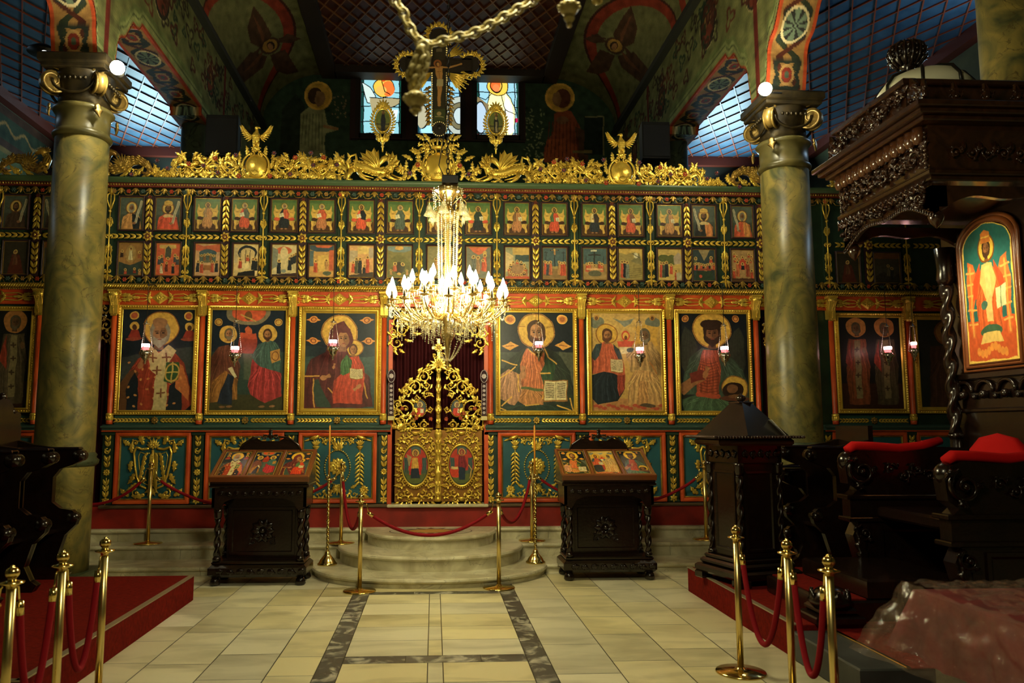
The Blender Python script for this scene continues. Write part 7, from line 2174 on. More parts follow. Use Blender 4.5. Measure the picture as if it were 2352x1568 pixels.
# ---- hanging oil lamps --------------------------------------------------------------------------------------
def oil_lamp(u, v_cap, v_gl, Y, label, s=1.0):
    x, zc = atY(u, v_cap, Y); _, zg = atY(u, v_gl, Y)
    zb = zg - .22 * s
    L = empty('oil_lamp', (x, Y, zb), label=label, cat='hanging oil lamp', group='red oil lamps before the icons')
    H = lambda z: z - zb
    _, zh = atY(u, 655, Y)
    m = MB(); m.tube([(0, 0, H(zc)), (0, 0, H(zh)), (0, .0, H(zh) + .02)], .004, 5); m.tube([(0, 0, H(zh)), (0, .2, H(zh) + .05), (0, IY - .04 - Y, H(zh) + .03)], .008, 6)
    m.lathe([(.02, 0), (.0, .03)], (0, 0, H(zh)), 8)
    m.build('hanging_rod', BLACK, L)
    m = MB(); m.lathe([(.045, -.012), (.03, .0), (.014, .012), (.01, .03), (.0, .036)], (0, 0, H(zc)), 14); m.build('cap', SILVER, L)
    for k in range(3):
        a = 2 * pi * k / 3 + .5
        m = MB(); n = 16
        p0, p1 = Vector((.03 * cos(a), .03 * sin(a), H(zc))), Vector((.088 * s * cos(a), .088 * s * sin(a), H(zg) - .045 * s))
        m.tube([p0, p1], .0028, 4)
        for i in range(n): m.ball(p0.lerp(p1, i / n), .0065, 5, 3)
        m.build('chain', SILVER, L)
    m = MB(); b = s
    m.lathe([(.0, 0), (.012 * b, .008), (.008 * b, .018), (.02 * b, .03), (.012 * b, .045), (.03 * b, .06), (.05 * b, .085), (.045 * b, .1), (.07 * b, .125), (.078 * b, .15), (.06 * b, .17), (.062 * b, .18), (.055 * b, .172)], n=20)
    for k in range(10):
        a = 2 * pi * k / 10; m.ball((.07 * b * cos(a), .07 * b * sin(a), .14), .012 * b, 5, 4)
    for k in range(3):
        a = 2 * pi * k / 3 + .5; m.tube([(.06 * b * cos(a), .06 * b * sin(a), .15), (.088 * b * cos(a), .088 * b * sin(a), H(zg) - .04 * s)], [.008, .005], 6)
    m.build('bowl', SILVER, L)
    m = MB(); m.lathe([(.034 * b, .168), (.042 * b, .20), (.046 * b, .235)], n=16); m.build('red_glass', REDG, L)
    m = MB(); m.lathe([(.0, .222), (.049 * b, .222), (.052 * b, .245), (.049 * b, .262), (.0, .262)], n=16); m.build('lit_oil', REDGL, L)
Yl = 10.12
for a in ((337, 742, 797, Yl, 'red oil lamp hanging before the bishop in the red cope'), (542, 736, 803, Yl, 'red oil lamp hanging before the two apostles with the church'), (766, 738, 788, Yl, 'red oil lamp hanging before the mother and child'),
          (1237, 740, 792, Yl, 'red oil lamp hanging before the blessing man with the open book'), (1468, 738, 805, Yl, 'red oil lamp hanging before the two seated figures on gold'), (1662, 746, 803, Yl, 'red oil lamp hanging before the winged dark-haired man'),
          (2036, 748, 803, Yl, 'red oil lamp hanging before the dim icon of two bishops by the throne'), (2096, 748, 802, Yl, 'smaller red oil lamp against the carved throne post', .75)):
    oil_lamp(*a)

# ---- the lit chandelier ---------------------------------------------------------------------------------------
def chz(v): return atY(1027, v, CHY)[1]
CG = mat('chandelier_gilt', (0.62, .43, .15, 1), .22, .9)
ch = empty('chandelier', (CHX, CHY, chz(840)), label='large lit crystal chandelier with gilded arms and candle bulbs before the royal doors', cat='chandelier')
cz = lambda v: chz(v) - chz(840)
kx = 1 / 240
m = MB()
zt = 9.72 - chz(840)
n = int((zt - cz(410)) / .05)
for k in range(n):
    z = cz(410) + .05 * (k + .5)
    P = [(.014 * cos(t), 0, .032 * sin(t) + z) if k % 2 else (0, .014 * cos(t), .032 * sin(t) + z) for t in np.linspace(0, 2 * pi, 8, endpoint=False)]
    m.tube(P, .005, 4, closed=True)
m.build('chain', BLACK, ch)
m = MB(); m.tube([(-.02, 0, cz(415)), (-.09, 0, cz(380)), (-.03, 0, cz(300)), (.0, 0, cz(180))], .005, 5); m.box(-.06, .10, -.05, .05, cz(425), cz(404), .01); m.build('suspension_box', BLACK, ch)
m = MB()
m.lathe([(.0, 0), (.02, .01), (.02, cz(800) * 1.0), (.03, cz(790)), (.07, cz(770)), (.05, cz(750)), (.10, cz(735)), (.12, cz(722)), (.05, cz(705)), (.035, cz(690)), (.055, cz(660)), (.03, cz(640)), (.045, cz(615)), (.028, cz(600)), (.045, cz(575)), (.028, cz(560)), (.05, cz(535)), (.03, cz(520)), (.07, cz(500)), (.10, cz(490)), (.05, cz(480)), (.03, cz(470)), (.05, cz(460)), (.10, cz(445)), (.15, cz(438)), (.10, cz(430)), (.04, cz(426)), (.02, cz(418)), (0, cz(412))], n=24)
m.build('stem', CG, ch)
def crystal_drop(m, p, r, L):
    m.lathe([(0, -L), (r, -L * .45), (r * .8, -L * .2), (0, 0)], p, 6, smooth=False)
def string(m, a, b, sag, n, r):
    a, b = Vector(a), Vector(b)
    for i in range(n + 1):
        t = i / n; p = a.lerp(b, t); p.z -= sag * 4 * t * (1 - t)
        m.lathe([(0, -r), (r, 0), (0, r)], p, 6, smooth=False)
tiers = [(.565, 16, 700, .0), (.42, 12, 683, .13), (.25, 8, 668, .2)]
bulbs = []
crm = MB()
arms = []
for (R_, n, vb, ph) in tiers:
    for k in range(n):
        a = 2 * pi * k / n + ph
        zz_ = cz(vb) + (.0 if k % 2 else -.02)
        m = MB()
        ca, sa = cos(a), sin(a)
        prof = [(.06, cz(722)), (R_ * .35, cz(738)), (R_ * .62, cz(740)), (R_ * .85, cz(728)), (R_, zz_ - .03), (R_, zz_)]
        Q = []
        for i in range(len(prof) - 1):
            for t in (0, .34, .67): Q.append((prof[i][0] * (1 - t) + prof[i + 1][0] * t, prof[i][1] * (1 - t) + prof[i + 1][1] * t))
        Q.append(prof[-1])
        m.tube([(r * ca, r * sa, z) for r, z in Q], .007, 6)
        m.xf = T(0, 0, 0, a)
        m.spiral(R_ * .55, cz(738) + .05, .035, -pi / 2, 1.2, 1, .006, n=14); m.spiral(R_ * .8, cz(733) - .03, .03, pi / 2, 1.2, -1, .006, n=14); m.leaf(R_ * .7, cz(735), .4, .10, .03, .6, .008); m.leaf(R_ * .5, cz(738), -.4, .09, .03, -.6, .008)
        m.xf = None
        m.lathe([(.012, 0), (.045, .012), (.048, .018), (.014, .022)], (R_ * ca, R_ * sa, zz_), 14)
        arm = m.build('arm', CG, ch)
        m = MB(); m.lathe([(.011, .02), (.011, .10)], (R_ * ca, R_ * sa, zz_), 10); m.build('candle_sleeve', mat('dark_sleeve', rgb(60, 52, 30), .3, .5), arm)
        m = MB(); m.lathe([(.008, .10), (.024, .125), (.027, .145), (.018, .18), (.007, .215), (0, .23)], (R_ * ca, R_ * sa, zz_), 10); m.build('bulb', BULB, arm)
        for j in range(6):
            b_ = 2 * pi * j / 6; p = (R_ * ca + .045 * cos(b_), R_ * sa + .045 * sin(b_), zz_ + .008)
            crystal_drop(crm, p, .008, .045)
        if k % 2 == 0 or R_ > .5: crystal_drop(crm, (R_ * .85 * ca, R_ * .85 * sa, cz(735)), .012, .08)
        a2 = 2 * pi * (k + 1) / n + ph
        string(crm, (R_ * ca, R_ * sa, zz_ - .02), (R_ * cos(a2), R_ * sin(a2), zz_ - .02), .09, 12, .0085)
        string(crm, (R_ * ca, R_ * sa, zz_ - .02), (R_ * .45 * ca, R_ * .45 * sa, cz(742)), .07, 12, .0085)
        for j in range(3):
            f = .35 + j * .25
            crystal_drop(crm, (R_ * f * ca, R_ * f * sa, cz(741)), .010, .06 + .02 * j)
            for i in range(3): crm.lathe([(0, -.008), (.008, 0), (0, .008)], (R_ * f * ca, R_ * f * sa, cz(741) - .07 - .02 * j - i * .02), 6, smooth=False)
# columns of crystal strings round the stem
for k in range(14):
    a = 2 * pi * k / 14
    string(crm, (.10 * cos(a), .10 * sin(a), cz(490)), (.085 * cos(a), .085 * sin(a), cz(690)), 0, 44, .0095)
    string(crm, (.085 * cos(a), .085 * sin(a), cz(690)), (.30 * cos(a), .30 * sin(a), cz(725)), .04, 14, .009)
    string(crm, (.22 * cos(a), .22 * sin(a), cz(745)), (.03 * cos(a), .03 * sin(a), cz(828)), .05, 16, .009)
    string(crm, (.15 * cos(a), .15 * sin(a), cz(437)), (.13 * cos(a), .13 * sin(a), cz(478)), 0, 8, .009)
    crystal_drop(crm, (.16 * cos(a), .16 * sin(a), cz(500)), .012, .07)
crystal_drop(crm, (0, 0, 0.03), .02, .06)
o = crm.build('crystal_strings', CRYST, ch); o['kind'] = 'stuff'
for k in range(6):
    a = 2 * pi * k / 6 + .3
    m = MB(); m.tube([(.04 * cos(a), .04 * sin(a), cz(470)), (.13 * cos(a), .13 * sin(a), cz(448)), (.19 * cos(a), .19 * sin(a), cz(460)), (.19 * cos(a), .19 * sin(a), cz(474))], .006, 6)
    arm = m.build('upper_arm', CG, ch)
    m = MB(); m.lathe([(.012, .0), (.03, -.03), (.034, -.07), (.055, -.11), (.050, -.108), (.03, -.06), (.008, -.004)], (.19 * cos(a), .19 * sin(a), cz(474)), 14); m.build('bell_glass', mat('frosted_bell', rgb(160, 150, 116), .25, alpha=.3), arm)
for (x, y) in ((-.10, -.05), (.09, -.05)):
    m = MB(); m.ball((x, y, cz(440)), .024); m.build('small_bulb', BULB, ch)

# ---- garland of the nearer chandelier that dips into view ------------------------------------------------------
GY = 2.3
g = empty('near_chandelier', (0, 0, 0), label='out-of-focus ivory chain garland with glass drops hanging close at the top', cat='chandelier')
def gp(u, v, dy=0.0):
    x, z = atY(u, v, GY + dy); return (x, GY + dy, z)
def link_chain(m, pts, r=.016, th=.0052, step=.026):
    P = [Vector(gp(*p)) for p in pts]
    L = [0]
    for a, b in zip(P[:-1], P[1:]): L.append(L[-1] + (b - a).length)
    s, k = 0, 0
    while s < L[-1]:
        i = max(j for j in range(len(L)) if L[j] <= s); i = min(i, len(P) - 2)
        t = (s - L[i]) / (L[i + 1] - L[i]); p = P[i].lerp(P[i + 1], t); d = (P[i + 1] - P[i]).normalized()
        side = d.cross(Vector((0, 1, 0))).normalized(); nrm = Vector((0, 1, 0)) if k % 2 == 0 else (side * .3 + Vector((0, 1, 0)) * .9)
        w = side if k % 2 == 0 else (side * .75 + Vector((0, .6, 0)))
        m.tube([p + d * (r * 1.15 * cos(t_)) + w * (r * .8 * sin(t_)) for t_ in np.linspace(0, 2 * pi, 12, endpoint=False)], th, 6, closed=True)
        s += step; k += 1
m = MB()
link_chain(m, [(885, -30), (905, 0), (925, 25), (938, 60), (955, 85), (970, 104)]); link_chain(m, [(980, 104), (1010, 96), (1050, 86), (1090, 75), (1130, 56), (1165, 35), (1200, 15), (1245, -12), (1290, -40)])
m.build('chain_garland', IVORY, g)
m = MB()
link_chain(m, [(972, 108), (960, 140), (945, 175)], .015, .009, .016); link_chain(m, [(975, 108), (975, 140), (962, 178), (950, 200)], .015, .009, .016)
m.build('tassel', IVORY, g)
def pendant(u, v, r, h):
    m = MB(); p = gp(u, v); m.xf = T(*p)
    m.lathe([(.004, .03), (r * .6, .026), (r, .012), (r * .95, .0), (r * .75, -.010), (r * .45, -.02)], n=20)
    for k in range(10): a = 2 * pi * k / 10; m.ball((r * cos(a), r * sin(a), .008), r * .2, 6, 4)
    m.lathe([(r * .5, -.015), (r * .55, -.03), (r * .35, -h * .8), (r * .12, -h)], n=8, smooth=False)
    m.ball((0, 0, -h), r * .3, 8, 6); m.tube([(0, 0, .03), (0, 0, .08)], .004)
    o = m.build('glass_pendant', IVORY, g)
pendant(955, 232, .035, .035); pendant(1307, 22, .032, .05); pendant(1372, -16, .032, .03)
m = MB(); x0, y0, z0 = gp(1100, -60); z0 += .42
ring = [(x0 + .42 * cos(t), GY + .42 * sin(t), z0 + .02) for t in np.linspace(0, 2 * pi, 40, endpoint=False)]
m.tube(ring, .014, 8, closed=True)
m.tube([(x0, GY, z0 + .02), (x0, GY, 9.72)], .012, 6)
for k in range(4): m.tube([(x0, GY, z0 + .3), (x0 + .42 * cos(k * pi / 2), GY + .42 * sin(k * pi / 2), z0 + .02)], .01, 6)
for (u, v) in ((885, -30), (1290, -40), (1307, 0), (1372, -30)):
    p = gp(u, v); m.tube([p, (x0 + (p[0] - x0) * .9, GY, z0 + .12)], .004, 5)
m.build('ring', CG, g)
# capital lamps
def cap_lamp(x, y, z, label, s):
    L = empty('spotlight', (x, y, z), label=label, cat='lamp', group='spotlights on the capitals')
    m = MB(); m.lathe([(.03, -.06), (.055, -.04), (.06, .02), (.045, .03)], n=16); m.tube([(0, 0, 0), (-s * .25, .05, .02)], .01, 6); m.build('housing', BLACK, L)
    m = MB(); m.ball((s * .0, -.045, .02), .08, 14, 10); m.build('lamp_face', LAMPM, L)
X1, Z1 = atY(270, 160, 8.72); X2, Z2 = atY(1758, 208, 8.95)
cap_lamp(X1, 8.76, Z1, 'small dazzling spotlight beside the capital of the north marbled column', 1)
cap_lamp(X2, 9.0, Z2, 'small dazzling spotlight beside the capital next to the throne canopy', -1)
# ================================================================== furniture on the nave floor
# ---- carpeted platforms
m = MB(); m.box(AXL + .03, -2.38, 4.87, 8.16, 0, .24, .004)
o = m.build('carpeted_platform', CARPET); tag(o, 'low red-carpeted platform under the dark stalls beside the three rope posts', 'platform')
m = MB()
m.box(-2.425, -2.372, 4.87, 8.165, .236, .2455, .002); m.box(AXL + .03, -2.38, 4.862, 4.91, .236, .2455, .002)
m.build('metal_edging', STRIP, o)
m = MB(); m.box(2.68, 5.28, 5.9, 8.34, 0, .245, .004)
o = m.build('carpeted_platform', CARPET); tag(o, 'low red-carpeted platform carrying the pyramid-topped lectern', 'platform')
m = MB(); m.box(2.672, 2.72, 5.9, 8.345, .241, .2505, .002); m.build('metal_edging', STRIP, o)
m = MB(); m.box(2.66, 5.0, 4.95, 5.9, 0, .205, .01)
o = m.build('stone_step', GREYST); tag(o, 'dark grey stone step at the near end of the lectern platform', 'step')
m = MB(); m.box(2.98, 5.0, 4.94, 5.9, .205, .212); m.build('carpet_runner', CARPET, o)
m = MB(); m.box(2.955, 2.985, 4.94, 5.9, .205, .218, .003); m.build('brass_edging', BRASS, o)
m = MB(); m.box(2.03, 5.5, 2.5, 4.93, 0, .008)
o = m.build('floor_carpet', CARPET); tag(o, 'red carpet on the floor under the plastic-covered table', 'carpet')

# ---- rope posts -------------------------------------------------------------------------------------
POSTS = []
def stanchion():
    s = empty('rope_post')
    m = MB(); m.lathe([(.0, 0), (.172, 0), (.174, .006), (.168, .014), (.05, .026), (.03, .03), (.026, .04)], n=40); m.build('base', BRASS, s)
    m = MB(); m.lathe([(.0225, .03), (.0225, .925)], n=20); m.build('pole', mat('satin_brass', (.80, .62, .24, 1), .28, 1.0), s)
    m = MB(); m.lathe([(.024, .90), (.026, .915), (.058, .925), (.06, .931), (.028, .938), (.018, .945), (.026, .955), (.034, .968), (.034, .985), (.022, 1.0), (.010, 1.004), (.012, 1.010), (.0, 1.016)], n=24); m.build('finial', BRASS, s)
    return s
proto = stanchion()
def post(x, y, z, label, g='brass rope posts'):
    global proto
    if proto.get('used'):
        o = copy_tree(proto, (x, y, z), label=label)
    else:
        o = proto; o.location = (x, y, z); proto['used'] = 1; o['label'] = label
    o['category'] = 'rope post'; o['group'] = g
    return (x, y, z)
P = {}
for k, (u, v0, z, yy, lb) in {
 'a': (340, 1236, .268, 10.2, 'brass rope post before the bishop icon panel, standing on the marble steps'),
 'b': (783, 1240, .268, 10.12, 'brass rope post on the steps behind the thin candle stand, north side of the doors'),
 'c': (1222, 1235, .268, 10.2, 'brass rope post on the steps behind the candle stand, south side of the doors'),
 'd': (1622, 1226, .268, 10.2, 'brass rope post on the steps half hidden by the pyramid-topped lectern'),
 'e': (826, 1343, 0, 8.5, 'brass rope post on the floor before the round steps, nearer the mother-and-child side'),
 'f': (1146, 1338, 0, 8.6, 'brass rope post on the floor before the round steps, nearer the book-holding side'),
 'g': (30, 0, 0, 4.17, 'nearest brass rope post before the carpeted platform of the dark stalls'),
 'h': (146, 0, 0, 4.66, 'middle one of the three brass rope posts by the stalls platform'),
 'i': (243, 0, 0, 5.2, 'brass rope post with its round base seen, third from the stalls corner'),
 'j': (1690, 0, 0, 5.6, 'brass rope post with wide round base beside the lectern platform'),
 'k': (1807, 0, 0, 4.9, 'brass rope post between the lectern platform post and the plastic-covered table post'),
 'l': (1903, 0, 0, 4.29, 'brass rope post nearest the plastic-covered table')}.items():
    vt = {'g': 1290, 'h': 1255, 'i': 1230, 'j': 1213, 'k': 1245, 'l': 1282}.get(k, v0)
    x = atY(u, vt, yy)[0]
    P[k] = post(x, yy, z, lb)
def rope_between(a, b, sag, label, ha=.905, hb=.905, sp=.5):
    A, B = Vector((a[0], a[1], a[2] + ha)), Vector((b[0], b[1], b[2] + hb))
    d = (B - A); d.z = 0; d.normalize()
    A += d * .055; B -= d * .055
    mid = (A + B) / 2
    r = empty('rope', (mid.x, mid.y, min(A.z, B.z) - sag), label=label, cat='barrier rope', group='crimson barrier ropes')
    off = r.location
    A1, B1 = A + d * .03 - Vector((0, 0, .10)), B - d * .03 - Vector((0, 0, .10))
    n = 30; Q = []
    for i in range(n + 1):
        t = i / n
        q = A1.lerp(B1, t); q.z -= (sag - .10) * (1 - (2 * t - 1) ** 2) ** (.9 if sag > .35 else 1)
        Q.append(q - off)
    m = MB(); m.tube(Q, .0185, 10); m.build('velvet_rope', ROPE, r)
    for p0, p1, nx in ((A, A1, Q[1]), (B, B1, Q[-2])):
        m = MB(); e = p1 - off; s0 = p0 - off
        m.tube([s0, s0 + Vector((0, 0, .02)) + (e - s0) * .3, s0 + (e - s0) * .6, e], [.005, .006, .006, .006], 6)
        m.tube([e + (e - nx).normalized() * .015, e + (nx - e).normalized() * .055], .0205, 10)
        m.build('brass_clip', BRASS, r)
L_out = (-5.0, 10.2, .268)
rope_between(P['a'], L_out, .42, 'dark rope running from the bishop-panel post towards the north marbled column')
rope_between(P['a'], P['b'], .46, 'rope behind the icon stand with the bishop print, between two posts on the steps')
rope_between(P['b'], P['e'], .46, 'short deep-hanging rope joining the steps post to the floor post, nearer the mother-and-child side')
rope_between(P['e'], P['f'], .34, 'long crimson rope swung across the round marble steps')
rope_between(P['f'], P['c'], .40, 'short rope from the floor post up to the steps post, nearer the blessing-man side')
rope_between(P['c'], P['d'], .46, 'rope passing behind the icon stand with the blessing-man print')
rope_between(P['g'], P['h'], .62, 'deep-hanging crimson rope nearest the camera beside the stalls platform')
rope_between(P['h'], P['i'], .62, 'deep-hanging crimson rope between the two farther posts at the stalls platform')
rope_between(P['g'], (-3.6, 4.6, 0), .5, 'dark crimson rope leading off from the nearest post over the stalls carpet')
rope_between(P['j'], P['k'], .62, 'crimson rope looped deeply beside the lectern platform')
rope_between(P['k'], P['l'], .62, 'crimson rope looped deeply next to the plastic-covered table')

# ---- candle stands --------------------------------------------------------------------------------------
def candle_stand(u, v, y, label):
    x = atY(u, v, y)[0]
    c = empty('candle_stand', (x, y, .101), label=label, cat='candle stand', group='tall twisted brass candle stands')
    m = MB(); m.lathe([(.0, 0), (.115, 0), (.118, .015), (.10, .03), (.085, .06), (.05, .10), (.035, .12), (.03, .15), (.018, .16)], n=28); m.build('base', BRASS, c)
    m = MB(); m.twist((0, 0, .15), .0165, .34, 7, 12, 60, .22); m.lathe([(.018, 0), (.026, .02), (.018, .04)], (0, 0, .49), 14); m.lathe([(.012, 0), (.012, .06)], (0, 0, .52), 12); m.twist((0, 0, .56), .0165, .42, 9, 12, 70, .22); m.build('twisted_pole', BRASS, c)
    m = MB(); m.lathe([(.012, .97), (.03, .985), (.05, .99), (.052, 1.0), (.02, 1.0), (.018, 1.05), (.012, 1.052)], n=20); m.build('drip_pan', BRASS, c)
    m = MB(); m.lathe([(.011, 1.03), (.010, 1.62), (.002, 1.635), (0, 1.65)], n=12); m.build('candle', WAX, c)
candle_stand(752, 1270, 9.55, 'twisted brass stand with a tall candle before the carved panel under the mother and child')
candle_stand(1230, 1270, 9.55, 'twisted brass stand with a tall candle before the carved panel under the blessing man')

# ---- icon stands -------------------------------------------------------------------------------------------
def icon_stand(x, y, label, prints, rz=0.0):
    s = empty('icon_stand', (x, y, 0), rz, label=label, cat='icon stand', group='dark carved icon stands')
    w, d = .53, .25
    m = MB()
    m.box(-w, w, -d, d, .09, .22, .03); m.box(-w + .03, w - .03, -d + .03, d - .03, .22, .26, .012)
    m.xf = T(0, -d - .002, .155)
    for k in range(9):
        m.leaf(-.44 + k * .11, 0, 0, .09, .06, .4 * (-1) ** k, .014, lobes=2)
    m.xf = None
    m.build('base', WOOD, s)
    for sx in (-1, 1):
        for sy in (-1, 1):
            m = MB(); m.lathe([(.045, 0), (.06, .02), (.05, .06), (.035, .09)], (sx * (w - .07), sy * (d - .06), 0), 12); m.build('foot', WOOD, s)
            m = MB(); m.lathe([(.045, .26), (.045, .29), (.03, .31)], (sx * (w - .08), sy * (d - .055), 0), 14); m.twist((sx * (w - .08), sy * (d - .055), .31), .030, .40, 3, 14, 60, .3); m.lathe([(.03, .71), (.042, .73), (.045, .78), (.05, .82)], (sx * (w - .08), sy * (d - .055), 0), 14); m.build('twisted_leg', WOOD, s)
    m = MB(); m.box(-w + .14, w - .14, -.02, .16, .24, 1.06, .01)
    m.frame(-w + .17, w - .17, .30, .82, [(0, 0), (0, .012), (.03, .012), (.04, 0)], -.02)
    m.xf = T(0, -.02, .56); m.flower(0, 0, .13, 0, 10, .012); m.spiral(-.1, -.12, .05, 0, 1.2, 1, .008, leaves=3); m.spiral(.1, -.12, .05, pi, 1.2, -1, .008, leaves=3); m.xf = None
    m.build('cupboard_panel', WOOD, s)
    m = MB()
    ap = [(-w + .02, .84), (-w + .02, 1.06), (w - .02, 1.06), (w - .02, .84), (w - .10, .80), (w - .16, .90), (w - .26, .935), (0, .94), (-w + .26, .935), (-w + .16, .90), (-w + .10, .80)]
    m.prism(ap, -d + .0, -d + .03); m.prism(ap, d - .03, d); m.box(-w + .02, -w + .05, -d, d, .84, 1.06); m.box(w - .05, w - .02, -d, d, .84, 1.06)
    m.xf = T(0, -d - .001, .99)
    for k in range(11): m.leaf(-.45 + k * .085, 0, 0, .075, .045, .5 * (-1) ** k, .012, lobes=2)
    m.xf = None
    m.box(-w - .01, w + .01, -d - .015, d + .015, 1.05, 1.09, .01)
    m.build('apron', WOOD, s)
    m = MB()    # sloping desk
    z0, z1, y0, y1 = 1.15, 1.43, -d - .03, d + .05
    a = math.atan2(z1 - z0, y1 - y0); L = math.hypot(z1 - z0, y1 - y0)
    m.prism([(y0, 1.09), (y0, z0 - .02), (y1, z1 - .02), (y1, 1.09)], -w + .005, w - .005, 'x')
    m.build('desk_box', WOOD, s)
    m = MB(); m.xf = T(0, y0, z0, rx=a)
    m.box(-w - .01, w + .01, 0, L, -.02, .006, .004)
    for x0 in (-w - .01, -w / 3 - .018, w / 3 - .018, w - .03): m.box(x0, x0 + .036, 0, L, .0, .028, .006)
    m.box(-w - .01, w + .01, -.015, .03, -.045, .035, .008); m.box(-w - .01, w + .01, L - .03, L, -.01, .03, .006)
    m.build('desk_frame', WOODF, s)
    m = MB(); pts = [(-.36, z1), (-.34, z1 + .06), (-.26, z1 + .12), (-.16, z1 + .155), (-.10, z1 + .12), (.10, z1 + .12), (.16, z1 + .155), (.26, z1 + .12), (.34, z1 + .06), (.36, z1)]
    m.prism(pts, y1 - .03, y1); m.xf = T(0, y1 - .02, z1)
    for sx in (-1, 1):
        m.spiral(sx * .06, .16, .035, 0 if sx < 0 else pi, 1.2, -sx, .009, leaves=3); m.leaf(sx * .02, .17, pi / 2 + sx * .5, .09, .035, 0, .014, lobes=2); m.stem([(sx * .36, 0), (sx * .32, .08), (sx * .2, .16), (sx * .1, .17)], .012)
    m.leaf(0, .14, pi / 2, .12, .05, 0, .018, lobes=3); m.ball((0, -.01, .25), .014)
    m.xf = None
    m.build('crest', WOOD, s)
    for k, (draw, b, lb) in enumerate(prints):
        cx = (-1 + k) * (w * 2 / 3 - .004)
        M = Matrix.Translation((x, y, 0)) @ Matrix.Rotation(rz, 4, 'Z') @ Matrix.Translation((0, y0, z0)) @ Matrix.Rotation(a, 4, 'X') @ Matrix.Translation((cx, .04, .012))
        r = bpy.data.objects.new('icon_print', None); COL.objects.link(r); r.matrix_world = M
        tag(r, lb, 'icon print', 'framed prints on the icon stands')
        hw, hh = w / 3 - .026, L - .08
        m = MB()
        m.xf = np.array(Matrix.Rotation(-pi / 2, 4, 'X'))
        m.frame(-hw, hw, 0, hh, [(0, -.008), (0, .006), (.006, .008), (.012, .006), (.013, .0)], 0)
        m.build('thin_frame', GOLDD, r)
        c = Canvas(*b, 110, (40, 40, 40)); draw(c); c.C = np.clip(c.C * 1.25, 0, 1)
        a0, a1, b0, b1 = b
        c.mesh('print', mat('print_gloss', rough=.22, attr='col'), r, lambda X, Y: (-hw + .01 + (X - a0) / (a1 - a0) * (2 * hw - .02), hh - .01 - (Y - b0) / (b1 - b0) * (hh - .02), np.full(X.shape, .002)))
xs1, _ = atY(601, 1200, 9.0); xs2, _ = atY(1391, 1200, 9.15)
icon_stand(xs1, 9.08, 'dark carved icon stand with three prints, in front of the apostles-and-church panel', [
 (icon_bishop, (833, 1255, 178, 790), 'small print of the bishop in red on the north icon stand'), (icon_two_apostles, (1395, 1840, 170, 790), 'small print of two apostles with the red church on the icon stand'), (icon_mother, (165, 560, 305, 860), 'small print of the mother and child on the icon stand')])
icon_stand(xs2, 9.18, 'dark carved icon stand with three prints, between the candle stand and the pyramid lectern', [
 (icon_christ, (75, 525, 175, 780), 'small print of the blessing man with a book on the icon stand'), (icon_trinity, (665, 1090, 178, 780), 'small print of two seated figures on gold on the icon stand'), (icon_forerunner, (1222, 1650, 178, 770), 'small print of the winged man with a haloed head, next to the lectern')])

# ---- pyramid-topped lectern --------------------------------------------------------------------------------------
Lx, Ly = atY(1712, 1200, 7.6)[0], 7.6
le = empty('lectern', (Lx, Ly, .245), rad(16), label='dark carved lectern with a pyramid top standing on the red platform', cat='lectern')
m = MB(); m.box(-.35, .35, -.35, .35, .06, .14, .02); m.box(-.31, .31, -.31, .31, .14, .20, .02); m.box(-.28, .28, -.28, .28, .20, .24, .01)
for sx in (-1, 1):
    for sy in (-1, 1): m.box(sx * .29 - .06, sx * .29 + .06, sy * .29 - .06, sy * .29 + .06, 0, .07, .01)
m.build('base', WOOD, le)
m = MB(); m.box(-.22, .22, -.22, .22, .24, 1.3, .006)
for q in range(4):
    m.xf = T(0, 0, 0, q * pi / 2); m.frame(-.16, .16, .30, 1.05, [(0, 0), (0, .012), (.02, .014), (.03, 0)], -.22); m.box(-.25, .25, -.25, -.20, 1.12, 1.30, .01)
    m.xf = T(0, 0, 0, q * pi / 2) @ T(0, -.25, 1.21)
    for k in range(5): m.leaf(-.2 + k * .09, 0, 0, .08, .07, .5 * (-1) ** k, .014, lobes=2)
m.xf = None
m.build('cabinet', WOOD, le)
for sx in (-1, 1):
    for sy in (-1, 1):
        m = MB(); m.lathe([(.04, .24), (.04, .27), (.026, .29)], (sx * .225, sy * .225, 0), 12); m.twist((sx * .225, sy * .225, .29), .027, .72, 5, 14, 90, .3); m.lathe([(.026, 1.01), (.04, 1.04), (.045, 1.10), (.05, 1.13)], (sx * .225, sy * .225, 0), 12); m.build('twisted_column', WOOD, le)
m = MB(); m.xf = T(rz=rad(-16)); m.box(-.42, .42, -.40, .40, 1.36, 1.385, .006); m.box(-.36, .36, -.34, .34, 1.29, 1.36, .02)
for q in range(4):
    for k in range(30):
        t = -.41 + .82 * k / 29
        p = ((t, -.405), (.425, t), (t, .405), (-.425, t))[q]; m.ball((p[0], p[1], 1.372), .014, 6, 4)
m.build('top_slab', WOOD2, le)
m = MB(); m.xf = T(rz=rad(-8)); V = [(-.32, -.30, 1.385), (.32, -.30, 1.385), (.32, .30, 1.385), (-.32, .30, 1.385), (-.075, -.07, 1.70), (.075, -.07, 1.70), (.075, .07, 1.70), (-.075, .07, 1.70)]
m.xf = T(rz=rad(16)); m.add(V, [[0, 1, 5, 4], [1, 2, 6, 5], [2, 3, 7, 6], [3, 0, 4, 7], [4, 5, 6, 7]], False)
m.xf = None; m.box(-.085, .085, -.085, .085, 1.695, 1.712, .005); m.lathe([(.02, 1.71), (.05, 1.74), (.045, 1.765), (.02, 1.78), (.012, 1.79), (0, 1.80)], n=14)
m.build('pyramid_top', mat('pyramid_walnut', rgb(46, 32, 24), .25, coat=.5, noise=(8, rgb(28, 20, 16), .6, 2)), le)
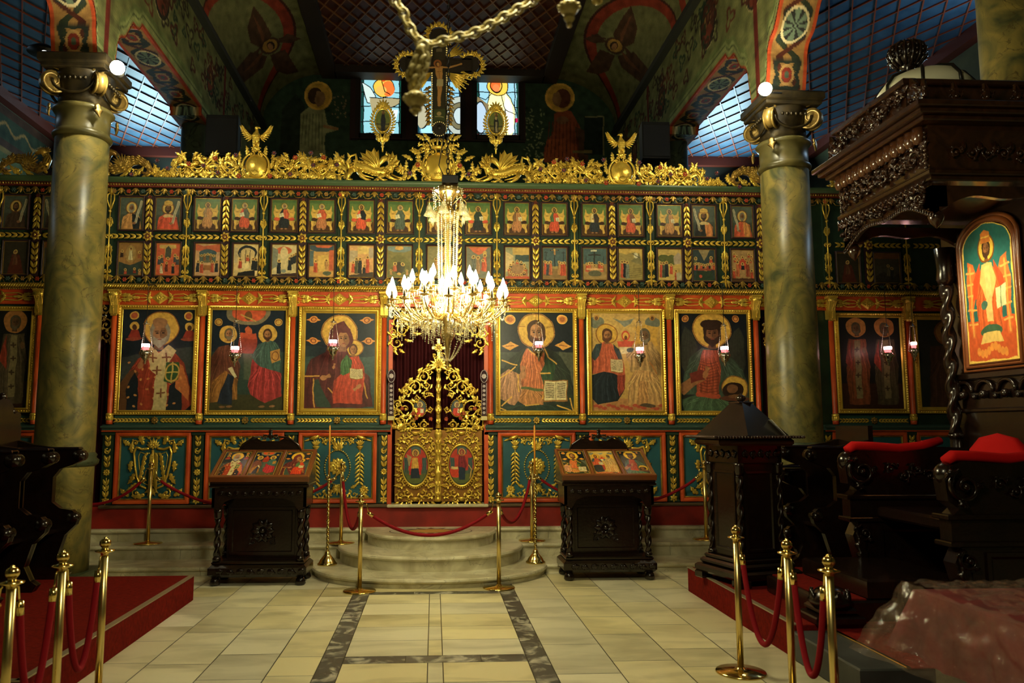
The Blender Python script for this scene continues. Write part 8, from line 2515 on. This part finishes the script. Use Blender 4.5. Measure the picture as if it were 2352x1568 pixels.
m = MB(); m.xf = T(.30, -.10, 1.46, rz=rad(0), ry=rad(48)); m.box(-.10, .10, -.06, .10, 0, .004)
o = m.build('paper_sheet', PAPER, loc=(Lx, Ly, .245)); tag(o, 'white paper sheet leaning on the slope of the pyramid-topped lectern', 'paper')

# ---- choir stalls ----------------------------------------------------------------------------------------------
def stall(s_, x, y, z, label, g, crest=True):
    r = empty('choir_stall', (x, y, z), label=label, cat='choir stall', group=g)
    pr = [(0, 0), (.52, 0), (.56, .06), (.50, .10), (.44, .22), (.50, .42), (.60, .52), (.62, .60), (.56, .66), (.44, .68), (.36, .74), (.36, .98), (.42, 1.06), (.54, 1.10), (.62, 1.14), (.64, 1.20), (.58, 1.25), (.40, 1.265), (.15, 1.30), (0, 1.34)]
    for yy in (0, .60):
        m = MB(); m.prism([(s_ * a, b) for a, b in pr], yy - .035, yy + .035)
        m.tube([(s_ * .60, yy - .05, 1.19), (s_ * .60, yy + .05, 1.19)], .055, 12); m.tube([(s_ * .57, yy - .05, .59), (s_ * .57, yy + .05, .59)], .05, 12); m.box(min(0, s_ * .6), max(0, s_ * .6), yy - .05, yy + .05, 1.245, 1.275, .01)
        m.build('divider', WOOD, r)
    m = MB(); m.box(min(0, s_ * .42), max(0, s_ * .42), .03, .57, .44, .48, .01); m.build('seat', WOOD, r)
    m = MB(); m.box(min(-.0, -s_ * .05), max(-.0, -s_ * .05), -.02, .62, 0, 1.48); m.build('back_panel', WOOD, r)
    if crest:
        m = MB(); m.prism([(-.0, 1.48), (.0, 1.60), (.12, 1.64), (.2, 1.72), (.3, 1.76), (.4, 1.72), (.48, 1.64), (.6, 1.60), (.6, 1.48)], -s_ * .05, 0, 'x')
        for (yy, zz) in ((.3, 1.76), (.12, 1.62), (.48, 1.62), (0, 1.63)): m.ball((-s_ * .03, yy, zz), .04, 10, 8)
        m.build('crest', WOOD, r)
for k, lb in enumerate(('farthest from the camera, by the marbled column', 'second from the marbled column', 'third from the marbled column', 'fourth from the marbled column', 'nearest the rope posts')):
    stall(1, -4.1, 7.45 - k * .62, .24, 'near-black choir stall on the red platform, ' + lb, 'dark choir stalls on the platform', True)
stall(-1, 4.35, 8.35, 0, 'near-black choir stall between the lectern and the throne, nearer the marbled column', 'dark stalls behind the lectern', False)
stall(-1, 4.35, 7.72, .245, 'near-black choir stall between the lectern and the throne, nearer the throne', 'dark stalls behind the lectern', False)

# ---- the canopied throne ------------------------------------------------------------------------------------------
TX0, TX1, TY0, TY1 = 3.72, 4.95, 5.80, 7.20
th = empty('canopied_throne', (4.3, 6.7, .245), label='great dark carved throne with an overhanging canopy and crown finial beside the nave', cat='throne')
def tp(m, name, mm=WOOD, parent=th):
    o = m.build(name, mm, parent)
    if parent is th: o.location = (-4.3, -6.7, -.245)
    return o
m = MB(); m.box(TX1 - .02, TX1 + .10, TY0, TY1 + .05, .245, 4.0, .01)
for k in range(5):      # carved arches under the icon
    yy = 5.95 + k * .27
    m.tube([(TX1 - .04, yy + .11 * cos(t), 2.02 + .10 * sin(t)) for t in np.linspace(0, pi, 10)], .018, 6); m.ball((TX1 - .05, yy, 2.0), .04, 10, 8); m.ball((TX1 - .04, yy + .135, 1.98), .025, 8, 6)
m.box(TX1 - .06, TX1, TY0, TY1, 2.14, 2.2, .01); m.box(TX1 - .05, TX1, TY0, TY1, 1.84, 1.88, .01)
tp(m, 'high_back')
for yy in (7.10, 5.86):
    m = MB(); m.lathe([(.06, .5), (.06, .6), (.045, .64)], (TX1 - .10, yy, 0), 14); m.twist((TX1 - .10, yy, 1.65), .05, 1.4, 6, 16, 140, .28)
    m.lathe([(.05, 1.6), (.07, 1.63), (.05, 1.66)], (TX1 - .10, yy, 0), 14); m.lathe([(.05, 3.04), (.08, 3.1), (.07, 3.2), (.09, 3.4)], (TX1 - .10, yy, 0), 14); m.lathe([(.05, .64), (.05, 1.6)], (TX1 - .10, yy, 0), 14)
    tp(m, 'twisted_post')
m = MB()
for yy in (6.98, ):
    for k in range(26): m.xf = T(TX1 - .03, yy, 2.2 + k * .05, -pi / 2); m.leaf(0, 0, .9 if k % 2 else 2.2, .07, .035, .5, .016); m.xf = None
tp(m, 'carved_border')
def side_wall(y, x0, ztop, far):
    m = MB()
    pr = [(x0 + .12, .245), (TX1, .245), (TX1, ztop + .02), (x0 + .9, ztop + .03), (x0 + .5, ztop - .02), (x0 + .16, ztop), (x0 + .05, ztop - .04), (x0, ztop - .14), (x0 + .02, ztop - .30), (x0 + .10, ztop - .36), (x0 + .03, ztop - .42), (x0 + .03, ztop - .60), (x0 + .10, ztop - .64), (x0 + .04, ztop - .76), (x0 + .10, ztop - .98), (x0 + .05, ztop - 1.1)]
    m.prism(pr, y - .07, y + .07)
    yf = y - .075
    m.box(x0 - .01, TX1, y - .10, y + .10, ztop - .44, ztop - .40, .008); m.box(x0 + .0, TX1, y - .10, y + .10, ztop - .64, ztop - .60, .008)
    m.xf = T(0, yf, 0)
    m.spiral(x0 + .14, ztop - .19, .13, pi * .6, 1.5, 1, .022, bud=True, leaves=3, lw=.06, h=.02)
    for k in range(7):
        m.spiral(x0 + .42 + k * .12, ztop - .20 + .03 * (-1) ** k, .055, k, 1.2, (-1) ** k, .012, leaves=3, n=14)
    m.spiral(x0 + .14, ztop - .74, .08, pi * .6, 1.4, 1, .016, leaves=2); m.leaf(x0 + .10, ztop - .76, -pi / 2, .32, .10, .3, .03, lobes=4)
    m.frame(x0 + .28, TX1 - .03, .40, ztop - .68, [(0, 0), (0, .014), (.03, .014), (.05, 0)], 0)
    m.xf = None
    m.ball((x0 + .06, y, ztop - .1), .09, 14, 10, sy=.9); m.leaf
    w_ = tp(m, 'side_wall')
    m = MB()
    Q = [(x0 + .06, ztop + .0), (x0 + .12, ztop + .035), (x0 + .3, ztop + .03), (x0 + .55, ztop + .01), (x0 + .75, ztop + .03), (x0 + .95, ztop + .085)] + ([] if far else [(x0 + 1.1, ztop + .12)])
    m.tube([(a, y, b) for a, b in Q], [.05] + [.062] * (len(Q) - 2) + [.05], 14, flat=.75)
    o = m.build('armrest_cushion', VELVET, w_)
side_wall(7.10, 3.74, 1.50, True)
side_wall(5.90, 3.87, 1.45, False)
m = MB(); m.box(4.0, TX1, TY0 + .1, TY1 - .2, .9, 1.0, .02); tp(m, 'seat_board')
m = MB(); m.lathe([(.30, 0), (.31, .1), (.28, .28), (.18, .38), (.0, .42)], (4.66, 6.3, 1.24), 24, sx=.45, sy=1.1); tp(m, 'back_cushion', VELVET)
m = MB(); m.box(2.98, 4.0, 5.95, 7.05, .245, .40, .015); m.box(3.3, 4.1, 5.97, 7.03, .40, .55, .015)
tp(m, 'footstep')
m = MB(); m.box(3.02, 3.3, 5.99, 7.02, .40, .408); tp(m, 'step_carpet', CARPET)
for (x, y) in ((3.0, 6.0),):
    m = MB(); m.box(x - .16, x + .22, y - .14, y + .2, .245, .30, .01); m.box(x - .10, x + .18, y - .10, y + .18, .30, .36, .02); m.lathe([(.14, .36), (.16, .40), (.10, .48), (.06, .50)], (x + .02, y, 0), 14)
    for k in range(8): m.xf = T(x + .02, y, .36, k * pi / 4); m.leaf(0, 0, pi / 2, .12, .08, 0, .02, y=-.12); m.xf = None
    tp(m, 'carved_foot')
# canopy
CXa, CXb, CYa, CYb = 3.86, 5.05, 5.74, 7.06
ZF0, ZF1 = 3.46, 4.08
m = MB()
m.box(CXa, CXb, CYa, CYb, ZF0 + .16, ZF1, .01)
for (a, h0, h1) in ((.19, ZF1 + .07, ZF1 + .12), (.15, ZF1 + .03, ZF1 + .07), (.10, ZF1 - .01, ZF1 + .03), (.035, 3.66, 3.70), (.02, 3.70, 3.72)): m.box(CXa - a, CXb, CYa - a, CYb + a, h0, h1, .008)
tp(m, 'canopy_body', WOOD2)
def on_left(m, yc, z): m.xf = T(CXa - .005, yc, z, -pi / 2)      # plane facing the nave, x of carving runs towards the camera
m = MB()
n = 13
for k in range(n):      # gadroons under the cornice
    yy = CYa + .06 + (CYb - CYa - .12) * k / (n - 1)
    m.lathe([(.0, -.08), (.03, -.07), (.045, -.02), (.04, .05)], (CXa - .05, yy, ZF1 - .075), 10, .9, 1.35)
for k in range(0): m.lathe([(.0, -.08), (.03, -.07), (.045, -.02), (.04, .05)], (CXa + .1 + k * .14, CYa - .03, ZF1 - .075), 10, 1.2, 1.0)
tp(m, 'gadroon_row', mat('polished_walnut', rgb(70, 40, 22), .22, coat=.6))
m = MB()
for k in range(6):
    on_left(m, CYa + .16 + k * .205, 3.84); s = (-1) ** k
    m.spiral(0, .0, .075, k, 1.4, s, .016, leaves=5, lw=.045, h=.02); m.spiral(.10, -.03 * s, .045, k + 2, 1.2, -s, .012, leaves=3, lw=.03)
    m.leaf(.06, .02, 1.0 * s, .15, .06, -s, .03, lobes=3); m.leaf(-.04, .0, 2.4, .13, .05, s, .026, lobes=3)
for k in range(9):
    m.xf = T(CXa + .2 + k * .13, CYa - .005, 3.84); m.spiral(0, 0, .05, k, 1.3, (-1) ** k, .012, leaves=3); m.leaf(.04, 0, .8, .1, .04, 1, .02, lobes=2)
m.xf = None
for k in range(18):      # guilloche
    yy = CYa + .03 + k * .073
    m.tube([(CXa - .03, yy, 3.56), (CXa - .045, yy + .04, 3.60), (CXa - .03, yy + .08, 3.64)], .013, 6); m.tube([(CXa - .03, yy, 3.64), (CXa - .04, yy + .04, 3.60), (CXa - .03, yy + .08, 3.56)], .011, 6)
for yy in (CYa + .02, CYb - .02):
    for k in range(9): m.ball((CXa - .02, yy, 3.73 + k * .035), .018, 6, 5)
tp(m, 'canopy_carving', WOOD2)
m = MB()      # scalloped valance on the nave side, the near side and the far side
def val(t, a): return 3.53 - .13 * (abs(2 * t - 1) ** 2.4) - .02 * cos(2 * pi * t * 2) - .03
for ax in ('L', 'N', 'F'):
    a0, a1 = (CYa, CYb) if ax == 'L' else (CXa, CXb)
    pts = [(a0, 3.58)] + [(a0 + (a1 - a0) * t, val(t, 0)) for t in np.linspace(0, 1, 30)] + [(a1, 3.58)]
    if ax == 'L': m.prism(pts, CXa + .0, CXa + .05, 'x')
    elif ax == 'N': m.prism(pts, CYa, CYa + .05, 'y')
    else: m.prism(pts, CYb - .05, CYb, 'y')
tp(m, 'valance', WOOD2)
m = MB()
for t in np.linspace(.01, .99, 44):
    m.tube([(CXa - .005, CYa + (CYb - CYa) * t + .018 * cos(q), val(t, 0) - .006 + .02 * sin(q)) for q in np.linspace(0, 2 * pi, 8, endpoint=False)], .006, 4, closed=True)
for t, r in ((.10, .07), (.2, .055), (.28, .04), (.8, .055), (.9, .07), (.72, .04), (.5, .03), (.6, .03), (.4, .03)):
    on_left(m, CYa + (CYb - CYa) * t, (val(t, 0) + 3.58) / 2 + .01)
    m.spiral(0, 0, r, t * 9, 1.3, 1 if t > .5 else -1, .012, leaves=5, lw=r * .6, h=.02)
m.xf = None
tp(m, 'valance_carving', WOOD2)
for (x, y) in ((CXa + .06, CYa + .06), (CXa + .06, CYb - .06)):
    m = MB(); m.box(x - .06, x + .06, y - .06, y + .06, 3.40, 3.6, .01); m.lathe([(.03, 3.40), (.055, 3.37), (.06, 3.34), (.045, 3.30), (.02, 3.27), (.0, 3.25)], (x, y, 0), 14); tp(m, 'pendant', WOOD2)
m = MB()      # attic above the cornice, stepping up to the dome
m.box(3.80, 4.98, 5.90, 6.98, 4.2, 4.46, .01); m.box(3.76, 5.02, 5.86, 7.02, 4.46, 4.51, .01); m.box(4.0, 4.9, 6.0, 6.8, 4.51, 4.56, .01)
for k in range(5):
    m.xf = T(3.80, 5.96 + k * .22, 4.36, -pi / 2); m.spiral(0, 0, .06, k * 1.3, 1.3, (-1) ** k, .015, leaves=5, lw=.045, h=.02); m.leaf(.03, 0, 1.0, .14, .06, -1, .03, lobes=3)
m.xf = None
tp(m, 'attic', WOOD2)
m = MB()
for (yy, q) in ((5.72, 1), (6.98, -1), (6.35, 1)):
    m.xf = T(3.80, yy, 4.22, -pi / 2)
    m.spiral(0, .07, .06, 0, 1.3, q, .018, leaves=5, lw=.05, h=.02); m.leaf(0, 0, pi / 2, .24, .09, .3, .04, lobes=3); m.leaf(.03, 0, .8, .18, .07, .8, .03, lobes=3); m.leaf(-.03, 0, 2.3, .18, .07, -.8, .03, lobes=3)
for k in range(4):
    m.xf = T(4.05 + k * .25, 5.68, 4.22); m.spiral(0, .05, .05, 0, 1.3, 1, .015, leaves=4); m.leaf(0, 0, pi / 2, .16, .08, .3, .03, lobes=3)
m.xf = None
tp(m, 'crest_leaves', WOOD2)
m = MB(); m.lathe([(.38, 4.56), (.37, 4.66), (.30, 4.75), (.2, 4.80), (.05, 4.83)], (4.3, 6.42, 0), 32); tp(m, 'pale_dome', mat('pale_dome_paint', rgb(196, 194, 168), .5))
m = MB()
for k in range(8):
    a = k * pi / 4 + .2; m.tube([(4.3 + r * cos(a), 6.42 + r * sin(a), z) for r, z in ((.39, 4.56), (.38, 4.665), (.31, 4.76), (.2, 4.81), (.06, 4.84))], .014, 6)
tp(m, 'dome_ribs', BLACK)
m = MB(); fc = (4.17, 6.42)
m.lathe([(.07, 4.8), (.05, 4.85), (.08, 4.88), (.12, 4.92), (.142, 4.98), (.14, 5.03), (.11, 5.07), (.05, 5.085), (.0, 5.09)], (*fc, 0), 22)
for k in range(14):
    a = 2 * pi * k / 14
    m.tube([(fc[0] + r * cos(a), fc[1] + r * sin(a), z) for r, z in ((.08, 4.87), (.135, 4.93), (.153, 4.99), (.137, 5.05), (.075, 5.095), (.03, 5.10))], .014, 6)
    for z in (4.94, 4.98, 5.02): m.ball((fc[0] + .148 * cos(a + .22), fc[1] + .148 * sin(a + .22), z), .016, 6, 5)
tp(m, 'crown_finial')
# ---- icon hanging in the throne
ic = empty('throne_icon', (TX1 - .035, 6.60, 2.28), label='arched bright icon of a crowned enthroned bishop hung in the back of the throne', cat='icon painting')
def thr(c):
    c.r(0, 60, 0, 95, (30, 96, 92)); c.r(0, 60, 66, 95, (196, 84, 40))
    for s in (-1, 1):
        X = lambda x: 30 + s * x
        c.p([(X(17), 26), (X(24), 24), (X(24), 30), (X(27), 40), (X(25), 60), (X(24), 78), (X(19), 78), (X(20), 60), (X(12), 36)], (206, 104, 50)); c.l([(X(21), 28), (X(22), 76)], 2, (220, 150, 70)); [c.l([(X(16), y), (X(26), y)], 1.4, (226, 160, 80)) for y in (32, 40, 48, 58, 68)]; c.p([(X(8), 26), (X(18), 38), (X(20), 52), (X(10), 48)], (200, 70, 36))
    m_ = fold_poly(c, [(16, 72), (14, 52), (20, 34), (25, 28), (35, 28), (40, 34), (46, 52), (44, 72), (30, 78)], (206, 92, 44), 9)
    c.p([(24, 28), (36, 28), (40, 40), (34, 52), (26, 52), (20, 40)], (204, 168, 96)); c.p([(27, 30), (33, 30), (34, 68), (26, 68)], (214, 180, 110)); c.e(30, 74, 13, 4, (54, 92, 66)); c.p([(16, 82), (44, 82), (40, 75), (20, 75)], (214, 180, 100)); c.p([(38, 46), (50, 44), (50, 58), (39, 60)], (196, 200, 150)); c.l([(44, 45), (44, 59)], .8, (110, 120, 80)); c.e(24, 56, 4, 3, (60, 100, 84))
    for k in range(9): c.e(14 + k * 4, 87 + 2 * sin(k), 2.4, 3, (220, 140, 60))
    c.head(30, 18, 5.6, (220, 180, 70), (60, 38, 24), (150, 100, 60), beard=(70, 44, 28), hr=1.7); c.p([(24, 14), (24.5, 7), (30, 5), (35.5, 7), (36, 14)], (206, 120, 50)); c.l([(25, 10), (35, 10)], 1, (230, 190, 90)); c.l([(0, 0), (0, 95)], .1, (0, 0, 0))
hw, hh = .31, 1.24
def arch_ok(X, Y): return (Y > 17) | (((X - 30) / 30) ** 2 + ((Y - 17) / 17) ** 2 <= 1.0)
c = Canvas(0, 60, 0, 95, 260, (30, 96, 92)); thr(c)
e_ = ~((c.X > 1.6) & (c.X < 58.4) & (c.Y < 93.6)); c.put(e_, (226, 190, 90)); q_ = ((c.X - 30) / 30) ** 2 + ((c.Y - 17) / 17) ** 2; c.put((c.Y <= 17) & (q_ > .90), (226, 190, 90)); c.grain(.05)
c.mesh('painting', PAINT, ic, lambda X, Y: (np.full(X.shape, -.02), (30 - X) / 30 * hw, (95 - Y) / 95 * hh), arch_ok(c.X, c.Y))
m = MB(); Pq = [(hw, 0), (hw, hh * .82)] + [(hw * cos(t), hh * .82 + hh * .18 * sin(t)) for t in np.linspace(0, pi, 18)] + [(-hw, 0)]
def ringpath(off): return [(-.01 - .0, p[0] * (1 + off / hw), p[1] + (off if i > 1 and i < len(Pq) - 1 else (-off if i in (0, len(Pq) - 1) else 0))) for i, p in enumerate(Pq)]
m.tube(ringpath(.03), .026, 8, closed=True); m.tube(ringpath(.065), .02, 8, closed=True); m.tube(ringpath(.008), .010, 6, closed=True)
m.build('arched_frame', WOODF, ic)
# ---- table under a plastic sheet
tb = empty('covered_table', (3.3, 3.55, 0), label='carved table under a dark red cloth and a clear wrinkled plastic sheet', cat='table')
tx0, tx1, ty0, ty1, tz = 2.56, 4.6, 2.6, 4.18, .845
from mathutils import noise
def skirt(m, off, z0, flare, wr, n=140, seed=1, crk=0):
    R = np.random.RandomState(seed)
    out = []
    corners = [(tx0, ty0), (tx0, ty1), (tx1, ty1), (tx1, ty0)]
    per = []
    for i in range(4):
        a, b = corners[i], corners[(i + 1) % 4]
        k = n // 4
        for j in range(k): t = j / k; per.append((a[0] * (1 - t) + b[0] * t, a[1] * (1 - t) + b[1] * t))
    cx, cy = (tx0 + tx1) / 2, (ty0 + ty1) / 2
    N_ = len(per); rows = 30 if crk else 14
    ph = R.uniform(0, 6, 6)
    V = []
    for r in range(rows):
        t = r / (rows - 1)
        z = tz + off - (tz - z0) * t
        for i, (x, y) in enumerate(per):
            nx = -1 if abs(x - tx0) < 1e-6 else (1 if abs(x - tx1) < 1e-6 else 0)
            ny = 1 if abs(y - ty1) < 1e-6 else (-1 if abs(y - ty0) < 1e-6 else 0)
            cdist = min(math.hypot(x - c_[0], y - c_[1]) for c_ in corners)
            cf = math.exp(-cdist / .16)
            s = i / N_ * 2 * pi
            w = off + t * (.03 + flare * cf) + wr * t * (sin(s * 19 + ph[0]) * .6 + sin(s * 41 + ph[1] + t * 3) * .4)
            dx, dy = (x - cx), (y - cy); dl = math.hypot(dx, dy)
            if cf > .3: nx, ny = nx * .5 + .5 * dx / dl * 1.3, ny * .5 + .5 * dy / dl * 1.3
            if crk: w += crk * (noise.noise((x * 11, y * 11, z * 11)) * 1.2 + noise.noise((x * 27, y * 27, z * 13)) * .6) * min(1, t * 3 + .3); z_ = crk * .8 * noise.noise((x * 17, y * 17, 3)) * (1 - t)
            else: z_ = 0
            V.append((x + nx * w, y + ny * w, z + z_ + (.04 * cf * t if cf > .2 else 0) + wr * .3 * sin(s * 27) * t))
    Fc = [[r * N_ + i, r * N_ + (i + 1) % N_, (r + 1) * N_ + (i + 1) % N_, (r + 1) * N_ + i] for r in range(rows - 1) for i in range(N_)]
    m.add(V, Fc, True)
    gx, gy = (130, 110) if crk else (60, 46); V = []
    for j in range(gy):
        for i in range(gx):
            x, y = tx0 + (tx1 - tx0) * i / (gx - 1), ty0 + (ty1 - ty0) * j / (gy - 1)
            e = min(i, gx - 1 - i, j, gy - 1 - j) / 6
            zc_ = crk * (.9 * noise.noise((x * 13, y * 13, 1)) + .5 * noise.noise((x * 31, y * 31, 5))) if crk else 0
            V.append((x, y, tz + off + max(0, crk * .4) + zc_ + (wr * .25 * (sin(x * 23 + ph[2] + 3 * sin(y * 9)) + sin(y * 31 + ph[3] + 2 * sin(x * 13))) * min(1, e))))
    m.add(V, [[j * gx + i, j * gx + i + 1, (j + 1) * gx + i + 1, (j + 1) * gx + i] for j in range(gy - 1) for i in range(gx - 1)], True)
m = MB(); skirt(m, .0, .50, .06, .02, 200); m.build('red_cloth', mat('dark_red_cloth', rgb(112, 26, 26), .85, noise=(6, rgb(78, 18, 18), .6)), tb, (-3.3, -3.55, 0))
def plastic():
    p = mat('clear_plastic', (.30, .22, .16, 1), .08, spec=1.0, alpha=.20, bump=(9, 1.0), coat=1.0)
    for n_ in p.node_tree.nodes:
        if n_.type == 'BUMP': n_.inputs['Distance'].default_value = .05
    return p
m = MB(); skirt(m, .034, .42, .19, .02, 480, 4, .020); m.build('plastic_sheet', plastic(), tb, (-3.3, -3.55, 0))
m = MB(); m.box(tx0 + .06, tx1 - .06, ty0 + .06, ty1 - .06, .10, .80, .02); m.box(tx0 - .01, tx1, ty0, ty1 + .02, .02, .12, .03)
m.xf = T(tx0 + .055, 0, .3, -pi / 2)
for k in range(9): m.xf = T(tx0 + .055, ty0 + .15 + k * .16, .28, -pi / 2); m.spiral(0, 0, .06, k, 1.3, (-1) ** k, .014, leaves=4)
m.xf = None
m.build('carved_base', WOOD, tb, (-3.3, -3.55, 0))

# ---- loudspeakers and aisle lamp -------------------------------------------------------------------------------------
for (u0, u1, v0, v1, lb) in ((474, 545, 263, 357, 'black loudspeaker behind the screen, nearer the painted angel'), (1474, 1540, 279, 364, 'black loudspeaker behind the screen, nearer the painted seated woman')):
    x0, z1 = atY(u0, v0, 12.4); x1, z0 = atY(u1, v1, 12.4)
    s = empty('loudspeaker', ((x0 + x1) / 2, 12.4, 0), label=lb, cat='loudspeaker', group='black loudspeakers')
    w = (x1 - x0) / 2
    m = MB(); m.prism([(-w, 0), (w, 0), (w * .8, .36), (-w * .8, .36)], z0, z1, 'z'); m.build('cabinet', PLAST, s)
    m = MB(); m.box(-w * .92, w * .92, -.02, -.004, z0 + .03, z1 - .06, .004); m.build('grille', mat('grille_dark', rgb(22, 22, 24), .7), s)
    m = MB(); m.lathe([(.25, 0), (.25, .03), (.025, .05), (.025, z0)], (0, .18, 0), 14); m.build('stand', BLACK, s)
x, z = atY(100, 122, 10.2)
s = empty('aisle_lamp', (x, 10.2, z), label='dark hanging lamp shade in the north aisle beside the capital', cat='lamp')
m = MB(); m.lathe([(.20, 0), (.19, .03), (.10, .09), (.03, .12)], n=24); m.build('shade', BLACK, s)
m = MB(); m.ball((.04, -.05, .0), .035); m.build('bulb', mat('dim_bulb', (1, 1, .95, 1), .4, emit=((1, 1, .9, 1), .8)), s)
m = MB(); m.tube([(0, 0, .1), (0, 0, ZA - z)], .006); m.build('cord', BLACK, s)
